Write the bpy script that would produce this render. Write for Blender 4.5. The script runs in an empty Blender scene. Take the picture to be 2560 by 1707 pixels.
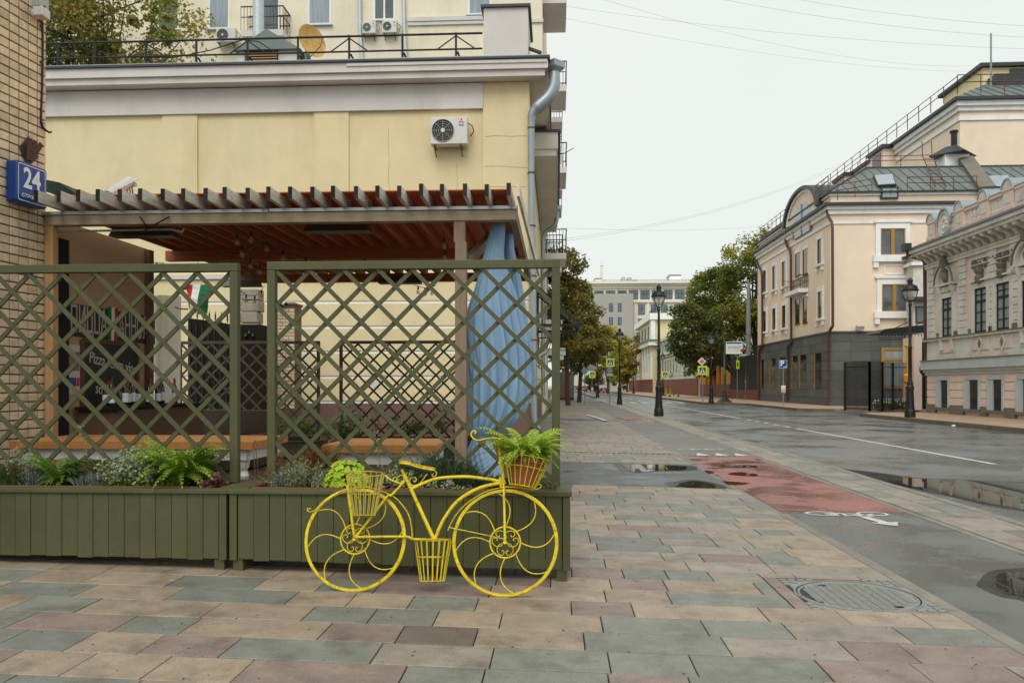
import bpy, math, random
from math import sin, cos, tan, pi, radians as RAD, atan2, sqrt
from mathutils import Vector as V, Matrix, noise as mnoise

random.seed(11)
SC = bpy.context.scene
COL = SC.collection

# ------------------------------------------------------------------ camera, sky, sun, exposure
YAW = math.atan(110 / 1991)          # the lens looks a little left of the street's direction (+Y)
EYE = 1.45
cam_d = bpy.data.cameras.new('camera')
cam = bpy.data.objects.new('camera', cam_d)
COL.objects.link(cam)
cam.location = (0, 0, EYE)
cam.rotation_euler = (pi / 2, 0, YAW)
cam_d.lens = 28
cam_d.sensor_width = 36
cam_d.shift_y = 109.5 / 2560
cam_d.clip_start = 0.1
cam_d.clip_end = 2500
SC.camera = cam

SUN_EL, SUN_AZ = RAD(52), RAD(190)   # high, veiled by cloud, behind the lens
world = bpy.data.worlds.new('World')
SC.world = world
world.use_nodes = True
wn, wl = world.node_tree.nodes, world.node_tree.links
wn.clear()
sky = wn.new('ShaderNodeTexSky')
sky.sky_type = 'NISHITA'
sky.sun_disc = False
sky.sun_elevation = SUN_EL
sky.sun_rotation = SUN_AZ
sky.air_density = 1.0
sky.dust_density = 4.0
sky.ozone_density = 1.0
hsv = wn.new('ShaderNodeHueSaturation')
hsv.inputs['Saturation'].default_value = 0.10
wl.new(sky.outputs[0], hsv.inputs['Color'])
wmix = wn.new('ShaderNodeMix')
wmix.data_type = 'RGBA'
wmix.inputs[0].default_value = 0.90          # cloud cover: an even pale veil over the sky
wl.new(hsv.outputs[0], wmix.inputs[6])
wtc = wn.new('ShaderNodeTexCoord')
wno = wn.new('ShaderNodeTexNoise')
wno.inputs['Scale'].default_value = 1.6
wno.inputs['Detail'].default_value = 4
wl.new(wtc.outputs['Generated'], wno.inputs['Vector'])
wramp = wn.new('ShaderNodeValToRGB')
wramp.color_ramp.elements[0].position = 0.25
wramp.color_ramp.elements[0].color = (8.15, 8.70, 8.35, 1)
wramp.color_ramp.elements[1].position = 0.75
wramp.color_ramp.elements[1].color = (8.85, 9.25, 8.98, 1)
wl.new(wno.outputs['Fac'], wramp.inputs['Fac'])
wl.new(wramp.outputs['Color'], wmix.inputs[7])
wbg = wn.new('ShaderNodeBackground')
wbg.inputs['Strength'].default_value = 0.10
wl.new(wmix.outputs[2], wbg.inputs['Color'])
wout = wn.new('ShaderNodeOutputWorld')
wl.new(wbg.outputs[0], wout.inputs[0])

sun_d = bpy.data.lights.new('sun', 'SUN')
sun_d.energy = 1.5
sun_d.angle = RAD(40)
sun_d.color = (1.0, 0.965, 0.91)
sun = bpy.data.objects.new('sun', sun_d)
COL.objects.link(sun)
sun.rotation_euler = (pi / 2 - SUN_EL, 0, pi - SUN_AZ + 0.0)

SC.view_settings.view_transform = 'Standard'
SC.view_settings.look = 'None'
SC.view_settings.exposure = 0.06
SC.view_settings.gamma = 1.0
SC.view_settings.use_curve_mapping = False
SC.cycles.use_denoising = True
SC.cycles.max_bounces = 5
SC.cycles.diffuse_bounces = 2
SC.cycles.glossy_bounces = 3
SC.cycles.transmission_bounces = 5
SC.cycles.transparent_max_bounces = 10
SC.cycles.caustics_reflective = False
SC.cycles.caustics_refractive = False

# ------------------------------------------------------------------ measuring: where a line of sight of the photograph meets a real plane
_f = V((-sin(YAW), cos(YAW), 0)); _r = V((cos(YAW), sin(YAW), 0)); _c = V((0, 0, EYE))
def _d(px, py): return _f + _r * ((px - 1280) / 1991) + V((0, 0, (963 - py) / 1991))
def gp(px, py, z=0.0):
    d = _d(px, py); return _c + d * ((z - EYE) / d.z)
def yp(px, py, Y):
    d = _d(px, py); return _c + d * (Y / d.y)
def xp(px, py, X):
    d = _d(px, py); return _c + d * (X / d.x)
def gz(x):                      # the left pavement falls towards the road
    return -0.02 * max(-9, min(2.72, x))
LANE_Z = -0.082
ROAD_Z = -0.105
RWALK_Z = 0.05

# ------------------------------------------------------------------ mesh helpers
class MB:
    def __init__(s): s.v = []; s.f = []; s.m = []; s.k = 0
    def _add(s, vs, fs):
        o = len(s.v); s.v += [tuple(p) for p in vs]
        for f in fs: s.f.append(tuple(o + i for i in f)); s.m.append(s.k)
    def box(s, x0, x1, y0, y1, z0, z1):
        s._add([(x0,y0,z0),(x1,y0,z0),(x1,y1,z0),(x0,y1,z0),(x0,y0,z1),(x1,y0,z1),(x1,y1,z1),(x0,y1,z1)],
               [(0,3,2,1),(4,5,6,7),(0,1,5,4),(1,2,6,5),(2,3,7,6),(3,0,4,7)]); return s
    def obox(s, c, a, b, d):        # centre and three half axes
        c, a, b, d = V(c), V(a), V(b), V(d)
        s._add([c-a-b-d,c+a-b-d,c+a+b-d,c-a+b-d,c-a-b+d,c+a-b+d,c+a+b+d,c-a+b+d],
               [(0,3,2,1),(4,5,6,7),(0,1,5,4),(1,2,6,5),(2,3,7,6),(3,0,4,7)]); return s
    def bar(s, p, q, w, h, up=(0,0,1)):
        p, q, up = V(p), V(q), V(up); t = (q-p); L = t.length; t.normalize()
        side = t.cross(up)
        if side.length < 1e-5: side = t.cross(V((1,0,0)))
        side.normalize(); u2 = side.cross(t)
        return s.obox((p+q)/2, t*(L/2), side*(w/2), u2*(h/2))
    def tube(s, pts, r, n=6, closed=False, cap=True):
        pts = [V(p) for p in pts]; N = len(pts)
        if not hasattr(r, '__len__'): r = [r]*N
        t0 = (pts[1]-pts[0]).normalized()
        ref = V((0,0,1)) if abs(t0.z) < .9 else V((1,0,0))
        nrm = t0.cross(ref).normalized(); vs = []; pt = t0
        for i in range(N):
            if closed: t = (pts[(i+1)%N]-pts[i-1])
            else: t = pts[min(i+1,N-1)]-pts[max(i-1,0)]
            if t.length < 1e-9: t = pt.copy()
            t.normalize()
            nrm = (nrm - t*nrm.dot(t))
            if nrm.length < 1e-6: nrm = t.orthogonal()
            nrm.normalize(); b = t.cross(nrm); pt = t
            for j in range(n):
                a = 2*pi*j/n; vs.append(pts[i] + (nrm*cos(a)+b*sin(a))*r[i])
        fs = []
        for i in range(N if closed else N-1):
            i2 = (i+1) % N
            for j in range(n):
                j2 = (j+1) % n; fs.append((i*n+j, i*n+j2, i2*n+j2, i2*n+j))
        if cap and not closed:
            fs.append(tuple(range(n-1,-1,-1))); fs.append(tuple((N-1)*n+j for j in range(n)))
        s._add(vs, fs); return s
    def lathe(s, prof, c=(0,0,0), n=16, ax=(0,0,1), cap=True, sx=1, sy=1):
        c = V(c); ax = V(ax).normalized()
        e1 = ax.orthogonal().normalized() if abs(ax.z) < .999 else V((1,0,0)); e2 = ax.cross(e1)
        vs = []
        for (r, z) in prof:
            for j in range(n):
                a = 2*pi*j/n; vs.append(c + ax*z + e1*(r*cos(a)*sx) + e2*(r*sin(a)*sy))
        fs = []
        for i in range(len(prof)-1):
            for j in range(n):
                j2 = (j+1) % n; fs.append((i*n+j, i*n+j2, (i+1)*n+j2, (i+1)*n+j))
        if cap:
            fs.append(tuple(range(n-1,-1,-1))); k = (len(prof)-1)*n; fs.append(tuple(k+j for j in range(n)))
        s._add(vs, fs); return s
    def prism(s, poly, d):          # closed outline of 3-D points pushed along d
        d = V(d); a = [V(p) for p in poly]; n = len(a)
        fs = [tuple(range(n-1,-1,-1)), tuple(n+i for i in range(n))]
        for i in range(n): j = (i+1) % n; fs.append((i, j, n+j, n+i))
        s._add(a + [p+d for p in a], fs); return s
    def poly(s, pts): s._add(pts, [tuple(range(len(pts)))]); return s
    def strip(s, A, B):             # ribbon between two rows of points
        n = len(A); s._add(list(A)+list(B), [(i, i+1, n+i+1, n+i) for i in range(n-1)]); return s
    def grid(s, rows, closed=False):
        m = len(rows[0]); vs = [p for r in rows for p in r]; fs = []
        for i in range(len(rows)-1):
            for j in range(m if closed else m-1):
                j2 = (j+1) % m; fs.append((i*m+j, i*m+j2, (i+1)*m+j2, (i+1)*m+j))
        s._add(vs, fs); return s
    def mesh(s, name, mats, smooth=False):
        me = bpy.data.meshes.new(name); me.from_pydata(s.v, [], s.f)
        if not isinstance(mats, (list, tuple)): mats = [mats]
        for m in mats: me.materials.append(MAT[m] if isinstance(m, str) else m)
        if len(mats) > 1: me.polygons.foreach_set('material_index', s.m)
        if smooth:
            me.polygons.foreach_set('use_smooth', [True]*len(me.polygons))
            try: me.set_sharp_from_angle(angle=RAD(40))
            except Exception: pass
        me.update(); return me
    def build(s, name, mats, parent=None, smooth=False, bevel=0, **tags):
        o = bpy.data.objects.new(name, s.mesh(name, mats, smooth)); COL.objects.link(o)
        put(o, parent)
        if bevel:
            b = o.modifiers.new('edge', 'BEVEL'); b.width = bevel; b.segments = 2; b.limit_method = 'ANGLE'; b.angle_limit = RAD(50)
        if tags: tag(o, **tags)
        return o
MAT = {}
def put(o, parent):
    if parent is not None:
        o.parent = parent
        M_ = Matrix.Identity(4); p = parent
        while p is not None: M_ = M_ @ Matrix.Identity(4); p = p.parent
        o.matrix_parent_inverse = wmat(parent).inverted()
def wmat(o):
    m = Matrix.LocRotScale(o.location, o.rotation_euler, o.scale)
    if o.parent is not None: m = wmat(o.parent) @ o.matrix_parent_inverse @ m
    return m
def tag(o, label=None, cat=None, group=None, kind=None):
    if label: o['label'] = label
    if cat: o['category'] = cat
    if group: o['group'] = group
    if kind: o['kind'] = kind
    return o
def thing(name, label, cat, loc=(0,0,0), group=None, rz=0):
    o = bpy.data.objects.new(name, None); COL.objects.link(o)
    o.location = loc; o.rotation_euler = (0,0,rz); o.empty_display_size = .2
    return tag(o, label, cat, group)
def inst(name, me, parent, loc=(0,0,0), rot=(0,0,0), sc=(1,1,1)):
    o = bpy.data.objects.new(name, me); COL.objects.link(o)
    o.location = loc; o.rotation_euler = rot; o.scale = sc; put(o, parent); return o
def copy_tree(o, parent=None):
    c = o.copy(); COL.objects.link(c)
    if parent is not None: c.parent = parent
    for ch in [x for x in o.children]: copy_tree(ch, c)
    return c
def structure(name, mb, mats, **k):
    return mb.build(name, mats, None, kind='structure', **k)
_textc = {}
def text(name, s, mat, parent, loc, rot, size, align='CENTER', sx=1.0, ext=0.002, bold=0.0):
    cu = bpy.data.curves.new('lettering', 'FONT'); cu.body = s; cu.size = size; cu.extrude = ext
    cu.align_x = align; cu.align_y = 'CENTER'; cu.offset = bold; cu.resolution_u = 3
    t = bpy.data.objects.new('lettering', cu); COL.objects.link(t)
    dg = bpy.context.evaluated_depsgraph_get()
    me = bpy.data.meshes.new_from_object(t.evaluated_get(dg))
    bpy.data.objects.remove(t); bpy.data.curves.remove(cu)
    me.materials.clear(); me.materials.append(MAT[mat])
    return inst(name, me, parent, loc, rot, (sx,1,1))
def arc(c, r, a0, a1, n, e1, e2):
    c, e1, e2 = V(c), V(e1), V(e2)
    return [c + e1*(r*cos(a0+(a1-a0)*i/n)) + e2*(r*sin(a0+(a1-a0)*i/n)) for i in range(n+1)]
def bez(p0, p1, p2, p3, n=10):
    p0,p1,p2,p3 = V(p0),V(p1),V(p2),V(p3); o = []
    for i in range(n+1):
        t = i/n; u = 1-t; o.append(p0*u**3 + p1*3*u*u*t + p2*3*u*t*t + p3*t**3)
    return o
def cat(pts, n=6):              # smooth curve through points
    P = [V(p) for p in pts]; P = [P[0]*2-P[1]] + P + [P[-1]*2-P[-2]]; o = []
    for i in range(1, len(P)-2):
        a,b,c,d = P[i-1],P[i],P[i+1],P[i+2]
        for k in range(n):
            t = k/n
            o.append(0.5*((2*b)+(c-a)*t+(2*a-5*b+4*c-d)*t*t+(3*b-a-3*c+d)*t**3))
    o.append(P[-2]); return o

# ------------------------------------------------------------------ materials
def _srgb(c): return tuple(((x/255)/12.92 if x/255 <= .04045 else ((x/255+.055)/1.055)**2.4) for x in c)
def M(name, col, rough=.75, var=.14, vs=2.5, st=(1,1,1), rnd=0.0, bump=0.0, bs=60, metal=0.0, dirt=None, dirt_s=1.2, dirt_amt=.5,
      spec=.5, trans=0, emit=None, alpha=None, coat=0, col2=None, c2pos=(.45,.62), det=6, fine=0, transl=0, tcol=None, dirt_st=(1,1,1)):
    m = bpy.data.materials.new(name); m.use_nodes = True; nt = m.node_tree; n, l = nt.nodes, nt.links
    b = n['Principled BSDF']; out = n['Material Output']
    col = tuple(col); b.inputs['Roughness'].default_value = rough; b.inputs['Metallic'].default_value = metal
    b.inputs['Specular IOR Level'].default_value = spec
    geo = n.new('ShaderNodeNewGeometry'); mp = n.new('ShaderNodeMapping'); mp.inputs['Scale'].default_value = st
    l.new(geo.outputs['Position'], mp.inputs['Vector'])
    oi = n.new('ShaderNodeObjectInfo')
    off = n.new('ShaderNodeVectorMath'); off.operation = 'SCALE'; off.inputs[0].default_value = (37, 91, 53)
    l.new(oi.outputs['Random'], off.inputs['Scale'])
    if rnd: l.new(off.outputs[0], mp.inputs['Location'])
    no = n.new('ShaderNodeTexNoise'); no.inputs['Scale'].default_value = vs; no.inputs['Detail'].default_value = det
    no.inputs['Roughness'].default_value = .62
    l.new(mp.outputs[0], no.inputs['Vector'])
    rp = n.new('ShaderNodeValToRGB'); e = rp.color_ramp.elements
    e[0].position, e[1].position = (.3, .72) if col2 is None else c2pos
    if col2 is None:
        e[0].color = tuple(x*(1-var) for x in col)+(1,); e[1].color = tuple(min(1, x*(1+var)) for x in col)+(1,)
    else: e[0].color = col+(1,); e[1].color = tuple(col2)+(1,)
    l.new(no.outputs['Fac'], rp.inputs['Fac']); c = rp.outputs['Color']
    if fine:
        nf = n.new('ShaderNodeTexNoise'); nf.inputs['Scale'].default_value = bs; nf.inputs['Detail'].default_value = 2
        l.new(geo.outputs['Position'], nf.inputs['Vector'])
        mr = n.new('ShaderNodeMapRange'); mr.inputs[1].default_value = .3; mr.inputs[2].default_value = .7
        mr.inputs[3].default_value = 1-fine; mr.inputs[4].default_value = 1+fine; l.new(nf.outputs['Fac'], mr.inputs[0])
        mx = n.new('ShaderNodeMix'); mx.data_type = 'RGBA'; mx.blend_type = 'MULTIPLY'; mx.inputs[0].default_value = 1
        l.new(c, mx.inputs[6]); l.new(mr.outputs[0], mx.inputs[7]); c = mx.outputs[2]
    if rnd:
        mr = n.new('ShaderNodeMapRange'); mr.inputs[3].default_value = 1-rnd; mr.inputs[4].default_value = 1+rnd
        l.new(oi.outputs['Random'], mr.inputs[0])
        mx = n.new('ShaderNodeMix'); mx.data_type = 'RGBA'; mx.blend_type = 'MULTIPLY'; mx.inputs[0].default_value = 1
        l.new(c, mx.inputs[6]); l.new(mr.outputs[0], mx.inputs[7]); c = mx.outputs[2]
    if dirt is not None:
        mp2 = n.new('ShaderNodeMapping'); mp2.inputs['Scale'].default_value = dirt_st; l.new(geo.outputs['Position'], mp2.inputs['Vector'])
        nd = n.new('ShaderNodeTexNoise'); nd.inputs['Scale'].default_value = dirt_s; nd.inputs['Detail'].default_value = 8; nd.inputs['Roughness'].default_value = .68
        l.new(mp2.outputs[0], nd.inputs['Vector'])
        rd = n.new('ShaderNodeValToRGB'); rd.color_ramp.elements[0].position = .5; rd.color_ramp.elements[1].position = .74
        rd.color_ramp.elements[0].color = (0,0,0,1); rd.color_ramp.elements[1].color = (dirt_amt,)*3+(1,)
        l.new(nd.outputs['Fac'], rd.inputs['Fac'])
        mx = n.new('ShaderNodeMix'); mx.data_type = 'RGBA'; l.new(rd.outputs['Color'], mx.inputs[0])
        l.new(c, mx.inputs[6]); mx.inputs[7].default_value = tuple(dirt)+(1,); c = mx.outputs[2]
    l.new(c, b.inputs['Base Color'])
    if bump:
        nb = n.new('ShaderNodeTexNoise'); nb.inputs['Scale'].default_value = bs; nb.inputs['Detail'].default_value = 5
        l.new(mp.outputs[0] if st != (1,1,1) else geo.outputs['Position'], nb.inputs['Vector'])
        bp = n.new('ShaderNodeBump'); bp.inputs['Strength'].default_value = bump; bp.inputs['Distance'].default_value = .01
        l.new(nb.outputs['Fac'], bp.inputs['Height']); l.new(bp.outputs[0], b.inputs['Normal'])
    if trans: b.inputs['Transmission Weight'].default_value = trans; b.inputs['IOR'].default_value = 1.45
    if emit: b.inputs['Emission Color'].default_value = tuple(emit[:3])+(1,); b.inputs['Emission Strength'].default_value = emit[3]
    if coat: b.inputs['Coat Weight'].default_value = coat; b.inputs['Coat Roughness'].default_value = .15
    if alpha is not None: b.inputs['Alpha'].default_value = alpha
    if transl:
        tr = n.new('ShaderNodeBsdfTranslucent'); ms = n.new('ShaderNodeMixShader'); ms.inputs[0].default_value = transl
        if tcol: tr.inputs['Color'].default_value = tuple(tcol)+(1,)
        else: l.new(c, tr.inputs['Color'])
        l.new(b.outputs[0], ms.inputs[1]); l.new(tr.outputs[0], ms.inputs[2]); l.new(ms.outputs[0], out.inputs['Surface'])
    MAT[name] = m; return m
def S(name, rgb, **k): return M(name, _srgb(rgb), **k)

# ground
for nm, c in (('paver_tan',(158,141,122)),('paver_red',(140,122,113)),('paver_grey',(126,127,117)),('paver_dun',(147,137,124)),('paver_dark',(108,98,88))):
    S(nm, c, rough=.52, var=.2, vs=4.5, rnd=.09, bump=.3, bs=140, fine=.22, dirt=_srgb((96,86,76)), dirt_s=3.0, dirt_amt=.85)
S('bedding', (58,54,49), rough=.9, fine=.3, bs=90)
S('kerb_stone', (134,128,117), rough=.7, var=.14, vs=4, rnd=.08, bump=.3, bs=120, fine=.15, dirt=_srgb((74,66,56)), dirt_s=1.7, dirt_amt=.6)
S('kerb_dirty', (118,106,88), rough=.8, var=.2, vs=3, bump=.3, bs=90, fine=.15, dirt=_srgb((64,56,44)), dirt_s=1.2, dirt_amt=.7)
def asphalt(name, col, dry, wet, scale, lo, hi, rdry=.8, rwet=.22, grain=.28):
    m = bpy.data.materials.new(name); m.use_nodes = True; nt = m.node_tree; n, l = nt.nodes, nt.links; b = n['Principled BSDF']
    geo = n.new('ShaderNodeNewGeometry')
    no = n.new('ShaderNodeTexNoise'); no.inputs['Scale'].default_value = scale; no.inputs['Detail'].default_value = 8; no.inputs['Roughness'].default_value = .6
    l.new(geo.outputs['Position'], no.inputs['Vector'])
    rp = n.new('ShaderNodeValToRGB'); rp.color_ramp.elements[0].position = lo; rp.color_ramp.elements[1].position = hi
    l.new(no.outputs['Fac'], rp.inputs['Fac'])
    mx = n.new('ShaderNodeMix'); mx.data_type = 'RGBA'; l.new(rp.outputs['Color'], mx.inputs[0])
    mx.inputs[6].default_value = tuple(x*dry for x in col)+(1,); mx.inputs[7].default_value = tuple(x*wet for x in col)+(1,)
    ng = n.new('ShaderNodeTexNoise'); ng.inputs['Scale'].default_value = 170; ng.inputs['Detail'].default_value = 3
    l.new(geo.outputs['Position'], ng.inputs['Vector'])
    mr = n.new('ShaderNodeMapRange'); mr.inputs[1].default_value = .3; mr.inputs[2].default_value = .7; mr.inputs[3].default_value = 1-grain; mr.inputs[4].default_value = 1+grain
    l.new(ng.outputs['Fac'], mr.inputs[0])
    m2 = n.new('ShaderNodeMix'); m2.data_type = 'RGBA'; m2.blend_type = 'MULTIPLY'; m2.inputs[0].default_value = 1
    l.new(mx.outputs[2], m2.inputs[6]); l.new(mr.outputs[0], m2.inputs[7])
    nl = n.new('ShaderNodeTexNoise'); nl.inputs['Scale'].default_value = .35; nl.inputs['Detail'].default_value = 5; l.new(geo.outputs['Position'], nl.inputs['Vector'])
    mr3 = n.new('ShaderNodeMapRange'); mr3.inputs[1].default_value = .3; mr3.inputs[2].default_value = .7; mr3.inputs[3].default_value = .85; mr3.inputs[4].default_value = 1.15
    l.new(nl.outputs['Fac'], mr3.inputs[0])
    m3 = n.new('ShaderNodeMix'); m3.data_type = 'RGBA'; m3.blend_type = 'MULTIPLY'; m3.inputs[0].default_value = 1
    l.new(m2.outputs[2], m3.inputs[6]); l.new(mr3.outputs[0], m3.inputs[7])
    l.new(m3.outputs[2], b.inputs['Base Color'])
    mr2 = n.new('ShaderNodeMapRange'); mr2.inputs[3].default_value = rdry; mr2.inputs[4].default_value = rwet; l.new(rp.outputs['Color'], mr2.inputs[0]); l.new(mr2.outputs[0], b.inputs['Roughness'])
    bp = n.new('ShaderNodeBump'); bp.inputs['Distance'].default_value = .01
    mr4 = n.new('ShaderNodeMapRange'); mr4.inputs[3].default_value = .35; mr4.inputs[4].default_value = .08; l.new(rp.outputs['Color'], mr4.inputs[0]); l.new(mr4.outputs[0], bp.inputs['Strength'])
    l.new(ng.outputs['Fac'], bp.inputs['Height']); l.new(bp.outputs[0], b.inputs['Normal'])
    MAT[name] = m
asphalt('road_asphalt', (.175,.177,.180), 1.0, .66, .45, .38, .62, .44, .17)
asphalt('lane_asphalt', (.165,.166,.158), 1.0, .60, .7, .40, .55, .7, .18)
asphalt('strip_asphalt', (.11,.113,.115), 1.0, .6, .8, .40, .6, .6, .22)
asphalt('red_asphalt', (.33,.115,.10), 1.0, .60, 1.1, .40, .56, .5, .10, grain=.12)
asphalt('far_lane_asphalt', (.20,.195,.18), 1.0, .85, .5, .5, .7, .75, .4)
def water(name):
    m = bpy.data.materials.new(name); m.use_nodes = True; nt = m.node_tree; n, l = nt.nodes, nt.links; b = n['Principled BSDF']
    b.inputs['Base Color'].default_value = (.030,.030,.028,1); b.inputs['Roughness'].default_value = .015; b.inputs['IOR'].default_value = 1.33
    b.inputs['Specular IOR Level'].default_value = .8
    MAT[name] = m
water('puddle_water')
S('wet_red', (96,44,38), rough=.04, var=.15, vs=3, spec=.7)
S('damp', (44,44,43), rough=.16, var=.2, vs=6, alpha=.5)
S('white_marking', (200,200,192), rough=.6, var=.08, fine=.12, bs=60, dirt=_srgb((128,128,124)), dirt_s=9, dirt_amt=.75)
S('cast_iron', (140,140,135), rough=.55, var=.12, vs=14, metal=.15, bump=.2, bs=150, fine=.12)
# joinery
S('green_paint', (80,81,49), rough=.58, var=.10, vs=5, rnd=.07, st=(1,1,.35), bump=.18, bs=55, fine=.05, dirt=_srgb((100,98,66)), dirt_s=3, dirt_amt=.35)
S('green_dark', (66,64,44), rough=.62, var=.1, vs=5, rnd=.06)
S('bare_wood', (126,98,70), rough=.8, st=(1,1,.2), vs=30, var=.2)
S('larch_grey', (214,206,192), rough=.82, var=.22, vs=10, st=(4,.35,4), rnd=.14, bump=.3, bs=40, dirt=_srgb((96,90,80)), dirt_s=5, dirt_amt=.6, dirt_st=(3,.5,3))
S('beam_grey', (172,154,132), rough=.8, var=.16, vs=10, st=(.35,4,4), rnd=.06, bump=.2, bs=40, dirt=_srgb((98,84,66)), dirt_s=2, dirt_amt=.6)
S('end_grain', (40,36,32), rough=.9, var=.4, vs=30, rnd=.5)
S('pine_post', (196,152,106), rough=.7, var=.16, vs=10, st=(3,3,.25), bump=.1)
S('post_grey', (148,126,106), rough=.8, var=.14, vs=10, st=(4,4,.3), bump=.2)
S('roof_orange', (204,116,62), rough=.55, var=.2, vs=2, rnd=.16, st=(2,.3,2), transl=.18, tcol=_srgb((200,110,60)))
S('stain_glow_wood', (172,98,54), rough=.6, var=.2, vs=6, st=(.5,3,3), rnd=.1)  # orange-brown stain, with the glow through the orange roof put into the colour
S('table_wood', (188,128,70), rough=.45, var=.18, vs=7, st=(.4,5,3), rnd=.12, bump=.1, dirt=_srgb((120,66,28)), dirt_s=3, dirt_amt=.5, dirt_st=(.5,4,2))
S('white_paint', (226,224,216), rough=.55, var=.05, vs=3, dirt=_srgb((176,172,160)), dirt_s=2, dirt_amt=.4)
S('wicker', (76,60,48), rough=.7, var=.35, vs=70, st=(1,1,2.6), bump=.9, bs=90, rnd=.1)
S('terracotta', (142,76,54), rough=.7, var=.1, rnd=.06)
S('pot_brown', (150,84,58), rough=.55, var=.12, vs=6)
S('soil', (34,28,24), rough=.95, var=.4, vs=40, bump=1, bs=60)
S('yellow_paint', (228,204,20), rough=.42, var=.12, vs=8, rnd=.05, bump=.12, bs=110, dirt=_srgb((120,82,40)), dirt_s=24, dirt_amt=.85, spec=.5)
S('yellow_rusty', (196,176,70), rough=.6, var=.2, vs=18, dirt=_srgb((122,84,52)), dirt_s=14, dirt_amt=.9)
S('dark_saddle', (44,44,26), rough=.7)
S('curtain_blue', (148,182,210), rough=.85, var=.10, vs=3, bump=.12, bs=200, transl=.2)
S('brick_yellow', (224,202,168), rough=.72, var=.13, vs=9, rnd=.14, bump=.3, bs=120, fine=.08, dirt=_srgb((150,118,84)), dirt_s=7, dirt_amt=.5)
S('mortar', (112,94,72), rough=.95, var=.25, vs=16, bump=.6, bs=90)
S('sign_blue', (24,66,140), rough=.28, var=.04, spec=.5)
S('sign_white', (232,234,232), rough=.4, var=.03)
S('black_metal', (30,31,32), rough=.45, var=.2, vs=12, metal=.2)
S('brown_metal', (84,58,48), rough=.5, var=.1, vs=6)
S('rust_rail', (104,66,56), rough=.7, var=.2, vs=6)
S('dark_gate', (34,26,23), rough=.8, var=.15, vs=5, spec=.15)
S('zinc', (158,168,172), rough=.38, var=.12, vs=3, metal=.55, dirt=_srgb((120,128,130)), dirt_s=3, dirt_amt=.5)
S('zinc_pale', (196,204,206), rough=.35, var=.08, vs=6, metal=.35)
S('steel', (178,182,184), rough=.3, metal=.8, var=.08)
S('glass_dark', (34,38,40), rough=.06, var=.25, vs=.8, spec=.7)
S('glass_grey', (90,98,101), rough=.08, var=.35, vs=1.1, spec=.8)
S('glass_pale', (150,160,168), rough=.10, var=.25, vs=1.4, st=(6,6,.4), spec=.8)
S('glass_curtain', (150,160,160), rough=.14, var=.3, vs=4, st=(9,9,.25), spec=.7)
m_ = M('clear_glass', (1,1,1), rough=.02, var=0, trans=1.0)
MAT['clear_glass'].node_tree.nodes['Principled BSDF'].inputs['IOR'].default_value = 1.05
S('lamp_glass', (214,218,214), rough=.08, var=.04, alpha=.45, spec=.7)
# plaster and stone
S('plaster_yellow', (230,214,170), rough=.88, var=.05, vs=1.3, bump=.10, bs=110, fine=.03, dirt=_srgb((206,188,140)), dirt_s=.8, dirt_amt=.5, dirt_st=(1.3,1.3,.45))
S('plaster_cream', (238,228,204), rough=.9, var=.05, vs=1.0, bump=.08, bs=70, dirt=_srgb((206,194,164)), dirt_s=.7, dirt_amt=.5, dirt_st=(1,1,.35))
S('plaster_white', (216,211,204), rough=.88, var=.05, vs=1.2, bump=.08, bs=80, dirt=_srgb((176,170,162)), dirt_s=.8, dirt_amt=.45, dirt_st=(1,1,.4))
S('plaster_inside', (184,154,116), rough=.85, var=.06, vs=2)
S('white_sheet', (244,242,228), rough=.7, var=.05, vs=1.5, transl=.5)
S('sign_white_shaded', (186,176,160), rough=.6)  # white sign letters, dimmed: the terrace shade is put into their colour
S('brown_wood', (92,66,46), rough=.7, var=.2, vs=6, st=(3,3,.4))
S('crack_line', (204,186,140), rough=.9)
S('grit', (74,66,56), rough=.9)
S('granite_brown', (116,88,76), rough=.6, var=.2, vs=60, fine=.25, bs=120)
S('granite_dark', (94,96,95), rough=.55, var=.12, vs=2, rnd=.2, fine=.14, bs=40, dirt=_srgb((64,66,68)), dirt_s=.8, dirt_amt=.5)
S('plinth_stone', (120,114,100), rough=.75, var=.16, vs=3, rnd=.1, dirt=_srgb((78,74,64)), dirt_s=1.2, dirt_amt=.5)
S('peach', (246,224,200), rough=.88, var=.04, vs=.8, bump=.05, bs=30, dirt=_srgb((226,196,166)), dirt_s=.5, dirt_amt=.4, dirt_st=(1,1,.4))
S('pink', (236,212,199), rough=.88, var=.05, vs=.9, dirt=_srgb((196,160,142)), dirt_s=.9, dirt_amt=.4, dirt_st=(1,1,.4))
S('stucco_grey', (222,219,208), rough=.85, var=.07, vs=1.5, dirt=_srgb((150,146,132)), dirt_s=1.1, dirt_amt=.6, dirt_st=(1,1,.5))
S('trim_white', (246,246,243), rough=.8, var=.04, vs=1.5, dirt=_srgb((196,196,190)), dirt_s=1.1, dirt_amt=.4, dirt_st=(1,1,.4))
S('stone_blue', (190,198,200), rough=.8, var=.06, vs=1.5, dirt=_srgb((150,156,158)), dirt_s=1.1, dirt_amt=.4)
S('roof_green', (114,121,117), rough=.5, var=.16, vs=.9, metal=.25, rnd=.08, dirt=_srgb((80,92,88)), dirt_s=.7, dirt_amt=.6)
S('roof_dark', (58,62,62), rough=.5, var=.15, vs=2, metal=.2)
S('amber_frame', (176,130,58), rough=.5, var=.1, rnd=.05)
S('violet_frame', (160,160,190), rough=.6)
S('amber_wall', (206,138,62), rough=.8, var=.08)
S('granite_red', (126,70,56), rough=.6, var=.12, vs=3)
S('gas_yellow', (226,166,40), rough=.5, var=.08)
S('hedge_black', (26,28,30), rough=.6)
S('lemon', (236,222,176), rough=.85, var=.05)
S('pale_green', (196,206,180), rough=.85, var=.06, vs=.5)
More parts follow.
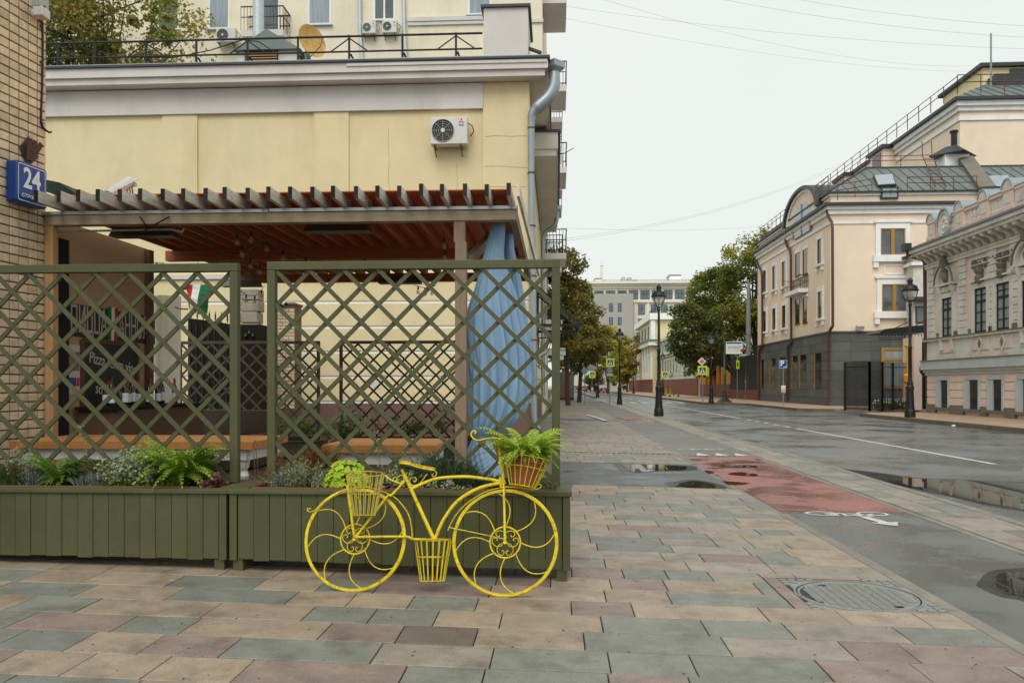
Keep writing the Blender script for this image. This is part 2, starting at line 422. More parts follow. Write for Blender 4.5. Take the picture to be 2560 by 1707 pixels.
S('pale_green_light', (214,222,200), rough=.85, var=.05)
S('far_cream', (234,228,210), rough=.85, var=.04, vs=.2)
S('far_grey', (172,169,161), rough=.85, var=.05, vs=.2)
S('far_glass', (96,116,128), rough=.1, var=.3, vs=.3, spec=.8)
S('lime_sign', (222,240,20), rough=.35, var=.03)
S('green_pole', (24,92,62), rough=.4)
S('grey_pole', (140,146,146), rough=.5, metal=.2, var=.1)
S('kiosk_grey', (96,102,104), rough=.45, metal=.2, var=.08)
S('kiosk_panel', (124,82,66), rough=.7, var=.15, vs=20)
S('car_red', (128,16,28), rough=.22, coat=.6, var=.04)
S('car_dark', (44,48,54), rough=.25, coat=.6, var=.05)
S('car_glass', (26,30,34), rough=.05, spec=.8)
S('rubber', (22,22,22), rough=.85)
S('tail_light', (190,20,20), rough=.3, emit=(.9,.05,.04,.6))
S('person_dark', (24,24,28), rough=.85)
S('skin', (196,150,124), rough=.6)
S('dog_brown', (150,98,58), rough=.9)
S('scooter_yellow', (206,190,40), rough=.4)
S('plastic_white', (214,214,208), rough=.45, var=.05, dirt=_srgb((170,168,160)), dirt_s=4, dirt_amt=.4)
S('plastic_grey', (176,178,174), rough=.5, var=.05)
S('dish_rust', (214,166,92), rough=.6, var=.12, vs=8, dirt=_srgb((140,84,40)), dirt_s=6, dirt_amt=.9)
S('flag_red', (190,40,44), rough=.8); S('flag_green', (10,110,60), rough=.8); S('flag_white', (226,226,222), rough=.8)
S('chalk_board', (38,42,42), rough=.7, var=.2, vs=3, dirt=_srgb((80,84,84)), dirt_s=3, dirt_amt=.3)
S('chalk', (196,196,190), rough=.9)
S('sign_black', (26,24,24), rough=.6)
S('poster', (206,196,184), rough=.6, var=.06)
S('orange_flag', (222,120,30), rough=.6)
S('red_dot', (200,36,40), rough=.5)
S('bottle_green', (20,34,20), rough=.08, spec=.7); S('bottle_amber', (60,34,12), rough=.08, spec=.7)
S('bulb_glass', (206,170,120), rough=.06, alpha=.4)
S('heater', (96,94,88), rough=.5, metal=.3)
S('dark_green_canvas', (52,64,56), rough=.8, var=.1)
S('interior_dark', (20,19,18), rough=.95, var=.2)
# foliage: colour wanders from clump to clump
def leaf(name, a, b, c=None, scale=1.2, rough=.55, tl=.3):
    M(name, _srgb(a), rough=rough, col2=_srgb(b), c2pos=(.36,.64), vs=scale, rnd=.0, fine=.35, bs=scale*9, transl=tl, dirt=(_srgb(c) if c else None), dirt_s=scale*.6, dirt_amt=.95)
leaf('leaf_autumn', (112,124,54), (156,138,62), (164,112,60), .55, tl=.4)
leaf('leaf_yellowgreen', (138,152,58), (196,184,80), (190,148,84), .4, tl=.4)
leaf('leaf_maple', (92,112,48), (152,154,54), (204,172,58), .35, tl=.4)
leaf('leaf_dark', (72,90,44), (110,120,54), (146,110,60), .5, tl=.4)
leaf('leaf_top_left', (112,130,62), (166,160,78), (196,146,84), .6, tl=.4)
leaf('fern', (92,122,34), (150,172,50), None, 9)
leaf('fern_bright', (128,160,40), (184,204,74), None, 9)
leaf('fern_dark', (66,96,34), (112,138,40), None, 9)
leaf('lime_leaf', (150,186,30), (196,216,60), None, 12)
leaf('variegated', (84,104,62), (176,186,146), None, 40, tl=.1)
leaf('grey_leaf', (104,120,84), (170,176,140), (150,120,84), 20)
leaf('conifer', (40,56,38), (70,90,60), None, 20, tl=.1)
leaf('thyme', (60,82,40), (96,118,60), (120,80,60), 14)
leaf('lavender', (92,104,98), (132,140,132), None, 20, tl=.1)
leaf('heuchera', (84,40,44), (126,66,66), None, 16)
leaf('dead_leaf', (130,90,50), (170,124,70), None, 14)
leaf('grass_blade', (60,110,24), (110,150,44), None, 14)
S('bark', (74,64,54), rough=.9, var=.25, vs=8, st=(3,3,.5), bump=.6, bs=20)
S('stem_brown', (110,72,50), rough=.8, var=.15)
S('stem_green', (96,104,48), rough=.7)
# ================================================================== GROUND
random.seed(3)
structure('ground', MB().box(-900, 900, -200, 1800, -1.2, -0.30), 'road_asphalt')
mb = MB().box(5.2, 40, -8, 320, -0.28, ROAD_Z); mb.box(40, 120, -8, 320, -0.28, ROAD_Z-.01)
mb = MB(); mb.box(5.2, 15.2, -8, 66, -.28, ROAD_Z); mb.box(5.2, 12.2, 66, 330, -.28, ROAD_Z); mb.box(15.2, 40, 42.5, 50, -.28, ROAD_Z)
structure('road', mb, 'road_asphalt')
# --- left pavement: bedding, slabs laid in rows across the walk
bed = MB()
def slope_sheet(m, x0, x1, y0, y1, dz, th=.2):
    a, b = gz(x0)+dz, gz(x1)+dz
    m._add([(x0,y0,a-th),(x1,y0,b-th),(x1,y1,b-th),(x0,y1,a-th),(x0,y0,a),(x1,y0,b),(x1,y1,b),(x0,y1,a)],
           [(0,3,2,1),(4,5,6,7),(0,1,5,4),(1,2,6,5),(2,3,7,6),(3,0,4,7)])
slope_sheet(bed, -9, 2.60, -3, 320, -.020)
walk = structure('pavement', bed, 'bedding')
ROW, GAP, TH = .335, .007, .055
def slab_mesh(L, W, matn):
    a, b, h, c = L/2-GAP/2, W/2-GAP/2, TH, .003
    m = MB()
    m._add([(-a,-b,-h),(a,-b,-h),(a,b,-h),(-a,b,-h),(-a,-b,-c),(a,-b,-c),(a,b,-c),(-a,b,-c),(-a+c,-b+c,0),(a-c,-b+c,0),(a-c,b-c,0),(-a+c,b-c,0)],
           [(0,1,5,4),(1,2,6,5),(2,3,7,6),(3,0,4,7),(4,5,9,8),(5,6,10,9),(6,7,11,10),(7,4,8,11),(8,9,10,11)])
    return m.mesh('paver', matn)
_slabs = {}
def slab(x0, x1, y0, y1, matn, parent=walk):
    L, W = round(x1-x0, 3), round(y1-y0, 3); k = (L, W, matn)
    if k not in _slabs: _slabs[k] = slab_mesh(L, W, matn)
    xc = (x0+x1)/2
    return inst('paver', _slabs[k], parent, (xc, (y0+y1)/2, gz(xc)+random.uniform(-.0015,.0015)),
                (random.uniform(-.003,.003), .02+random.uniform(-.0025,.0025), 0))
MH = (1.71, 2.60, 5.395, 6.27)          # manhole frame opening in the paving
def pick(x, y):
    n = mnoise.noise(V((x*.55, y*.9, 3.3)))
    near = 1 if y < 6.2 else 0
    r = random.random()
    if near and x < .6: w = (.36, .28, .30, .06)
    elif y < 6.2: w = (.26, .14, .30, .30)
    else: w = (.22, .12, .20, .46)
    if abs(y-4.3) < .2 and abs(x+.6) < .42: return 'paver_dark'
    w = [w[0]*(1+n), w[1]*(1-n*.8)*.8, w[2]*(1-n*.6), w[3]]
    r *= sum(w)
    for k, c in zip(('paver_tan','paver_red','paver_grey','paver_dun'), w):
        if r < c: return k
        r -= c
    return 'paver_dun'
def row_slabs(y0, y1, xl, xr, fn):
    x = xl; first = True
    while x < xr-.02:
        L = random.choice((.335,.50,.50,.67,.67,.84)) if not first else random.choice((.2,.335,.45))
        first = False
        if y0 < 6.2 and x < .5: L = random.choice((.40,.40,.40,.44,.62,.80))
        x2 = x+L
        if xr-x2 < .14: x2 = xr
        x2 = min(x2, xr)
        fn(x, x2, y0, y1); x = x2
rows = []
y = 5.06 - 6*ROW
while y < 11.6: rows.append((y, min(y+ROW, 11.70))); y += ROW
for (y0, y1) in rows:
    xl = -0.70*y1 - .35 if y0 < 6.15 else -.72
    def place(a, b, c, d):
        if b > MH[0]-.12 and c < MH[3] and d > MH[2]+.01:
            if a < MH[0]-.13: slab(a, MH[0]-.125, c, d, pick(a, c))
            if d > MH[3]+.04: slab(max(a, MH[0]-.12), max(b, max(a, MH[0]-.12)+.1), MH[3]+.012, d, 'paver_dun') if b-max(a, MH[0]-.12) > .1 else None
            return
        slab(a, b, c, d, pick((a+b)/2, c))
    row_slabs(y0, y1, round(xl/.2)*.2, 2.60, place)
for (a, b) in ((5.395,5.84),(5.84,6.27)): slab(MH[0]-.12, MH[0]-.006, a, b, 'paver_red')
slab(2.1, 2.60, 5.396, 5.425, 'paver_red')
# far rows of the same paving, too small to pick apart one by one
far = MB(); mats = ['paver_tan','paver_red','paver_grey','paver_dun']
def fslab(a, b, c, d):
    far.k = mats.index(pick((a+b)/2, 20)); z0, z1 = gz(a), gz(b); g = .006
    far._add([(a+g,c+g,z0),(b-g,c+g,z1),(b-g,d-g,z1),(a+g,d-g,z0),(a+g,c+g,z0-.02),(b-g,c+g,z1-.02)], [(0,1,2,3),(4,5,1,0)])
y = 15.22
while y < 74:
    st = ROW if y < 30 else ROW*2
    row_slabs(y, y+st, -.72, 2.60, fslab); y += st
o = far.build('paving_beyond', mats, walk, kind='stuff')
m = MB(); slope_sheet(m, -9, 2.60, 11.71, 15.21, -.004, .03); m.build('asphalt_crossing', 'strip_asphalt', walk)
m = MB(); slope_sheet(m, -.72, 2.60, 33.2, 35.2, .004, .03); slope_sheet(m, -.72, 2.60, 74, 320, -.004, .03); m.build('asphalt_patch', 'strip_asphalt', walk)
m = MB(); slope_sheet(m, -9, -.72, 6.6, 320, .0, .03); m.build('terrace_floor', 'brown_wood', walk)
# --- cycle lane with its edging stones
lane = MB(); lane.box(2.72, 4.20, -3, 9.85, -.28, LANE_Z); lane.k = 1; lane.box(2.72, 4.20, 17.4, 33.5, -.28, LANE_Z); lane.box(2.72, 4.20, 39, 320, -.28, LANE_Z)
lane = structure('cycle_lane', lane, ['lane_asphalt','far_lane_asphalt'])
m = MB(); m.box(2.722, 4.198, 9.855, 17.395, -.27, LANE_Z+.004); m.build('red_crossing', 'red_asphalt', lane)
m = MB(); m.box(2.722, 4.198, 33.505, 38.995, -.27, LANE_Z+.004); m.build('red_crossing', 'red_asphalt', lane)
km = MB(); c = .008
def kerb_mesh(w, L, h):
    a, b = w/2-.002, L/2-.004; m = MB()
    m._add([(-a,-b,-h),(a,-b,-h),(a,b,-h),(-a,b,-h),(-a,-b,-c),(a,-b,-c),(a,b,-c),(-a,b,-c),(-a+c,-b+c,0),(a-c,-b+c,0),(a-c,b-c,0),(-a+c,b-c,0)],
           [(0,1,5,4),(1,2,6,5),(2,3,7,6),(3,0,4,7),(4,5,9,8),(5,6,10,9),(6,7,11,10),(7,4,8,11),(8,9,10,11)])
    return m.mesh('kerb_stone', 'kerb_stone')
k1 = kerb_mesh(.12, 1.0, .2)
y = 1.5
while y < 40:
    up = 0 if not 9.4 < y < 15.5 else -.024
    inst('kerb_stone', k1, walk, (2.66, y+.5, gz(2.66)+up+random.uniform(-.003,.003)), (random.uniform(-.003,.003), random.uniform(-.01,.01), 0)); y += 1.0
k2 = kerb_mesh(.10, 1.0, .2)
y = 4.5
while y < 40:
    inst('kerb_stone', k2, lane, (4.25, y+.5, -.072+random.uniform(-.002,.002)), (0, random.uniform(-.006,.006), 0)); y += 1.0
m = MB(); m.box(2.60, 2.72, 40, 320, -.2, gz(2.6)); m.box(4.2, 4.3, 40, 320, -.2, -.072); m.build('edging', 'kerb_stone', lane)
# --- slab strip and granite kerb between lane and road
strip = structure('kerbside_strip', MB().box(4.30, 5.04, -3, 320, -.28, -.088), 'bedding')
_slabs2 = {}
y = 5.5; n2 = 0
while y < 30:
    L = random.choice((.45,.6,.75)); x = 4.305
    for wv in ((.36,.375) if random.random() < .8 else (.735,)):
        kk = (L, wv, random.choice(('paver_dun','paver_grey','paver_dun')))
        if kk not in _slabs2: _slabs2[kk] = slab_mesh(wv, L, kk[2])
        inst('paver', _slabs2[kk], strip, (x+wv/2, y+L/2, -.070+random.uniform(-.002,.002)), (random.uniform(-.004,.004), random.uniform(-.004,.012), 0)); x += wv
    y += L
m = MB()
y = 30
while y < 90: m.box(4.305, 5.035, y+.006, y+.7-.006, -.1, -.070); y += .7
m.build('paving_beyond', 'paver_dun', strip, kind='stuff')
k3 = kerb_mesh(.15, 1.2, .25)
y = 4
while y < 60:
    inst('kerb_stone', k3, strip, (5.12, y+.6, -.066+random.uniform(-.004,.004)), (0, random.uniform(-.004,.012), 0)); y += 1.2
MB().box(5.05, 5.2, 60, 320, -.25, -.066).build('edging', 'kerb_stone', strip)
# --- right pavement
def flat_poly(mbx, pts, z0, z1): mbx.prism([(x, y, z0) for x, y in pts], (0, 0, z1-z0))
near_w = [(15.10,-6),(22,-6),(22,42.3),(17.2,42.3),(15.9,41.9),(15.3,41.0),(15.10,39.6)]
far_w = [(14.7,49.4),(15.3,48.6),(16.5,48.2),(24,48.2),(24,320),(12.0,320),(12.0,67.6),(12.5,66.6),(14.0,64.6),(14.7,62.6)]
S('walk_far', (176,148,124), rough=.7, var=.12, vs=3, fine=.1, bs=20, dirt=_srgb((140,132,120)), dirt_s=.7, dirt_amt=.6)
m = MB(); flat_poly(m, near_w, -.3, RWALK_Z); flat_poly(m, far_w, -.3, RWALK_Z)
rw = structure('far_pavement', m, 'walk_far')
def kerb_line(pts, w=.2):
    m = MB()
    for a, b in zip(pts[:-1], pts[1:]):
        a, b = V((a[0],a[1],0)), V((b[0],b[1],0)); t = (b-a).normalized(); nn = V((-t.y, t.x, 0))
        z0, z1 = -.25, RWALK_Z+.006; a = a+nn*.03; b = b+nn*.03
        m.prism([a+V((0,0,z0)), b+V((0,0,z0)), b-nn*(w+.03)+V((0,0,z0)), a-nn*(w+.03)+V((0,0,z0))], (0,0,z1-z0))
    m.build('kerb', 'kerb_dirty', rw)
kerb_line([(15.10,-6),(15.10,39.6),(15.3,41.0),(15.9,41.9),(17.2,42.3)])
kerb_line([(16.5,48.2),(15.3,48.6),(14.7,49.4),(14.7,62.6),(14.0,64.6),(12.5,66.6),(12.0,67.6),(12.0,320)])
# --- paint on the road
mk = lambda: MB()
def mark(name, m, label, grp=None): return m.build(name, 'white_marking', None, label=label, cat='road marking', group=grp)
RZ = ROAD_Z+.004
def rect(m, x0, x1, y0, y1, z): m.poly([(x0,y0,z),(x1,y0,z),(x1,y1,z),(x0,y1,z)])
m = mk(); rect(m, 8.57, 8.71, 16.2, 29.2, RZ); mark('lane_line', m, 'long white lane line down the middle of the wet road')
m = mk(); rect(m, 8.57, 8.71, 2, 15.2, RZ); mark('lane_line', m, 'short white lane line stub cut by the right edge of the picture')
for i in range(5):
    m = mk(); rect(m, 8.57, 8.71, 29.9+i*1.5, 30.7+i*1.5, RZ); mark('lane_dash', m, ('nearest','second nearest','middle','second farthest','farthest')[i]+' of five short white dashes between the two long lane lines', 'short dashes on the lane line')
m = mk(); rect(m, 8.57, 8.71, 37.8, 66, RZ); mark('lane_line', m, 'white lane line running on into the far street')
for i in range(6):
    m = mk(); rect(m, 5.6+i*1.05, 6.1+i*1.05, 70, 73.5, RZ); mark('crossing_bar', m, ('leftmost','second from left','third from left','third from right','second from right','rightmost')[i]+' white bar of the far zebra crossing', 'bars of the far zebra crossing')
for i in range(4):
    m = mk(); rect(m, 8.2, 8.32, 78+i*9, 82+i*9, RZ); mark('lane_dash', m, ('nearest','second','third','farthest')[i]+' of the white dashes far down the street', 'far dashes of the lane line')
LZ = LANE_Z+.005
def ring(m, cx, cy, rx, ry, w, z, n=20, a0=0, a1=2*pi):
    A = [(cx+rx*cos(a0+(a1-a0)*i/n), cy+ry*sin(a0+(a1-a0)*i/n), z) for i in range(n+1)]
    B = [(cx+(rx-w)*cos(a0+(a1-a0)*i/n), cy+(ry-w)*sin(a0+(a1-a0)*i/n), z) for i in range(n+1)]
    m.strip(A, B)
def line2(m, p, q, w, z):
    p, q = V((p[0],p[1],z)), V((q[0],q[1],z)); t = (q-p).normalized(); nn = V((-t.y,t.x,0))*(w/2)
    m.poly([p-nn, q-nn, q+nn, p+nn])
def bike_mark(cx, cy, s, z, label):
    m = mk(); fy_ = .34; ring(m, cx-.30*s, cy, .19*s, .15*s, .045*s, z); ring(m, cx+.30*s, cy, .19*s, .15*s, .045*s, z)
    for p, q in (((-.34,0),(-.12,-.36)),((-.12,-.36),(.2,-.36)),((-.34,0),(0,.02)),((0,.02),(.2,-.36)),((-.14,-.46),(0,.02)),((.34,0),(.17,-.5)),((.06,-.52),(.28,-.5)),((-.24,-.47),(-.04,-.47))):
        line2(m, (cx+p[0]*s*.88, cy+p[1]*s*fy_), (cx+q[0]*s*.88, cy+q[1]*s*fy_), .045*s, z+.001)
    mark('bicycle_symbol', m, label)
bike_mark(3.46, 9.70, 1.0, LZ, 'white bicycle symbol before the red crossing, beside the arrow')
bike_mark(3.45, 19.3, 1.1, LZ, 'white bicycle symbol on grey lane behind the three triangles')
bike_mark(3.45, 41.5, 1.1, LZ, 'white bicycle symbol far up the lane by the nearest lamp')
m = mk(); p, q = gp(2159, 1291, LZ), gp(2210, 1305, LZ)
t = (q-p).normalized(); nn = V((-t.y,t.x,0))
m.poly([p-nn*.06, q-nn*.06, q+nn*.06, p+nn*.06]); m.poly([q-nn*.17, q+t*.24, q+nn*.17]); mark('lane_arrow', m, 'white arrow on the cycle lane pointing at the camera')
for i in range(3):
    x = 3.05+i*.42; m = mk(); m.poly([(x,17.55,LZ),(x+.3,17.55,LZ),(x+.15,18.25,LZ)]); mark('yield_triangle', m, ('leftmost','middle','rightmost')[i]+' white yield triangle at the far end of the red lane', 'row of three yield triangles')
m = mk(); p, q = gp(1468, 1037, gz(1)), gp(1516, 1053, gz(1.5)); line2(m, (p.x,p.y), (q.x,q.y), .22, gz(1.2)+.02); mark('faded_stripe', m, 'faded pale stripe on the tan paving far ahead')
# drain slot across the walk
dr = thing('drain_channel', 'narrow dotted drain slot crossing pavement and lane behind the red section', 'drain', (2, 17.5, gz(2)))
m = MB(); 
for a, b, z in ((-.72, 2.60, None), (2.72, 5.05, LANE_Z)):
    n = int((b-a)/.12)
    for i in range(n):
        x = a+i*.12; zz = gz(x+.05) if z is None else z
        m.box(x+.02, x+.10, 17.44, 17.53, zz-.02, zz+.006)
m.build('slot', 'black_metal', dr, kind='stuff')
m = MB(); m._add([(-.72,17.42,gz(-.72)+.003),(2.6,17.42,gz(2.6)+.003),(2.6,17.55,gz(2.6)+.003),(-.72,17.55,gz(-.72)+.003)], [(0,1,2,3)]); rect(m, 2.72, 5.05, 17.42, 17.55, LANE_Z+.003)
m.build('frame', 'cast_iron', dr)
# --- puddles: shallow water lying in the hollows
def blob(pts, seed, n=7):
    P = [V(p) for p in pts]; C = cat(P+[P[0]], n); o = []
    for i, p in enumerate(C[:-1]):
        d = mnoise.noise(V((p.x*2.2, p.y*2.2, seed)))*.10 + mnoise.noise(V((p.x*7, p.y*7, seed+5)))*.03
        c = sum(P, V())/len(P); o.append(p+(p-c).normalized()*d)
    return o
def puddle(px, z, label, seed, mat='puddle_water'):
    m = MB(); pts = blob([gp(x, y, z) for x, y in px], seed)
    m.poly([(p.x, p.y, z) for p in pts]); o = m.build('puddle', mat, None, label=label, cat='puddle')
    if mat == 'puddle_water':
        c = sum(pts, V())/len(pts); d = MB(); d.poly([(q.x, q.y, z-.0016) for q in [c+(p-c)*1.10+(p-c).normalized()*(.10+.10*mnoise.noise(p*3)) for p in pts]]); d.build('damp_margin', 'damp', o)
    return o
def puddle_s(px, label, seed):   # on the sloping walk
    pts = blob([gp(x, y, gz(1.2)) for x, y in px], seed); m = MB(); m.poly([(p.x, p.y, gz(p.x)+.002) for p in pts]); o = m.build('puddle', 'puddle_water', None, label=label, cat='puddle')
    c = sum(pts, V())/len(pts); d = MB(); d.poly([(q.x, q.y, gz(q.x)-.001) for q in [c+(p-c)*1.12+(p-c).normalized()*(.12+.12*mnoise.noise(p*3)) for p in pts]]); d.build('damp_margin', 'damp', o); return o
puddle_s([(1552,1160),(1620,1159),(1712,1163),(1702,1172),(1640,1174),(1600,1179),(1572,1174)], 'puddle on the asphalt crossing mirroring a pale facade', 1)
puddle_s([(1690,1213),(1712,1203),(1745,1199),(1780,1207),(1788,1215),(1740,1216)], 'small dark puddle at the near edge of asphalt crossing', 2)
puddle([(2052,1166),(2110,1172),(2200,1182),(2300,1196),(2420,1200),(2600,1214),(2640,1300),(2560,1274),(2440,1252),(2330,1228),(2200,1203),(2110,1180)], ROAD_Z+.007, 'long puddle along the kerb mirroring the pink house', 3)
puddle([(2475,1462),(2500,1440),(2560,1426),(2640,1420),(2660,1520),(2560,1496),(2510,1484)], LANE_Z+.003, 'dark puddle on the cycle lane at the right edge', 4)
for i, px in enumerate(([(1806,1163),(1840,1161),(1880,1163),(1900,1167),(1860,1169),(1820,1167)],[(1755,1177),(1775,1176),(1785,1182),(1762,1184)],[(1815,1184),(1850,1180),(1892,1184),(1890,1189),(1840,1188)],[(1787,1200),(1830,1202),(1880,1207),(1850,1212),(1800,1209)])):
    puddle(px, LANE_Z+.007, ('farthest thin streak of water','small drop of water at the left edge','middle streak of water','nearest streak of water')[i]+' on the red lane', 6+i, 'wet_red')['group'] = 'water streaks on the red lane'
# --- grit and crumbs scattered over the slabs
g = MB(); rg = random.Random(77)
for i in range(420):
    y = 3.3+rg.random()**1.4*8; x = rg.uniform(-.68*y, 2.55) if y < 5.3 else rg.uniform(.15, 2.55)
    s = rg.uniform(.003,.010); a = rg.uniform(0,6.28); zz = gz(x)
    g._add([(x+s*cos(a+k*2.1)*rg.uniform(.6,1.3), y+s*sin(a+k*2.1)*rg.uniform(.6,1.3), zz+.001) for k in range(3)]+[(x,y,zz+s*.6)], [(0,1,3),(1,2,3),(2,0,3)])
g.build('grit', 'grit', None, label='grit and crumbs scattered over the paving slabs', cat='grit', kind='stuff')
# --- litter
m = MB().lathe([(.02,0),(.045,.01),(.05,.11),(.04,.12)], (gp(2380,1068,ROAD_Z).x, gp(2380,1068,ROAD_Z).y, ROAD_Z+.05), 10, (1,.3,0)); m.build('paper_cup', 'sign_white', None, label='crumpled white paper cup lying on the road by the kerb', cat='litter')
# --- manhole
mh = thing('manhole', 'grey iron manhole cover with round lid in a square cobbled frame', 'manhole', (2.155, 5.83, gz(2.15)))
x0, x1, y0, y1 = MH; zc = gz(2.155)-.012; cx, cy, rr = (x0+x1)/2, (y0+y1)/2+.005, .405
y0b = y0+.03
m = MB(); n = 40; outer = []; inner = []
for i in range(n):
    a = 2*pi*i/n; ca, sa = cos(a), sin(a); t = min((x1-x0)/2/abs(ca) if abs(ca) > 1e-6 else 9, (y1-y0b)/2/abs(sa) if abs(sa) > 1e-6 else 9)
    outer.append(V((cx+t*ca, (y0b+y1)/2+t*sa, zc))); inner.append(V((cx+(rr+.025)*ca, cy+(rr+.025)*sa, zc)))
m._add(outer+inner, [(i, (i+1)%n, n+(i+1)%n, n+i) for i in range(n)])
m.lathe([(rr+.026,-.03),(rr+.026,.004),(rr+.012,.004),(rr+.012,-.03)], (cx,cy,zc), 40, cap=False)
m.build('frame', 'cast_iron', mh)
m = MB()
for gx in range(13):
    for gy in range(13):
        x, y = x0+.035+gx*.0685, y0b+.03+gy*.0675
        if (x-cx)**2+(y-cy)**2 > (rr+.065)**2: m.obox((x,y,zc+.003), (.024,0,0), (0,.022,0), (0,0,.004))
m.build('cobbled_relief', 'cast_iron', mh, kind='stuff')
lid = MB().lathe([(0,-.02),(rr,-.02),(rr,.0),(rr-.012,.003),(rr-.02,-.002),(0,-.002)], (cx,cy,zc), 40, cap=False).build('lid', 'cast_iron', mh)
m = MB()
for gx in range(-6, 7):
    for gy in range(-12, 13):
        x, y = cx+gx*.062, cy+gy*.03+(.015 if gx % 2 else 0)
        if (x-cx)**2+(y-cy)**2 < (rr-.05)**2: m.obox((x,y,zc+.0005), (.024,0,0), (0,.010,0), (0,0,.0022))
m.build('tread', 'cast_iron', lid, kind='stuff')
for (a, b) in ((-.16,.27),(.17,-.29)): MB().box(cx+a-.03, cx+a+.03, cy+b-.012, cy+b+.012, zc, zc+.0048).build('pick_hole', 'sign_black', lid)
# ================================================================== PLANTERS AND FRONT TRELLIS
random.seed(5)
PF, PB, PT = 5.90, 6.52, .665          # front and back of the planters, height of the rim
def planter(x0, x1, label, bow=0.0, n=None, yf=PF, yb=PB, top=PT, mat='green_paint', seed=0, feet=(0,1), base=.085):
    t = thing('wooden_planter', label, 'planter', ((x0+x1)/2, (yf+yb)/2, gz((x0+x1)/2)), 'green wooden planters' if mat == 'green_paint' else 'planters behind the tables')
    rnd = random.Random(seed); n = n or max(3, int(round((x1-x0-.12)/.122)))
    w = (x1-x0-.12)/n; bm = {}
    for i in range(n):
        xa = x0+.06+i*w; zb = gz(xa)+base+rnd.uniform(-.006,.006)-bow*sin(pi*i/n); dy = rnd.uniform(-.003,.003)
        m = MB(); g = .0014; c = .0025; ya = yf+dy; yb_ = yf+.022
        m._add([(xa+g,ya+c,zb),(xa+g+c,ya,zb),(xa+w-g-c,ya,zb),(xa+w-g,ya+c,zb),(xa+w-g,yb_,zb),(xa+g,yb_,zb),
                (xa+g,ya+c,top-.035),(xa+g+c,ya,top-.035),(xa+w-g-c,ya,top-.035),(xa+w-g,ya+c,top-.035),(xa+w-g,yb_,top-.035),(xa+g,yb_,top-.035)],
               [(5,4,3,2,1,0),(6,7,8,9,10,11),(0,1,7,6),(1,2,8,7),(2,3,9,8),(3,4,10,9),(4,5,11,10),(5,0,6,11)])
        m.build('board', mat, t)
    for xa, xb in ((x0, x0+.055), (x1-.055, x1)):
        MB().box(xa, xb, yf-.006, yf+.05, gz(xa)+base-.004, top-.036).build('corner_post', mat, t)
    for k, xs in enumerate((x0, x1)):       # end walls, boarded
        for j in range(5):
            ya = yf+.055+j*(yb-yf-.055)/5; yb_ = ya+(yb-yf-.055)/5-.004
            xa = xs if k == 0 else xs-.02
            MB().box(xa, xa+.02, ya, yb_, gz(xs)+base, top-.036).build('board', mat, t)
    MB().box(x0+.02, x1-.02, yb-.02, yb, gz(x0)+base, top-.036).build('back_wall', mat, t)
    m = MB(); m.box(x0-.012, x1+.012, yf-.022, yf+.075, top-.034, top).build('rim', mat, t, bevel=.004)
    MB().box(x0-.012, x1+.012, yb-.09, yb+.012, top-.034, top).build('rim', mat, t)
    for xa in (x0-.012, x1-.10): MB().box(xa, xa+.112, yf+.0755, yb-.0905, top-.034, top-.001).build('rim', mat, t)
    for xa in (x0+.02, x1-.10):
        for ya in (yf+.015, yb-.1): MB().box(xa, xa+.075, ya, ya+.075, gz(xa)-.002, gz(xa)+base+.002).build('foot', mat, t)
    MB().box(x0+.021, x1-.021, yf+.03, yb-.03, gz(x0)+base+.02, gz(x0)+base+.04).build('bottom', 'soil', t)
    return t
planter(-6.3, -2.49, 'long green board planter at the left, under the first trellis', bow=.02, seed=1)
planter(-2.465, .105, 'green board planter with a chipped corner behind the yellow bicycle', seed=2)
def liner(x0, x1, label):
    t = thing('planter_liner', label, 'planter box', ((x0+x1)/2, 6.15, PT), 'terracotta liners in the planters')
    m = MB(); z0, z1 = PT-.13, PT+.006; ya, yb = PF+.085, PB-.12
    for a in ((x0,x1,ya,ya+.012),(x0,x1,yb-.012,yb),(x0,x0+.012,ya+.0125,yb-.0125),(x1-.012,x1,ya+.0125,yb-.0125)): m.box(*a, z0, z1)
    m.build('tray', 'terracotta', t)
    s = MB(); N = 24; rows = []
    for j in range(6):
        y = ya+.012+(yb-ya-.024)*j/5
        rows.append([V((x0+.012+(x1-x0-.024)*i/N, y, PT-.015+.016*mnoise.noise(V((i*1.7, j*1.9, x0))))) for i in range(N+1)])
    s.grid(rows); s.build('soil', 'soil', t, smooth=True)
liner(-6.2, -4.55, 'terracotta liner at the far left holding thyme and lavender')
liner(-4.5, -2.66, 'terracotta liner under the variegated bush and big fern')
liner(-2.33, -1.30, 'terracotta liner with bare dead stems, left of the lime plant')
liner(-1.26, -.02, 'terracotta liner behind the bicycle saddle and front wheel')

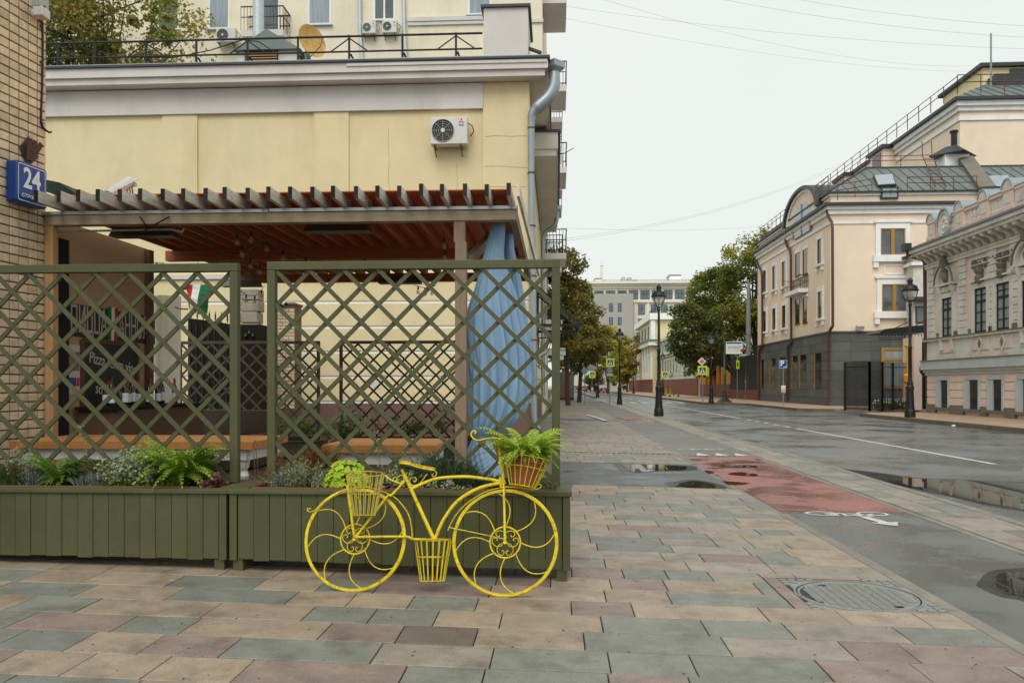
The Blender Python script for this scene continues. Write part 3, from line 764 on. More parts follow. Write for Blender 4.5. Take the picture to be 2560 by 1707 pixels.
def trellis(x0, x1, y, z0, z1, label, mat='green_paint', pitch=.2775, fr=.066, sl=.033, post_to=None, grp='green lattice trellises'):
    t = thing('trellis', label, 'trellis', ((x0+x1)/2, y, z0), grp)
    pt = z0 if post_to is None else post_to
    for xa in (x0, x1-fr): MB().box(xa, xa+fr, y-fr/2, y+fr/2, pt, z1-fr-.001).build('post', mat, t, bevel=.004)
    MB().box(x0, x1, y-fr/2-.002, y+fr/2, z1-fr, z1).build('top_rail', mat, t, bevel=.004)
    MB().box(x0+fr, x1-fr, y-fr/2+.006, y+fr/2-.004, z0, z0+.055).build('bottom_rail', mat, t)
    a, b, c, d = x0+fr, x1-fr, z0+.055, z1-fr; H = d-c; W = b-a
    n = int(round((W)/pitch)); p = W/n
    for sgn, yy in ((-1, y-.012), (1, y+.010)):
        k = -int(H/p)-1
        while True:
            xt = a+p*k if sgn == -1 else a+p*k          # where the slat meets the top rail line
            # '\' runs down to the right from (xt, d); '/' runs down to the left
            if sgn == -1: s0, s1 = max(0, a-xt), min(H, b-xt)
            else: s0, s1 = max(0, xt-b), min(H, xt-a)
            if (sgn == -1 and xt > b) or (sgn == 1 and xt > b+H): break
            if s1-s0 > .03:
                dx = 1 if sgn == -1 else -1
                P, Q = V((xt+dx*s0, yy, d-s0)), V((xt+dx*s1, yy, d-s1))
                tt = (Q-P).normalized()*.012; P = P+V((random.uniform(-.003,.003),random.uniform(-.001,.001),0)); Q = Q+V((random.uniform(-.003,.003),random.uniform(-.001,.001),0))
                MB().bar(P-tt, Q+tt, sl, .020, (0,1,0)).build('slat', mat, t)
            k += 1
    return t
trellis(-6.35, -2.555, 6.30, .668, 2.432, 'green lattice trellis at the left, cut off by the picture edge')
trellis(-2.315, .032, 6.30, .668, 2.440, 'green lattice trellis behind the yellow bicycle')

# ================================================================== PLANTS
def frond(m, base, dirx, diry, L, lift, droop, w, npin=13, curl=.0, rnd=random):
    d = V((dirx, diry, 0)); d.normalize()
    p0 = V(base); p1 = p0+d*(L*.18)+V((0,0,L*lift*.6)); p2 = p0+d*(L*.55)+V((0,0,L*lift)); p3 = p0+d*L*.95+V((0,0,L*(lift-droop)))
    C = bez(p0,p1,p2,p3,npin); side0 = V((-d.y,d.x,0))
    tw = rnd.uniform(-.7,.7)
    for i in range(1, len(C)):
        t = (C[i]-C[i-1]).normalized(); s = (side0*cos(tw)+t.cross(side0)*sin(tw)).normalized()
        u = i/len(C); ln = w*(sin(pi*min(1,(u*.92+.10)))**.8)*(1-.35*u)
        hw = (C[i]-C[i-1]).length*.42
        for sg in (-1,1):
            tip = C[i]+s*(sg*ln)+t*(ln*.42)-V((0,0,ln*.18)); mid = C[i]+s*(sg*ln*.5)+t*(ln*.18)+V((0,0,ln*.06))
            m._add([C[i]-t*hw*.6, mid-t*hw, tip, mid+t*hw, C[i]+t*hw*.6], [(0,1,3,4),(1,2,3)])
    m.tube(C[::2] if len(C)%2 else C[::2]+[C[-1]], .0016, 3, cap=False)
def fern(px, pyb, pyt, half, Y, n, mat, label, z=None, seed=0, lift=(.55,1.0), droop=(.05,.5), name='fern', grp=None, front=.6, wr=.20):
    rnd = random.Random(seed); b = yp(px, pyb, Y); zz = b.z if z is None else z
    k = Y/1991; H = (pyb-pyt)*k; Wd = half*k; m = MB()
    for i in range(n):
        a = 2*pi*(i+rnd.random())/n; up = rnd.random()**.7
        dx, dy = cos(a), sin(a)*front; L = (H*(.75+.3*rnd.random())*up + Wd*(1-up))*1.12
        lf = lift[0]+(lift[1]-lift[0])*up; dr = droop[1]*(1-up)+droop[0]+rnd.uniform(0,.12)
        if up > .6: dx *= .55; dy *= .5
        bs = V((b.x+rnd.uniform(-.3,.3)*Wd*.5, Y+rnd.uniform(-.03,.03), zz))
        sc = min(1.0, Wd/max(1e-3, abs(dx)*L*.95)) if up < .6 else 1
        frond(m, bs, dx, dy, L*max(.6, sc), lf, dr, L*wr, npin=15, rnd=rnd)
    o = m.build(name, mat, None, label=label, cat='plant', group=grp); return o
def leafm(m, p, nrm, sz, rnd, asp=.7, fold=.25):
    nrm = V(nrm).normalized(); t = nrm.orthogonal().normalized(); a = rnd.uniform(0,2*pi); b = nrm.cross(t)
    u = t*cos(a)+b*sin(a); v = nrm.cross(u)
    m._add([p-u*sz*.5, p+v*sz*asp*.5+nrm*sz*fold*.5+u*sz*.05, p+u*sz*.5, p-v*sz*asp*.5+nrm*sz*fold*.5+u*sz*.05], [(0,1,2),(0,2,3)])
def bush(px, pyb, pyt, half, Y, n, size, mat, label, seed=0, depth=.14, trail=0, name='leafy_plant', asp=.75, stems=True, top=1.0):
    rnd = random.Random(seed); b = yp(px, pyb, Y); k = Y/1991; H = (pyb-pyt)*k; Wd = half*k
    t = thing(name, label, 'plant', tuple(b)); m = MB(); st = MB()
    # sprigs rise from the soil, leaves sit along them
    ns = max(8, int(n*1.7)//14); size *= 1.12
    for i in range(ns):
        a = rnd.uniform(-1,1); r = rnd.uniform(-1,1)
        base = V((b.x+a*Wd*.6, Y+r*depth*.5, b.z)); hh = H*(1-.5*a*a)*rnd.uniform(.6,1.2)*top
        tip = base+V((a*Wd*.5+rnd.uniform(-.02,.02), r*depth*.5-.02, hh))
        midp = (base+tip)/2+V((rnd.uniform(-.02,.02), -.01, hh*.1)); C = bez(base, midp, midp, tip, 8)
        st.tube(C, .0018, 3, cap=False)
        for q in range(14):
            u = rnd.uniform(.15,1); p = C[min(8,int(u*8))]+V((rnd.gauss(0,size*.5), rnd.gauss(0,size*.5), rnd.gauss(0,size*.35)))
            leafm(m, p, (rnd.uniform(-.7,.7), rnd.uniform(-1,.1), rnd.uniform(.1,1)), size*rnd.uniform(.6,1.15), rnd, asp)
    m.build('leaves', mat, t); st.build('stems', 'stem_green', t, kind='stuff'); return t
def blades(px, pyb, pyt, half, Y, n, w, mat, label, seed=0, name='tufted_plant', lean=.6, depth=.10):
    rnd = random.Random(seed); b = yp(px, pyb, Y); k = Y/1991; H = (pyb-pyt)*k; Wd = half*k; m = MB()
    for i in range(n):
        a = rnd.uniform(-1,1); base = V((b.x+a*Wd*.8, Y+rnd.uniform(-1,1)*depth*.5, b.z)); h = H*rnd.uniform(.5,1.2)*(1-.4*a*a)
        tip = base+V((a*Wd*.35*lean+rnd.gauss(0,h*lean*.45), rnd.gauss(0,h*lean*.4)-.01, h)); mid = base*.45+tip*.55+V((0,0,h*.12))
        s = V((rnd.uniform(-1,1), rnd.uniform(-1,1), 0)).normalized()*w
        m._add([base-s*.6, base+s*.6, mid+s, mid-s, tip], [(0,1,2,3),(3,2,4)])
    return m.build(name, mat, None, label=label, cat='plant')
YP = 6.14
blades(25, 1224, 1150, 45, YP, 420, .0035, 'thyme', 'dense dark green thyme clump at the far left edge', 1, 'thyme_plant')
blades(84, 1222, 1160, 28, YP-.02, 170, .0035, 'lavender', 'small grey lavender clump between the thyme and the small fern', 2, 'lavender_plant')
bush(60, 1200, 1110, 80, YP+.06, 150, .026, 'grey_leaf', 'straggly pale creeper climbing the trellis at the far left', 3)
fern(152, 1219, 1138, 54, YP, 44, 'fern_dark', 'small green fern between the two lavender clumps', seed=4)
blades(232, 1222, 1178, 44, YP-.02, 260, .0035, 'lavender', 'grey lavender clump just right of the small fern', 5, 'lavender_plant')
blades(285, 1226, 1190, 40, YP-.05, 130, .004, 'grass_blade', 'low bright green grass tuft under the variegated bush', 6, 'grass_tuft', lean=1.1)
bush(335, 1215, 1112, 78, YP, 560, .030, 'variegated', 'white edged variegated bush left of the big fern', 7, depth=.2)
fern(448, 1222, 1108, 92, YP, 96, 'fern', 'big bright green fern in the left planter', seed=8, wr=.17)
blades(400, 1226, 1196, 60, YP-.06, 150, .006, 'fern', 'low yellow-green ground cover along the rim before the big fern', 12, 'ground_cover', lean=1.2)
bush(545, 1216, 1183, 28, YP-.04, 90, .030, 'heuchera', 'small dark red heuchera at the planter end by the trellis post', 9, asp=1.0)
# second planter
def dead_stems():
    t = thing('dead_plant', 'bare brown dead stems in dark soil beside trellis post', 'plant', tuple(yp(655, 1210, YP)))
    m = MB(); r = random.Random(4)
    for pts in (((640,1210),(636,1150),(634,1110),(640,1100)),((652,1210),(625,1185),(612,1163)),((660,1212),(680,1170),(705,1150),(700,1110),(684,1080)),((655,1212),(665,1175),(690,1145),(698,1132)),((648,1212),(645,1180),(642,1140),(638,1120))):
        m.tube(cat([yp(x,y,YP+r.uniform(-.03,.03)) for x,y in pts]), .0028, 4)
    m.build('stems', 'stem_brown', t, kind='stuff')
    m = MB()
    for i in range(60):
        x = r.uniform(660,705); y = 1205-(x-655)*1.5+r.uniform(-12,12)
        leafm(m, yp(x,y,YP), (r.uniform(-1,1),-1,r.uniform(-.5,.5)), .016, r, .4)
    m.build('leaves', 'dead_leaf', t)
dead_stems()
bush(755, 1222, 1150, 76, YP, 620, .017, 'grey_leaf', 'grey-green small leaved herb bush left of the lime plant', 21, depth=.2)
blades(705, 1222, 1178, 26, YP-.04, 130, .003, 'lavender', 'sparse grey tuft at the foot of the second trellis post', 22, 'lavender_plant')
blades(800, 1170, 1108, 48, YP+.3, 260, .004, 'dead_leaf', 'bronze feathery shrub behind the trellis, above the grey herb', 23, 'bronze_shrub', lean=1.0)
def ruffled(px, pyb, pyt, half, Y, n, size, mat, label, seed):
    rnd = random.Random(seed); b = yp(px, pyb, Y); k = Y/1991; H = (pyb-pyt)*k; Wd = half*k
    t = thing('heuchera_plant', label, 'plant', tuple(b)); m = MB(); st = MB()
    for i in range(n):
        a = rnd.uniform(0, 2*pi); e = rnd.random(); rr = sqrt(1-e*e)
        nrm = V((cos(a)*rr, sin(a)*rr*.8-.35, e+.15)).normalized()
        q_ = rnd.uniform(.7,1.18); c = V((b.x+cos(a)*rr*Wd*.85*q_, Y+sin(a)*rr*.10-.02, b.z+H*(.12+.8*e*q_)))
        st.tube([V((b.x, Y, b.z)), (c+V((b.x,Y,b.z)))/2+V((0,0,.02)), c], .002, 3, cap=False)
        tt = nrm.orthogonal().normalized(); bb = nrm.cross(tt); s = size*rnd.uniform(.7,1.15); N = 16; vs = [c]
        for j in range(N):
            an = 2*pi*j/N; r_ = s*(1+.16*cos(an*5+i)+rnd.uniform(-.06,.06)); vs.append(c+tt*r_*cos(an)+bb*r_*sin(an)+nrm*(s*(.22*sin(an*5)+rnd.uniform(-.08,.08))-s*.1))
        m._add(vs, [(0,1+j,1+(j+1)%N) for j in range(N)])
    m.build('leaves', mat, t); st.build('stems', 'stem_green', t, kind='stuff')
ruffled(870, 1226, 1148, 62, YP-.02, 84, .038, 'lime_leaf', 'lime green ruffled heuchera behind the rear wire basket', 24)
bush(1000, 1222, 1168, 62, YP, 260, .024, 'variegated', 'variegated trailing plant under the saddle', 25)
blades(1100, 1215, 1128, 92, YP+.05, 520, .0035, 'conifer', 'dark green needle shrub behind the bicycle top tube', 26, 'needle_shrub', lean=1.0, depth=.25)
bush(1105, 1234, 1196, 76, YP-.05, 340, .022, 'variegated', 'low variegated creeper along the rim below the top tube', 27)
blades(1215, 1222, 1180, 60, YP, 320, .0035, 'conifer', 'low dark green cover between the creeper and the flower pot', 28, 'needle_shrub', lean=1.0)
bush(1376, 1234, 1202, 30, YP, 170, .020, 'thyme', 'small dark green leafy tuft at the right end of the planter', 29)
def vine(pts, label, seed, n=26):
    r = random.Random(seed); t = thing('creeper', label, 'plant', tuple(yp(pts[0][0], pts[0][1], 6.27)))
    C = cat([yp(x,y,6.265) for x,y in pts]); MB().tube(C, .0018, 4).build('stem', 'stem_green', t)
    m = MB()
    for i in range(n): leafm(m, r.choice(C)+V((r.gauss(0,.012), r.uniform(-.02,.01), r.gauss(0,.012))), (r.uniform(-1,1),-1,r.uniform(-.3,1)), .02, r, .8)
    m.build('leaves', 'grey_leaf', t)
vine([(250,1172),(225,1150),(218,1130),(206,1075),(202,1065)], 'thin creeper sprig hanging on the left trellis slats', 1)
vine([(960,1200),(950,1160),(948,1130),(935,1110),(940,1080)], 'thin creeper climbing the trellis left of the saddle', 2)
vine([(1040,1190),(1010,1150),(1020,1120),(1012,1110)], 'thin creeper climbing the trellis above the saddle', 3, 18)
vine([(1120,1190),(1150,1160),(1175,1145),(1215,1130)], 'thin creeper stem crossing toward the handlebar', 4, 14)

# ================================================================== YELLOW BICYCLE
B0, BL = 5.42, .24                      # the bicycle's plane: foot line and lean towards the planter
def BP(px, py, off=0.0):
    d = _d(px, py); k = (B0+off+BL*EYE)/(d.y-BL*d.z); return _c+d*k
EX = V((1,0,0)); EW = V((0,BL,1)).normalized(); EN = EX.cross(EW)      # along, up, (−) normal
bike = thing('bicycle_planter', 'bright yellow iron bicycle planter with three wire baskets leaning on the green planter', 'bicycle', (-.55, B0, gz(-.5)))
YEL = 'yellow_paint'
def wheel(cx, cy, rx, hub_r):
    c = BP(cx, cy); k = (c-_c).dot(_f); R_ = rx*k/1991-.015; hr = hub_r*k/1991
    P = lambda r, a, o=0: c+EX*(r*cos(a))+EW*(r*sin(a))+EN*o
    m = MB(); m.tube([P(R_, 2*pi*i/72) for i in range(72)], .0115, 8, closed=True)
    m.tube([P(R_-.010, 2*pi*i/72, .010) for i in range(72)], .0035, 5, closed=True)
    w = m.build('wheel', YEL, bike, smooth=True)
    m = MB(); m.tube([P(hr, 2*pi*i/40) for i in range(40)], .0060, 6, closed=True); m.build('hub_ring', YEL, w, smooth=True)
    for i in range(8):
        a = 2*pi*i/8
        C = bez(P(hr, a), P(hr+(R_-hr)*.36, a-RAD(13)), P(hr+(R_-hr)*.74, a-RAD(11)), P(R_-.008, a+RAD(11)), 14)
        MB().tube(C, .0040, 6).build('spoke', YEL, w, smooth=True)
    H = [(0,-.07),(-.30,-.10),(-.52,-.36),(-.46,-.70),(-.22,-.84),(-.07,-.68),(-.13,-.52),(-.22,-.58)]
    for th in (0, 2*pi/3, 4*pi/3):
        m = MB()
        for sg in (1,-1):
            pts = []
            for (x, y) in H:
                x *= sg; X = x*cos(th)-y*sin(th); Y_ = x*sin(th)+y*cos(th); pts.append(c+EX*(X*hr)+EW*(Y_*hr))
            m.tube(cat(pts, 5), .0028, 5)
        m.build('scroll', YEL, w, smooth=True)
    MB().lathe([(.0,-.03),(.012,-.03),(.014,-.02),(.014,.02),(.012,.03),(0,.03)], c, 12, EN).build('axle', YEL, w, smooth=True)
    return c
wheel(888, 1347, 130, 36.5)
wheel(1263, 1355, 134.5, 38)
def tube_px(name, pts, r, off=0, n=10, parent=bike, mat=YEL, sm=6):
    return MB().tube(cat([BP(x,y,off) for x,y in pts], sm) if len(pts) > 2 else [BP(x,y,off) for x,y in pts], r, n).build(name, mat, parent, smooth=True)
tube_px('seat_tube', [(1005,1173),(1086,1349)], .0125)
tube_px('seat_tube', [(1017,1205),(1080,1345)], .006, .03)
for o in (-.03, .03):
    tube_px('chain_stay', [(889,1342),(950,1341),(1010,1341),(1022,1342),(1033,1347),(1066,1348)], .0085, o)
    tube_px('seat_stay', [(890,1341),(930,1290),(966,1243),(973,1238),(981,1235),(1012,1202)], .0085, o)
tube_px('basket_stay', [(886,1343),(868,1212)], .009, -.035)
tube_px('top_tube', [(1030,1221),(1062,1206),(1098,1195),(1160,1191),(1205,1195),(1250,1202)], .0115)
tube_px('down_tube', [(1087,1348),(1107,1302),(1138,1258),(1176,1230),(1212,1215),(1250,1207)], .0125)
for o in (-.028, .028): tube_px('fork', [(1259,1206),(1261,1280),(1262,1352)], .0085, o)
def twisted():
    a, b = BP(1253,1150), BP(1259,1210); m = MB(); t = (b-a).normalized(); e1 = t.orthogonal().normalized(); e2 = t.cross(e1)
    for s in range(4): m.tube([a+(b-a)*(i/24)+(e1*cos(s*pi/2+i*.55)+e2*sin(s*pi/2+i*.55))*.007 for i in range(25)], .0065, 5)
    m.build('steering_column', YEL, bike, smooth=True)
    tube_px('steering_column', [(1249,1118),(1253,1168)], .013)
    MB().lathe([(.016,-.006),(.016,.006)], BP(1255,1171), 12, t).build('collar', YEL, bike)
twisted()
for (x, y0_, y1_) in ((1252,1192,1219),(1262,1200,1210)):
    tube_px('head_clamp', [(x-2,y0_),(x+1,y1_)], .009)
def ribbon(name, pts, w, th=.0022, off=0, parent=bike, sm=6):
    C = cat([BP(x,y,off) for x,y in pts], sm); m = MB(); n = len(C); A=[];Bq=[];A2=[];B2=[]
    for i in range(n):
        t = (C[min(i+1,n-1)]-C[max(i-1,0)]).normalized(); nn = t.cross(EN).normalized()*th
        A.append(C[i]+EN*(w/2)+nn); Bq.append(C[i]-EN*(w/2)+nn); A2.append(C[i]+EN*(w/2)-nn); B2.append(C[i]-EN*(w/2)-nn)
    m.strip(A,Bq); m.strip(B2,A2); m.strip(Bq,B2); m.strip(A2,A); return m.build(name, YEL, parent, smooth=True)
z3 = lambda l: [(1100+x/5.227, 1200+y/5.227) for x,y in l]
zf = lambda l: [(720+x/3.178, 1060+y/3.178) for x,y in l]
zb = lambda l: [(1100+x/6.029, 1060+y/6.029) for x,y in l]
ribbon('front_mudguard', z3([(105,660),(130,600),(205,465),(330,325),(500,205),(660,132),(830,97),(1000,92),(1150,116),(1250,122),(1310,100),(1322,72),(1302,54),(1288,66)]), .045)
ribbon('rear_mudguard', zf([(180,676),(170,668),(160,676),(164,690),(185,695),(230,678),(290,624),(370,566),(470,520),(600,500),(700,516),(830,568),(900,630),(960,720),(985,830),(990,905)]), .040)
for o in (-.03,.03):
    tube_px('mudguard_stay', z3([(115,615),(480,690),(845,768)]), .0032, o, 6)
ribbon('handlebar', zb([(960,330),(900,235),(820,206),(700,220),(590,242),(510,220),(470,165),(488,112),(528,100),(543,124),(520,140)]), .020, .004, -.02)
tube_px('handlebar_stem', [(1249,1120),(1246,1104)], .011)
def saddle():
    c0, c1 = BP(999,1160), BP(1088,1172); t = (c1-c0); L = t.length; t.normalize(); up = EN.cross(t); up = up if up.z > 0 else -up
    prof = [(0,.030),(.06,.062),(.18,.080),(.34,.078),(.5,.055),(.68,.032),(.85,.026),(.96,.022),(1,.010)]
    rim = []
    for u, w in prof: rim.append((u, w))
    top = [c0+t*(u*L)+EN*w+up*(.008*(1-u)+(.006 if u<.4 else 0)) for u,w in rim]+[c0+t*(u*L)-EN*w+up*(.008*(1-u)+(.006 if u<.4 else 0)) for u,w in reversed(rim)]
    m = MB(); m.prism([p-up*.006 for p in top], up*.012); 
    o = m.build('saddle', YEL, bike)
    cen = sum(top, V())/len(top)
    MB().prism([cen+(p-cen)*.93-up*.030 for p in top], up*.023).build('saddle_pad', 'dark_saddle', o)
    A = MB()
    n = len(top); A.grid([[p+up*.008 for p in top], [p-up*.016 for p in top], [cen+(p-cen)*.985-up*.016 for p in top], [cen+(p-cen)*.985+up*.008 for p in top]], closed=True)
    A.build('saddle_band', YEL, o)
saddle()
tube_px('scroll', zf([(1172,372),(1180,395),(1168,414),(1148,412),(1146,396),(1158,392)]), .0035, n=6)
tube_px('scroll', zf([(985,485),(968,462),(972,432),(998,420),(1020,436),(1012,456),(996,450)]), .0035, n=6)
tube_px('scroll', zf([(985,485),(1010,487),(1050,468),(1078,432),(1106,392)]), .0035, n=6)
tube_px('scroll', zf([(890,470),(915,450),(922,424),(900,405),(875,420),(855,455),(835,445),(842,424),(862,424)]), .0032, n=6)
tube_px('basket_arm', zf([(770,405),(815,440),(885,468),(905,462)]), .006, n=6)
def basket(name, top_c, top_r, bot_c, bot_r, off, tilt=0, mat=YEL, n=18, mid=.45, grate=True, r=.0032):
    tc, bc = BP(top_c[0], top_c[1], off), BP(bot_c[0], bot_c[1], off); k = (tc-_c).dot(_f)/1991
    rt, rb = top_r*k, bot_r*k; ax = (tc-bc).normalized(); e1 = (EX-ax*EX.dot(ax)).normalized(); e2 = ax.cross(e1)
    P = lambda c, r_, a: c+e1*(r_*cos(a))+e2*(r_*sin(a))
    m = MB()
    rim = m.tube([P(tc, rt, 2*pi*i/36) for i in range(36)], r*1.35, 6, closed=True).build(name, mat, bike, smooth=True)
    MB().tube([P(bc, rb, 2*pi*i/32) for i in range(32)], r*1.1, 6, closed=True).build('hoop', mat, rim, smooth=True)
    MB().tube([P(tc+(bc-tc)*mid, rt+(rb-rt)*mid, 2*pi*i/32) for i in range(32)], r*1.0, 6, closed=True).build('hoop', mat, rim, smooth=True)
    for i in range(n):
        a = 2*pi*i/n; MB().tube([P(tc, rt, a), P(bc, rb, a)], r, 5).build('wire', mat, rim)
    if grate:
        g = MB()
        for i in range(-3, 4):
            y = i*rb/4; h = sqrt(rb*rb-y*y); g.tube([bc+e1*y-e2*h, bc+e1*y+e2*h], r*.8, 4); g.tube([bc+e2*y-e1*h, bc+e2*y+e1*h], r*.8, 4)
        g.build('bottom_grate', mat, rim)
    return tc, bc, rt, rb, ax, e1, e2
basket('rear_basket', (913.5,1184), 47, (910.5,1289), 27, -.12, mat='yellow_rusty', mid=.46)
basket('lower_basket', (1082.5,1349), 46.5, (1081,1452), 30, .07, mid=.42)
tc, bc, rt, rb, ax, e1, e2 = basket('front_basket', (1317,1146), 57, (1306,1216), 32.5, .0, mid=.36)
tube_px('basket_arm', zb([(960,940),(1040,945),(1240,958),(1430,965)]), .005, n=6)
pot = thing('flower_pot', 'brown plastic flower pot inside the tilted front basket', 'flower pot', tuple(bc))
MB().lathe([(rb*.80,.008),(rt*.74,(tc-bc).length*.80),(rt*.80,(tc-bc).length*.80),(rt*.82,(tc-bc).length*.98),(rt*.76,(tc-bc).length*.98),(rt*.70,(tc-bc).length*.9)], bc, 28, ax).build('pot_wall', 'pot_brown', pot, smooth=True)
MB().lathe([(0,(tc-bc).length*.88),(rt*.72,(tc-bc).length*.88)], bc, 20, ax, cap=False).build('soil', 'soil', pot)
def pot_fern():
    r = random.Random(31); m = MB(); b = bc+ax*((tc-bc).length*.86)
    for i in range(130):
        a = 2*pi*i/130*7.3; up = r.random()**.85; dx, dy = cos(a), sin(a)*.8
        L = r.uniform(.15,.275)*(.9 if up < .5 else 1.08)
        if up > .55: dx *= .6; dy *= .6
        bs = b+V((cos(a)*r.uniform(0,.08), sin(a)*r.uniform(0,.06), 0)); frond(m, bs, dx+.08, dy, L, .38+.55*up, .05+.5*(1-up), L*.20, npin=14, rnd=r)
    m.build('fern', 'fern_bright', None, label='bright yellow-green fern spilling out of the front bicycle basket', cat='plant')
pot_fern()
# ================================================================== BRICK HOUSE AT THE LEFT
random.seed(8)
CX, CYY = yp(114, 560, 8.5).x, 8.5            # the corner where the pergola starts
WA = RAD(5.5); wd = V((sin(WA), cos(WA), 0)); wn_ = V((cos(WA), -sin(WA), 0))   # along the wall (away), out of the wall
house = thing('brick_house', 'yellow brick house corner with a blue number plate at the left edge', 'building', (CX, CYY, 0))
corner = V((CX, CYY, 0))
BW, BH = .131, .0965
def wall_pt(u, z, out=0): return corner - wd*u + wn_*out + V((0,0,z))     # u metres from the corner towards the camera
m = MB(); a, b = wall_pt(0,-.2,-.012), wall_pt(3.2,-.2,-.012)
m.prism([a, b, b-wn_*.5, a-wn_*.5], (0,0,7.2)); m.build('mortar_wall', 'mortar', house)
def brick_mesh(w, h):
    m = MB(); c = .004; j = .0145
    w2, h2, d = w/2-j/2, h/2-j/2, .010
    f = [(-w2+c,d,-h2+c),(w2-c,d,-h2+c),(w2-c,d,h2-c),(-w2+c,d,h2-c)]; g = [(-w2,d-c,-h2),(w2,d-c,-h2),(w2,d-c,h2),(-w2,d-c,h2)]; bk = [(-w2,-.03,-h2),(w2,-.03,-h2),(w2,-.03,h2),(-w2,-.03,h2)]
    m._add(f+g+bk, [(0,1,2,3),(4,5,1,0),(5,6,2,1),(6,7,3,2),(7,4,0,3),(8,9,5,4),(9,10,6,5),(10,11,7,6),(11,8,4,7)]); return m.mesh('brick', 'brick_yellow')
bme = brick_mesh(BW, BH); rotz = math.atan2(-wd.y, -wd.x)      # local x towards the camera, local y out of the wall
ex = -wd; ey = wn_
Rm = Matrix(((ex.x, ey.x, 0), (ex.y, ey.y, 0), (0, 0, 1))).to_euler()
flip = Matrix(((ex.x, ey.x, 0), (ex.y, ey.y, 0), (0, 0, 1))).determinant() < 0
rest = MB()
for r in range(58):
    z = .55+r*BH
    for cI in range(6):
        u = BW*(cI+.5)
        p = wall_pt(u, z, random.uniform(-.0015,.002))
        if cI < 5 and (0 < r < 57):
            o = inst('brick', bme, house, tuple(p), (random.uniform(-.006,.006), 0, math.atan2(wn_.y, wn_.x)-pi/2+random.uniform(-.01,.01)))
        else:
            rest.obox(p-wn_*.01, wd*(BW/2-.006), wn_*.02, V((0,0,BH/2-.006)))
rest.build('brickwork_beyond', 'brick_yellow', house, kind='stuff')
# number plate
def on_wall(px, py, out=.0):
    d = _d(px, py); pl = corner+wn_*out; k = (pl-_c).dot(wn_)/d.dot(wn_); return _c+d*k
plate = thing('number_plate', 'blue box number plate reading 24 on the brick corner', 'sign', tuple(on_wall(80,460,.1)))
pc = [on_wall(55, 412, .14), on_wall(111, 434, .14), on_wall(110, 510, .14), on_wall(55, 507, .14)]
cu_ = (on_wall(80,463,.14)-corner).dot(-wd); cz = on_wall(80,463,.14).z
SZ = .215
def rounded(w, h, r, n=5):
    o = []
    for cx_, cz_, a0 in ((w-r,h-r,0),(-w+r,h-r,pi/2),(-w+r,-h+r,pi),(w-r,-h+r,3*pi/2)):
        for i in range(n+1): a = a0+pi/2*i/n; o.append((cx_+r*cos(a), cz_+r*sin(a)))
    return o
def pw(u, z, out): return wall_pt(cu_+u, cz+z, out)
MB().prism([pw(u,z,.02) for u,z in rounded(SZ,SZ,.035)], wn_*.12).build('box', 'sign_blue', plate, bevel=.008)
A = [pw(u,z,.142) for u,z in rounded(SZ-.022,SZ-.022,.022)]; Bq = [pw(u,z,.142) for u,z in rounded(SZ-.030,SZ-.030,.018)]
m = MB(); m.grid([A,Bq], closed=True); m.build('border', 'sign_white', plate)
tr = (pi/2, 0, math.atan2(wd.y, wd.x))
text('numeral', '24', 'sign_white', plate, tuple(pw(0,.045,.1425)), tr, .30, sx=.82, bold=.006)
text('lettering', 'СТРОЕНИЕ', 'sign_white', plate, tuple(pw(-.01,-.135,.1425)), tr, .052, sx=1.1, bold=.001)
# folded brown metal lamp above the plate
lam = thing('wall_lamp', 'brown folded metal fan lamp above the number plate', 'lamp', tuple(on_wall(70,400,.05)))
m = MB(); q = [on_wall(47,368,.02), on_wall(70,341,.02), on_wall(95,393,.02), on_wall(72,414,.02), on_wall(66,410,.02)]; m.prism(q, wn_*.012); m.build('back_plate', 'brown_metal', lam)
for a, b in (((70,400),(76,346)),((74,398),(89,352)),((76,402),(104,360))):
    MB().bar(on_wall(a[0],a[1],.05), on_wall(b[0],b[1],.10), .055, .012, tuple(wn_)).build('fin', 'brown_metal', lam)
# wall camera, junction box, conduit
cam_t = thing('security_camera', 'white boxy security camera at the top of the brick corner', 'camera', tuple(on_wall(110,35,.1)))
p = on_wall(104, 34, .12); MB().obox(p, V((.055,0,0)), V((0,.07,0)), V((0,0,.05))).build('body', 'plastic_white', cam_t, bevel=.01)
p2 = on_wall(115, 34, .12)+V((.0,-.075,0)); MB().obox(p2, V((.045,0,0)), V((0,.008,0)), V((0,0,.045))).build('lens_face', 'sign_black', cam_t, bevel=.006)
MB().lathe([(.05,0),(.055,.012),(.03,.03)], on_wall(84,37,.0), 16, wn_).build('mount', 'plastic_white', cam_t)
MB().bar(on_wall(84,37,.03), p, .03, .03).build('arm', 'plastic_white', cam_t)
MB().obox(on_wall(100, 8, .05), wd*.07, wn_*.05, V((0,0,.06))).build('junction_box', 'plastic_grey', None, label='grey junction box above the security camera on the bricks', cat='junction box')
cd = thing('cable_conduit', 'black ribbed cable conduit running down the brick edge', 'cable', tuple(on_wall(106,200,.02)))
MB().tube(cat([on_wall(102,48,.03), on_wall(106,62,.02), on_wall(107,120,.02), on_wall(106,200,.02), on_wall(104,260,.02), on_wall(103,300,.02), on_wall(107,318,.02), on_wall(122,331,.02), on_wall(128,330,.02)]), .011, 8).build('pipe', 'black_metal', cd, smooth=True)
for y_ in (67, 157, 308): MB().obox(on_wall(103, y_, .012), wd*.02, wn_*.012, V((0,0,.012))).build('clip', 'black_metal', cd)

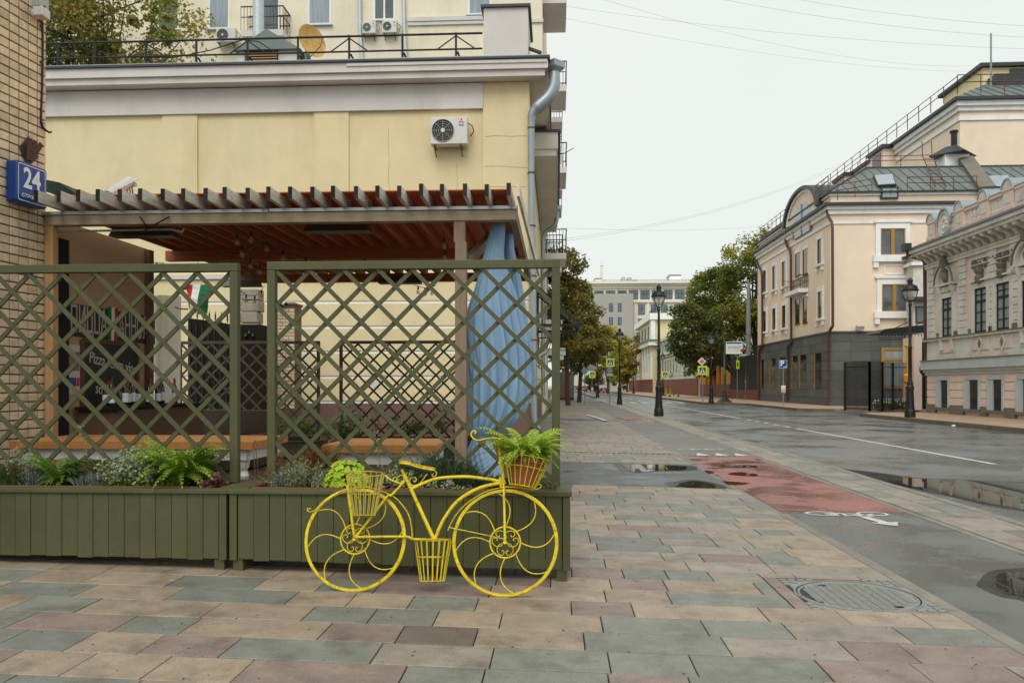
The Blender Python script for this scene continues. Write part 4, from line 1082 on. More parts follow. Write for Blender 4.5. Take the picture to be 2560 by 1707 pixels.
# ================================================================== PERGOLA
pg = thing('pergola', 'grey timber pergola with orange roof sheets over the restaurant terrace', 'pergola', (-2.9, 10.5, 0))
XL, XR = CX+.03, -.42
ZB, ZT = 3.205, 3.345
mats_beam = 'beam_grey'
MB().box(XL, XR, 8.44, 8.56, ZB, ZT-.03).build('front_beam', 'beam_grey', pg, bevel=.004)
MB().box(XL-.05, -3.1, 8.425, 8.58, ZT-.029, ZT+.004).build('flashing', 'zinc_pale', pg)
MB().box(-3.09, XR+.01, 8.425, 8.58, ZT-.026, ZT+.008).build('flashing', 'zinc_pale', pg)
for y_ in (11.0, 13.4): MB().box(XL+.1, XR, y_-.06, y_+.06, ZB, ZT).build('cross_beam', 'stain_glow_wood', pg)
NR = 23
for i in range(NR):
    x = -.47-i*.2235; j = random.uniform(-.008,.008); fr = 7.98+random.uniform(-.03,.03)
    m = MB(); m.box(x-.021, x+.021, fr, 8.62, ZT+.009, ZT+.13); m.k = 2; m.box(x-.0208, x+.0208, 8.621, 13.9, ZT+.0092, ZT+.1298); m.k = 1; m.box(x-.0215, x+.0215, fr-.002, fr+.004, ZT+.0085, ZT+.1305)  # weathered grey outside; behind, light through the orange roof is put into the colour
    o = m.build('rafter', ['larch_grey','end_grain','stain_glow_wood'], pg); o.rotation_euler = (0,0,0); o.location = (j,0,random.uniform(-.004,.004))
for i in range(NR-1):                                # roof sheets lie on the rafters, one bay each
    x = -.47-i*.2235
    MB().box(x-.222, x-.0015, 8.27, 13.95, ZT+.137, ZT+.147).build('roof_sheet', 'roof_orange', pg)
MB().box(-1.09, -.97, 8.455, 8.545, 2.98, ZB-.001).build('post_head', 'post_grey', pg)
MB().box(-1.075, -.955, 8.44, 8.56, 0, 2.979).build('post', 'post_grey', pg, bevel=.004)
MB().box(CX+.02, CX+.115, 8.45, 8.55, 0, ZB-.001).build('post', 'pine_post', pg, bevel=.004)
MB().box(-1.06, -.94, 13.34, 13.46, 0, ZB-.001).build('post', 'stain_glow_wood', pg)
MB().bar((-1.0,8.62,2.75), (-.75,9.25,3.19), .09, .09).build('brace', 'post_grey', pg)
MB().box(-.50, -.42, 8.57, 13.33, ZB+.01, ZT-.002).build('side_beam', 'post_grey', pg)
MB().bar((-.38,8.0,ZT+.07),(-.30,13.9,ZT+.07),.03,.13).build('edge_board','larch_grey',pg)
# heaters
def heater(px0, px1, py, Y, label):
    t = thing('patio_heater', label, 'heater', tuple(yp((px0+px1)/2, py, Y)), 'infrared heaters under the pergola')
    a, b = yp(px0,py,Y), yp(px1,py,Y); z = a.z
    m = MB(); x0,x1 = a.x,b.x
    m._add([(x0+.03,Y-.06,z+.10),(x1-.03,Y-.06,z+.10),(x1,Y-.10,z),(x0,Y-.10,z),(x0+.03,Y+.06,z+.10),(x1-.03,Y+.06,z+.10),(x1,Y+.10,z),(x0,Y+.10,z)],
           [(0,1,2,3),(7,6,5,4),(4,5,1,0),(3,2,6,7),(0,3,7,4),(2,1,5,6)]); m.build('housing', 'heater', t)
    for x in (x0+.15, x1-.15): MB().box(x-.015,x+.015,Y-.015,Y+.015,z+.10,ZT).build('bracket','heater',t)
heater(282,438,594,9.3,'long grey heater under the front left of the pergola roof')
heater(765,928,582,9.1,'long grey heater under the middle of the pergola front beam')
heater(948,1054,710,13.1,'dark heater at the back of the pergola, against the yellow wall')
heater(556,652,717,13.0,'dark heater at the back of the pergola, above the gate pillar')
# conduit and loose black cables under the beam
MB().tube([yp(x,y,8.62) for x,y in ((137,580),(260,577),(380,574),(430,574),(445,578),(455,580),(460,572))], .012, 8).build('conduit', 'plastic_grey', None, smooth=True, label='grey conduit under the pergola front beam', cat='conduit')
def cable(pts, label, r=.008): return MB().tube(cat([yp(x,y,Y) for x,y,Y in pts]), r, 6).build('cable', 'black_metal', None, smooth=True, label=label, cat='cable')
cable([(350,542,8.41),(362,560,8.4),(368,572,8.5),(390,566,8.41),(388,562,8.41),(360,578,8.6),(390,560,8.4),(424,542,8.41)], 'looped black cable on the left end of the front beam')
cable([(500,570,8.7),(515,592,8.9),(535,618,9.2),(575,632,9.6),(612,630,9.6),(640,612,9.2),(660,590,8.9),(674,566,8.7)], 'sagging black cable below the middle of the front beam')
# string lights
def string(pts, bulbs, label, drop=.05):
    t = thing('string_lights', label, 'string lights', tuple(yp(*pts[0])), 'festoon lights under the pergola')
    C = cat([yp(*p) for p in pts], 8); MB().tube(C, .005, 5).build('wire', 'black_metal', t)
    for i in range(bulbs):
        c = C[min(len(C)-1, int((i+.5)*len(C)/bulbs))]
        s = MB().lathe([(.013,0),(.016,-.05),(.012,-.055)], c, 8).build('socket', 'sign_black', t)
        MB().lathe([(.010,-.052),(.028,-.085),(.032,-.105),(.024,-.13),(.0,-.137)], c, 10, cap=False).build('bulb', 'bulb_glass', t, smooth=True)
string([(140,606,9.4),(180,616,9.6),(245,632,10),(310,648,10.4),(360,654,10.8),(410,658,11.2)], 6, 'festoon string at the left under the pergola roof')
string([(585,572,9),(600,600,9.3),(612,632,9.6),(640,656,10.2),(660,664,10.6),(690,650,10.6)], 5, 'festoon string crossing the middle of the pergola')
string([(612,570,9.0),(645,590,9.3),(690,615,9.8),(730,636,10.2),(800,652,10.8),(850,654,11),(900,652,11),(925,645,11)], 7, 'long festoon string under the centre roof')
string([(1107,575,9.2),(1111,600,9.3),(1112,622,9.35),(1112,640,9.4)], 2, 'short hanging festoon tail beside the right post')
string([(1035,712,13),(1055,718,13),(1070,720,13),(1090,714,13)], 3, 'three bulbs hanging under the back heater')
string([(590,715,13.2),(612,735,13.2),(640,738,13.2),(662,715,13.2)], 4, 'short festoon before the rough stone gate pillar')
# ---- curtain
def curtain(cpx, label, Y, rows, seed, ripples):
    # rows: (py, left px, right px, depth)
    rnd = random.Random(seed); N = 224; R_ = []; ph = [rnd.uniform(0,6.28) for _ in range(6)]
    Z = [(yp(0,r[0],Y).z, yp(r[1],r[0],Y).x, yp(r[2],r[0],Y).x, r[3]) for r in rows]
    C = cat([(a,b,0) for a,b,c,d in Z], 7); D = cat([(c,d,0) for a,b,c,d in Z], 7); zs = [p.x for p in C]
    for i in range(len(C)):
        z, xl = C[i].x, C[i].y; xr, dp = D[i].x, D[i].y; cx_, hw = (xl+xr)/2, (xr-xl)/2; row = []
        for j in range(N):
            a = 2*pi*j/N
            am = min(1.0, (hw/.30)**1.5)
            rr = .97*(1-am)+am*(.84+.34*abs(sin(a*ripples*.9+ph[0]+z*.30+.5*sin(z*1.7+ph[3])))**.65+.08*sin(a*(ripples*2+1)+ph[1]-z*1.3))+.06*sin(a*3+ph[2]+z*2.4)+.05*mnoise.noise(V((a*2,z*5,seed)))
            row.append(V((cx_+hw*rr*cos(a)*.93, Y+dp*rr*sin(a), z)))
        R_.append(row)
    m = MB(); m.grid(R_, closed=True); return m.build('curtain', 'curtain_blue', None, smooth=False, label=label, cat='curtain')
o = curtain(1240, 'long pale blue curtain gathered and tied at the pergola corner', 8.75,
    [(546,1232,1266,.06),(600,1222,1264,.08),(660,1205,1262,.10),(720,1190,1280,.12),(800,1170,1300,.14),(900,1166,1322,.15),(985,1166,1318,.16),(1040,1170,1298,.15),(1072,1172,1262,.12),(1088,1182,1236,.08),(1100,1176,1232,.08),(1130,1168,1244,.10),(1180,1180,1262,.12),(1205,1190,1262,.12)], 3, 9)
for p in o.data.polygons: p.use_smooth = True
o = curtain(1290, 'second pale blue curtain fold behind the first, nearer the street', 9.3,
    [(592,1262,1284,.05),(640,1258,1288,.07),(720,1256,1308,.10),(800,1256,1320,.12),(900,1262,1334,.14),(960,1268,1336,.14),(1010,1262,1318,.12),(1050,1240,1292,.10)], 5, 8)
for p in o.data.polygons: p.use_smooth = True

# ================================================================== TERRACE FURNITURE AND BACK WALL
def farm_table(x0, x1, y0, y1, zt, label, legs=True):
    t = thing('wooden_table', label, 'table', ((x0+x1)/2,(y0+y1)/2,0), 'terrace tables')
    n = 7
    for i in range(n):
        ya = y0+i*(y1-y0)/n; MB().box(x0, x1, ya+.002, ya+(y1-y0)/n-.002, zt-.068, zt).build('top_plank', 'table_wood', t)
    for (a,b,c,d) in ((x0+.07,x1-.07,y0+.05,y0+.08),(x0+.07,x1-.07,y1-.08,y1-.05),(x0+.05,x0+.08,y0+.081,y1-.081),(x1-.08,x1-.05,y0+.081,y1-.081)): MB().box(a,b,c,d,zt-.17,zt-.069).build('apron','white_paint',t)
    prof = [(.03,0),(.04,.02),(.028,.06),(.045,.12),(.05,.2),(.035,.3),(.032,.36),(.05,.40),(.03,.43),(.05,.46),(.055,.5)]
    for x in (x0+.12, x1-.12):
        for y in (y0+.12, y1-.12): MB().lathe([(r_, z_*(zt-.2)/.5) for r_, z_ in prof], (x,y,0.03), 12).build('leg','white_paint',t,smooth=True)
f1 = gp(629,1105,.937)
farm_table(-5.02, f1.x, f1.y, f1.y+.98, .937, 'long wooden table with white legs behind the left trellis')
f2, f3 = gp(806,1112,.937), gp(1092,1112,.937)
farm_table(f2.x, f3.x, f2.y, f2.y+.90, .937, 'square wooden table behind the right trellis')
def wicker_seat(px0, px1, Y, ztop, label, zs=.42):
    x0, x1 = yp(px0,963,Y).x, yp(px1,963,Y).x
    t = thing('wicker_armchair', label, 'armchair', ((x0+x1)/2, Y, 0), 'wicker armchairs')
    MB().box(x0, x1, Y, Y+.10, .12, ztop).build('backrest', 'wicker', t, bevel=.02)
    MB().box(x0+.08, x1-.08, Y-.62, Y-.002, .12, zs).build('seat', 'wicker', t, bevel=.02)
    for x in (x0, x1-.075): MB().box(x, x+.075, Y-.62, Y-.001, .12, .66).build('armrest', 'wicker', t, bevel=.02)
    for x in (x0+.03, x1-.07):
        for y in (Y-.58, Y+.03): MB().box(x, x+.04, y, y+.04, .03, .1205).build('foot', 'black_metal', t)
wicker_seat(197, 318, 11.6, 1.12, 'dark wicker armchair nearest the bottle bar')
wicker_seat(332, 454, 11.7, 1.12, 'dark wicker armchair behind the middle of the left table')
wicker_seat(457, 600, 12.6, 1.06, 'dark wicker armchair behind the right end of the left table')
wicker_seat(604, 668, 13.1, 1.04, 'dark wicker armchair showing between the two trellises')
# inside wall along the terrace
IX = CX+.02
iw = thing('restaurant_wall', 'plastered restaurant side wall with sign, poster and blackboard', 'wall', (IX, 10, 0))
MB().box(IX-.3, IX, 8.56, 10.74, 0, 3.32).build('plaster', 'plaster_inside', iw)
MB().box(IX+.001, IX+.06, 8.58, 8.80, 0, 3.1).build('dark_jamb', 'interior_dark', iw)
MB().box(IX+.001, IX+.07, 10.58, 10.70, 0, 3.3).build('timber_upright', 'brown_wood', iw)
# the sign board
sg = thing('restaurant_sign', 'black sign board with tall white letters reading ПИЦЦА КАННОЛИ', 'sign', (IX, 9.7, 2.2))
ya, yb = xp(160,720,IX).y, xp(384,720,IX).y
MB().box(IX+.002, IX+.02, ya, yb, 2.02, 2.40).build('board', 'sign_black', sg)
def side_text(name, s, par, y, z, size, sx, mat='sign_white_shaded', x=IX+.021, bold=0, ry=0): return text(name, s, mat, par, (x, y, z), (pi/2, ry, pi/2), size, sx=sx, ext=.003, bold=bold)
side_text('lettering', 'ПИЦЦА', sg, ya+.46, 2.205, .44, .48); side_text('lettering', 'КАННОЛИ', sg, yb-.55, 2.205, .44, .46)
for k, (dy, mt) in enumerate(((-.075,'flag_green'),(0,'flag_white'),(.075,'flag_red'))):
    m = MB(); y0 = (ya+yb)/2-.06+dy; pts = [(IX+.024,y0-.035,1.98),(IX+.024,y0+.01,1.98),(IX+.024,y0+.04,2.25),(IX+.024,y0+.035,2.44),(IX+.024,y0-.035,2.42)]; m.prism(pts, (.01,0,0)); m.build('slice_emblem', mt, sg)
# blackboard
bb = thing('blackboard', 'framed blackboard with chalk lettering below the restaurant sign', 'blackboard', (IX, 9.8, 1.4))
ya, yb = xp(205,900,IX).y, xp(338,900,IX).y
MB().box(IX+.002, IX+.02, ya, yb, .75, 1.96).build('slate', 'chalk_board', bb)
for a in ((ya-.05,ya,.72,1.99),(yb,yb+.05,.72,1.99)): MB().box(IX+.001, IX+.035, a[0], a[1], a[2], a[3]).build('frame_stile', 'brown_wood', bb)
for z in (.70, 1.961): MB().box(IX+.001, IX+.036, ya-.001, yb+.001, z, z+.05).build('frame_rail', 'brown_wood', bb)
side_text('chalk_lettering', 'Pizza senza vino', bb, (ya+yb)/2+.06, 1.72, .20, .85, 'chalk', ry=.12); side_text('chalk_lettering', 'soldi al vento', bb, (ya+yb)/2+.10, 1.36, .20, .85, 'chalk', ry=.12)
po = thing('poster', 'small menu poster left of the blackboard', 'poster', (IX, 9.1, 1.5)); ya, yb = xp(164,850,IX).y, xp(201,850,IX).y
MB().box(IX+.002, IX+.006, ya, yb, 1.35, 1.92).build('sheet', 'poster', po); MB().box(IX+.0061, IX+.007, ya+.03, yb-.03, 1.62, 1.84).build('picture', 'paver_red', po); MB().box(IX+.0061, IX+.007, ya+.03, (ya+yb)/2+.05, 1.44, 1.54).build('blue_block', 'sign_blue', po); MB().box(IX+.0061, IX+.007, (ya+yb)/2+.06, yb-.03, 1.44, 1.54).build('red_block', 'flag_red', po)
# bottle bar
br = thing('bar_counter', 'dark bar counter carrying wine bottles beside the wall', 'counter', (IX+.3, 9.6, 0))
MB().box(IX+.07, IX+.55, 8.95, 11.2, .03, 1.16).build('cabinet', 'brown_wood', br); MB().box(IX+.06, IX+.58, 8.9, 11.25, 1.161, 1.20).build('top', 'dark_gate', br)
bprof = [(0,0),(.036,0),(.038,.01),(.038,.18),(.03,.215),(.014,.24),(.013,.30),(.015,.305),(.015,.315),(0,.315)]
bme_ = {k: MB().lathe(bprof, (0,0,0), 12, cap=False).mesh('bottle', k, True) for k in ('bottle_green','bottle_amber')}
lme = MB().lathe([(.0385,.04),(.0385,.14)], (0,0,0), 12, cap=False).mesh('label', 'sign_white', True)
fme = MB().lathe([(.0155,.24),(.0155,.316),(0,.317)], (0,0,0), 10, cap=False).mesh('foil', 'flag_red', True)
rb_ = random.Random(2)
names = ['nearest to the pergola post','second from the pergola post','third from the pergola post','fourth from the pergola post','fifth from the pergola post','middle of the row','sixth from the blackboard frame','fifth from the blackboard frame','fourth from the blackboard frame','third from the blackboard frame','second from the blackboard frame','closest to the blackboard end']
for i in range(12):
    t = thing('wine_bottle', 'dark wine bottle on the bar counter, '+names[i], 'bottle', (IX+.28+rb_.uniform(-.12,.14), 9.06+i*.15, 1.20), 'wine bottles on the bar')
    sc = rb_.uniform(.95,1.15)
    for nm, me in (('glass', bme_[rb_.choice(list(bme_))]), ('label', lme), ('foil', fme)):
        if nm == 'foil' and rb_.random() < .4: continue
        inst(nm, me, t, t.location[:], (0,0,0), (1,1,sc))
# white sheet tied at the end of the wall
ws = thing('white_sheet', 'white tarpaulin sheet tied with rope loops behind the terrace', 'tarpaulin', (-4.6, 11.1, 0))
xa, xb = yp(386,900,11.1).x, yp(452,900,11.1).x
R_ = []
for i in range(11):
    z = .0+2.72*i/10; R_.append([V((xa+(xb-xa)*j/16, 11.1-.16*sin(pi*j/16)+.015*sin(j*1.7+z*2), z)) for j in range(17)])
m = MB(); m.grid(R_); m.build('sheet', 'white_sheet', ws, smooth=True)
for y_ in (718, 768): MB().tube([yp(x,y,11.0) for x,y in ((438,y_),(448,y_+4),(470,y_+5))], .012, 6).build('rope', 'pine_post', ws)
# flag
fl = thing('flag', 'red, white and green flag hanging below the pergola back beam', 'flag', tuple(yp(490,720,12.6)))
top = [yp(462,711,12.6), yp(480,711,12.6), yp(500,711,12.6), yp(530,711,12.6)]; bot = [yp(474,768,12.6), yp(476,776,12.6), yp(492,786,12.6), yp(516,784,12.6)]
for k, (a, b, mt) in enumerate(((0,1,'flag_red'),(1,2,'flag_white'),(2,3,'flag_green'))):
    m = MB(); rows_ = []
    for i in range(7):
        u = i/6; rows_.append([top[a].lerp(bot[a],u)+V((0,.03*sin(u*5+k),0)), top[b].lerp(bot[b],u)+V((0,.03*sin(u*5+k+1),0))])
    m.grid(rows_); m.build(('red_stripe','white_stripe','green_stripe')[k], mt, fl)
# second row of trellises with their planters
trellis(yp(447,900,14.6).x, yp(800,900,14.6).x, 14.6, .45, 2.275, 'dark lattice trellis before the brown iron gate, behind the tables', 'green_dark', fr=.055, sl=.034, grp='dark lattice trellises at the back')
trellis(yp(849,900,14.6).x, yp(1215,900,14.6).x, 14.6, .45, 2.275, 'dark lattice trellis before the yellow wall, behind the tables', 'green_dark', fr=.055, sl=.034, grp='dark lattice trellises at the back')
planter(yp(447,900,14.6).x, yp(808,900,14.6).x, 'dark green planter at the back before the iron gate', yf=14.3, yb=14.9, top=.44, mat='green_dark', seed=4)
planter(yp(840,900,14.6).x, yp(1225,900,14.6).x, 'dark green planter at the back before the yellow wall', yf=14.3, yb=14.9, top=.44, mat='green_dark', seed=5)
bush(735, 1085, 1040, 60, 14.5, 220, .05, 'fern_dark', 'green bush behind the table gap at the back', 41, depth=.3)
bush(800, 1100, 1055, 70, 14.45, 240, .05, 'thyme', 'dark green bush behind the left edge of the square table', 42, depth=.3)
bush(960, 1092, 1035, 130, 14.5, 520, .05, 'fern_dark', 'wide green hedge behind the square table', 43, depth=.3)
bush(1110, 1090, 1030, 70, 14.5, 240, .05, 'thyme', 'green bush behind the right post at the back', 44, depth=.3)
bush(880, 1075, 1012, 26, 14.1, 40, .09, 'variegated', 'tall pale leaved plant behind the square table', 45, depth=.1)
# small canopy edge and camera seen above the pergola
aw = thing('canvas_awning', 'dark green folded awning behind the number plate', 'awning', tuple(yp(160,470,9.2)))
m = MB(); m.prism([yp(112,449,9.2), yp(148,456,9.2), yp(196,488,9.2), yp(192,505,9.2), yp(112,478,9.2)], (0,.5,0)); m.build('canvas', 'dark_green_canvas', aw)
sc_ = thing('security_camera', 'white tube security camera standing above the pergola rafters', 'camera', tuple(yp(335,490,9.6)))
MB().tube([yp(272,488,9.4), yp(326,453,9.7)], .062, 14).build('body', 'plastic_white', sc_, smooth=True)
MB().bar(yp(268,484,9.38), yp(338,448,9.75), .15, .012).build('sunshade', 'plastic_white', sc_)
MB().tube([yp(330,458,9.7), yp(334,468,9.72)], .05, 12).build('lens', 'plastic_grey', sc_, smooth=True)
MB().tube([yp(318,472,9.7), yp(318,487,9.7), yp(345,490,9.7)], .018, 8).build('bracket', 'plastic_grey', sc_)
for dx in (0,6): MB().tube([yp(324+dx,470,9.66), yp(326+dx,482,9.66), yp(328+dx,498,9.66)], .008, 6).build('cable', 'black_metal', sc_)
# gate, stone pillar, brick pier at the back of the terrace
gt = thing('iron_gate', 'dark brown iron gate with spear tips and a panelled pillar', 'gate', (-6, 17, 0))
xa, xb, xc = yp(470,900,17.2).x, yp(602,900,17.2).x, yp(655,900,17.2).x
def zt_(px, py): return yp(px,py,17.2).z
m = MB(); m._add([(xa,17.2,0),(xb,17.2,0),(xb,17.2,zt_(600,815)),((xa+xb)/2,17.2,zt_(540,803)),(xa,17.2,zt_(470,795)),(xa,17.26,0),(xb,17.26,0),(xb,17.26,zt_(600,815)),((xa+xb)/2,17.26,zt_(540,803)),(xa,17.26,zt_(470,795))],
    [(4,3,2,1,0),(5,6,7,8,9),(0,1,6,5),(1,2,7,6),(2,3,8,7),(3,4,9,8),(4,0,5,9)]); m.build('leaf', 'dark_gate', gt)
for i in range(9):
    x = xa+.06+i*(xb-xa-.1)/8; MB().box(x-.012,x+.012,17.17,17.199,.1,zt_(470,795)-.12-.02*i).build('bar','black_metal',gt)
    MB().lathe([(.01,0),(.012,.06),(.03,.075),(.012,.10),(.022,.13),(0,.24)], (x,17.23,zt_(470,795)-.02-.016*i), 8).build('spear_tip','black_metal',gt)
MB().box(xb,xc,17.1,17.55,0,zt_(620,812)).build('pillar','dark_gate',gt,bevel=.01)
for k in range(3): MB().lathe([(.02,0),(.05,.04),(.02,.1),(0,.12)], ((xb+xc)/2+(k-1)*.08,17.08,zt_(620,846)+(.06 if k==1 else 0)), 8).build('leaf_ornament','black_metal',gt)
sp = thing('stone_pillar', 'rough whitish stone pillar rising above the gate pillar', 'pillar', (-5.6,17.8,0))
S('rough_stone', (160,150,132), rough=.9, var=.3, vs=3, bump=1, bs=14, dirt=_srgb((84,88,92)), dirt_s=3, dirt_amt=.9)
xa, xb = yp(608,900,17.9).x, yp(652,900,17.9).x
r_ = random.Random(6)
for i in range(14):
    z = i*.26; MB().box(xa+r_.uniform(-.02,.02), xb+r_.uniform(-.02,.02), 17.7+r_.uniform(-.02,.02), 18.1, z+.006, z+.255).build('stone_block','rough_stone',sp,bevel=.02)
bp_ = thing('brick_pier', 'narrow yellow brick pier with a white camera beside the yellow wall', 'pier', (-5.3,18.6,0))
xa, xb = yp(687,900,18.6).x, yp(735,900,18.6).x; zt = yp(700,762,18.6).z
MB().box(xa+.012,xb-.012,18.612,19.2,0,zt).build('mortar_core','mortar',bp_)
hb = .082; nb = int(zt/hb); wcol = (xb-xa)/3.5
pm = MB().box(-wcol/2+.006,wcol/2-.006,0,.06,0,hb-.012).mesh('brick','brick_yellow'); ph_ = MB().box(-wcol/4+.004,wcol/4-.004,0,.06,0,hb-.012).mesh('brick','brick_yellow')
for i in range(nb):
    z = i*hb; st = 0 if i%2 else wcol/2
    if z < .9: continue
    x = xa
    if i%2: inst('brick',ph_,bp_,(x+wcol/4,18.595,z)); x += wcol/2
    while x+wcol <= xb+.01: inst('brick',pm,bp_,(x+wcol/2,18.595,z)); x += wcol
    if i%2 == 0: inst('brick',ph_,bp_,(xb-wcol/4,18.595,z))
MB().box(xa-.02,xb+.02,18.58,19.22,zt,zt+.05).build('cap','mortar',bp_)
xa2, xb2 = yp(684,900,19.3).x, yp(700,900,19.3).x
c_ = thing('security_camera', 'small white bullet camera on top of the brick pier', 'camera', tuple(yp(705,757,18.5)))
MB().tube([yp(697,752,18.55), yp(714,760,18.3)], .05, 12).build('body','plastic_white',c_,smooth=True); MB().tube([yp(714,760,18.3), yp(716,761,18.28)], .042, 12).build('lens','sign_black',c_)
# ================================================================== LOW YELLOW BUILDING
random.seed(21)
YB = 20.5; XC = -.70                      # its end wall and its street line
yb = thing('yellow_building', 'low yellow plaster building with panelled end wall and grey cornice', 'building', (-6, 24, 0))
zY = lambda px, py, Y=YB: yp(px, py, Y).z
xY = lambda px, Y=YB: yp(px, 900, Y).x
zPl, zFr, zSo = .98, zY(1100,276), zY(1250,208)
MB().box(-16, XC, YB, 36, -.3, zSo+.1).build('wall_core', 'plaster_yellow', yb)
# upper pilasters standing proud of the panels
zp0 = 4.35
for a, b in ((408,495),(786,873)): MB().box(xY(a), xY(b), YB-.05, YB-.001, zp0, zFr-.001).build('pilaster', 'plaster_yellow', yb)
MB().box(xY(1208), XC+.02, YB-.07, YB-.001, zp0, zSo-.01).build('corner_pilaster', 'plaster_yellow', yb)
MB().box(-16, xY(1208)-.001, YB-.10, YB-.002, zFr, zSo-.02).build('frieze', 'plaster_white', yb)
MB().box(-16, XC+.05, YB-.12, YB-.001, zp0-.12, zp0-.001).build('string_course', 'plaster_white', yb)
# rusticated lower wall: plaster bands with white joints
h = (zp0-.13-zPl)/5
for i in range(5):
    z = zPl+i*h; MB().box(-16, XC+.0, YB-.055, YB-.001, z+.075, z+h).build('band', 'plaster_yellow', yb)
    MB().box(-16, XC-.01, YB-.03, YB-.002, z, z+.0745).build('band_joint', 'trim_white', yb)
MB().box(-16, XC+.06, YB-.10, YB-.001, -.2, zPl-.001).build('plinth', 'granite_brown', yb)
MB().box(xY(930),xY(950),YB-.06,YB-.056,1.35,1.55).build('wall_vent','plastic_white',yb)
# cornice with gutter
MB().box(-16, XC+.42, YB-.45, 37, zSo, zSo+.16).build('soffit', 'plaster_white', yb)
MB().box(-16, XC+.50, YB-.52, 37, zSo+.161, zSo+.40).build('fascia', 'plaster_white', yb)
MB().box(xY(880), XC+.47, YB-.55, YB-.521, zSo+.30, zSo+.37).build('fascia_strip', 'plaster_white', yb)
MB().box(-16, XC+.55, YB-.58, 37, zSo+.401, zSo+.455).build('roof_edge', 'roof_dark', yb)
for i in range(24):
    x0 = -16+i*.66; 
    if x0 > XC+.3: break
    MB().box(x0+.004, x0+.656, YB-.575, YB+.2, zSo+.456, zSo+.475).build('roof_sheet', 'zinc', yb)
MB().box(-16, XC+.4, YB+.201, 37, zSo+.42, zSo+.50).build('roof', 'zinc', yb)
zR = zSo+.48
# street side: shallow facade details seen edge-on
for z in (1.7,2.5,3.3,4.1): MB().box(XC+.001, XC+.03, YB+.1, 36, z, z+.6).build('band', 'plaster_cream', yb)
MB().box(XC+.001, XC+.06, YB+.05, 36, -.2, zPl).build('plinth', 'granite_brown', yb)
for k, cr in enumerate((((972,320),(970,360),(973,400),(971,440),(974,480)),((1142,410),(1143,450),(1142,480)),((1212,342),(1240,339),(1280,341),(1318,339)),((1212,416),(1250,415),(1290,418),(1318,419)),((1214,466),(1260,467),(1316,466)))):
    MB().tube([yp(x,y,YB-(.004 if k < 2 else .073)) for x,y in cr], .006, 4).build('crack', 'crack_line', yb)
# roof rail
rl = thing('roof_railing', 'black iron safety railing along the yellow building roof edge', 'railing', (-5, YB+.1, zR))
zt1, zt2 = zR+.86, zR+.46; posts = [145,237,365,491,619,745,873,1006,1140]
xs = [xY(p, YB+.1) for p in posts]; xend = xY(1206, YB+.1)
MB().tube([(xY(60,YB+.1),YB+.1,zt1),(xend,YB+.1,zt1)], .028, 6).build('top_rail','black_metal',rl); MB().tube([(xY(60,YB+.1),YB+.1,zt2),(xend,YB+.1,zt2)], .024, 6).build('mid_rail','black_metal',rl)
for i, x in enumerate(xs):
    MB().tube([(x,YB+.1,zR-.02),(x,YB+.1,zt1+.03)], .03, 6).build('post','black_metal',rl); MB().bar((x+.03,YB+.13,zt2-.05),(x+.22,YB+.45,zR),.05,.02).build('stay','black_metal',rl)
    if i%2 == 0:
        MB().tube([(x,YB+.1,zt1-.05),(x-.5,YB+.1,zt2)],.018,5).build('brace','black_metal',rl); MB().tube([(x,YB+.1,zt1-.05),(x+.5,YB+.1,zt2)],.018,5).build('brace','black_metal',rl)
MB().tube([(xY(145),YB+.14,zt1-.02),(xY(200),YB+.16,zt1-.12),(xY(300),YB+.16,zt2+.02),(xY(430),YB+.16,zt2-.02),(xY(520),YB+.16,zt2+.15),(xY(600),YB+.16,zt1),(xY(640),YB+.16,zt1-.05),(xY(690),YB+.16,zt2)],.014,6).build('cable','black_metal',None,label='black cable draped along the roof railing',cat='cable')
# chimney block at the roof corner
ch = thing('chimney_block', 'white plastered chimney block on the roof corner', 'chimney', (xY(1260),YB+.6,zR))
xa, xb = xY(1209,YB+.3), xY(1320,YB+.3); zc_ = zY(1260,20,YB+.3)
MB().box(xa,xb,YB+.3,YB+2.4,zR-.02,zc_).build('shaft','plaster_white',ch); MB().box(xa-.07,xb+.07,YB+.23,YB+2.47,zc_+.001,zc_+.07).build('cap','roof_dark',ch)
MB().box(xb+.001,xb+.28,YB+.9,YB+2.6,zR,zc_-1.0).build('dormer_side','plaster_white',ch); MB().bar((xb,YB+.85,zc_-.85),(xb+.34,YB+.85,zc_-.98),.12,.06).build('dormer_roof','roof_dark',ch)
# ventilation hut with flue
vh = thing('vent_hut', 'grey metal roof vent hut with louvres', 'ventilation', (xY(670,24),24,zR))
xa, xb = xY(597,24), xY(745,24); z0v, z1v = zR-.1, yp(700,128,24).z
MB().box(xa,xb,24,26,z0v,z1v).build('body','stucco_grey',vh)
m = MB(); xm = (xa+xb)/2; m.prism([(xa-.12,23.85,z1v),(xb+.12,23.85,z1v),(xm,23.85,z1v+.62)],(0,2.3,0)); m.build('gable_roof','roof_green',vh)
MB().box(xY(612,23.98),xY(695,23.98),23.965,23.999,zY(640,176,24),zY(640,130,24)).build('louvre_frame','sign_black',vh)
for i in range(7):
    z = zY(640,174,24)+i*(zY(640,131,24)-zY(640,174,24))/7; MB().obox((xY(653,23.95),23.955,z+.03),(.49,0,0),(0,.03,.025),(0,.004,-.006)).build('louvre','pine_post',vh)
MB().bar((xb+.05,24.2,z1v-.1),(xb+.6,24.2,zR),.06,.5).build('side_flashing','roof_dark',vh)
fp = thing('flue_pipe', 'ribbed silver flue pipe rising from the vent hut', 'pipe', (xY(646,24.6),24.6,z1v+.3))
prof = []
zz = z1v+.2
while zz < z1v+3.2: prof += [(.165,zz),(.175,zz+.035),(.165,zz+.07)]; zz += .075
MB().lathe([(r_,z_) for r_,z_ in prof],(xY(646,24.6),24.6,0),18).build('pipe','zinc_pale',fp,smooth=True)
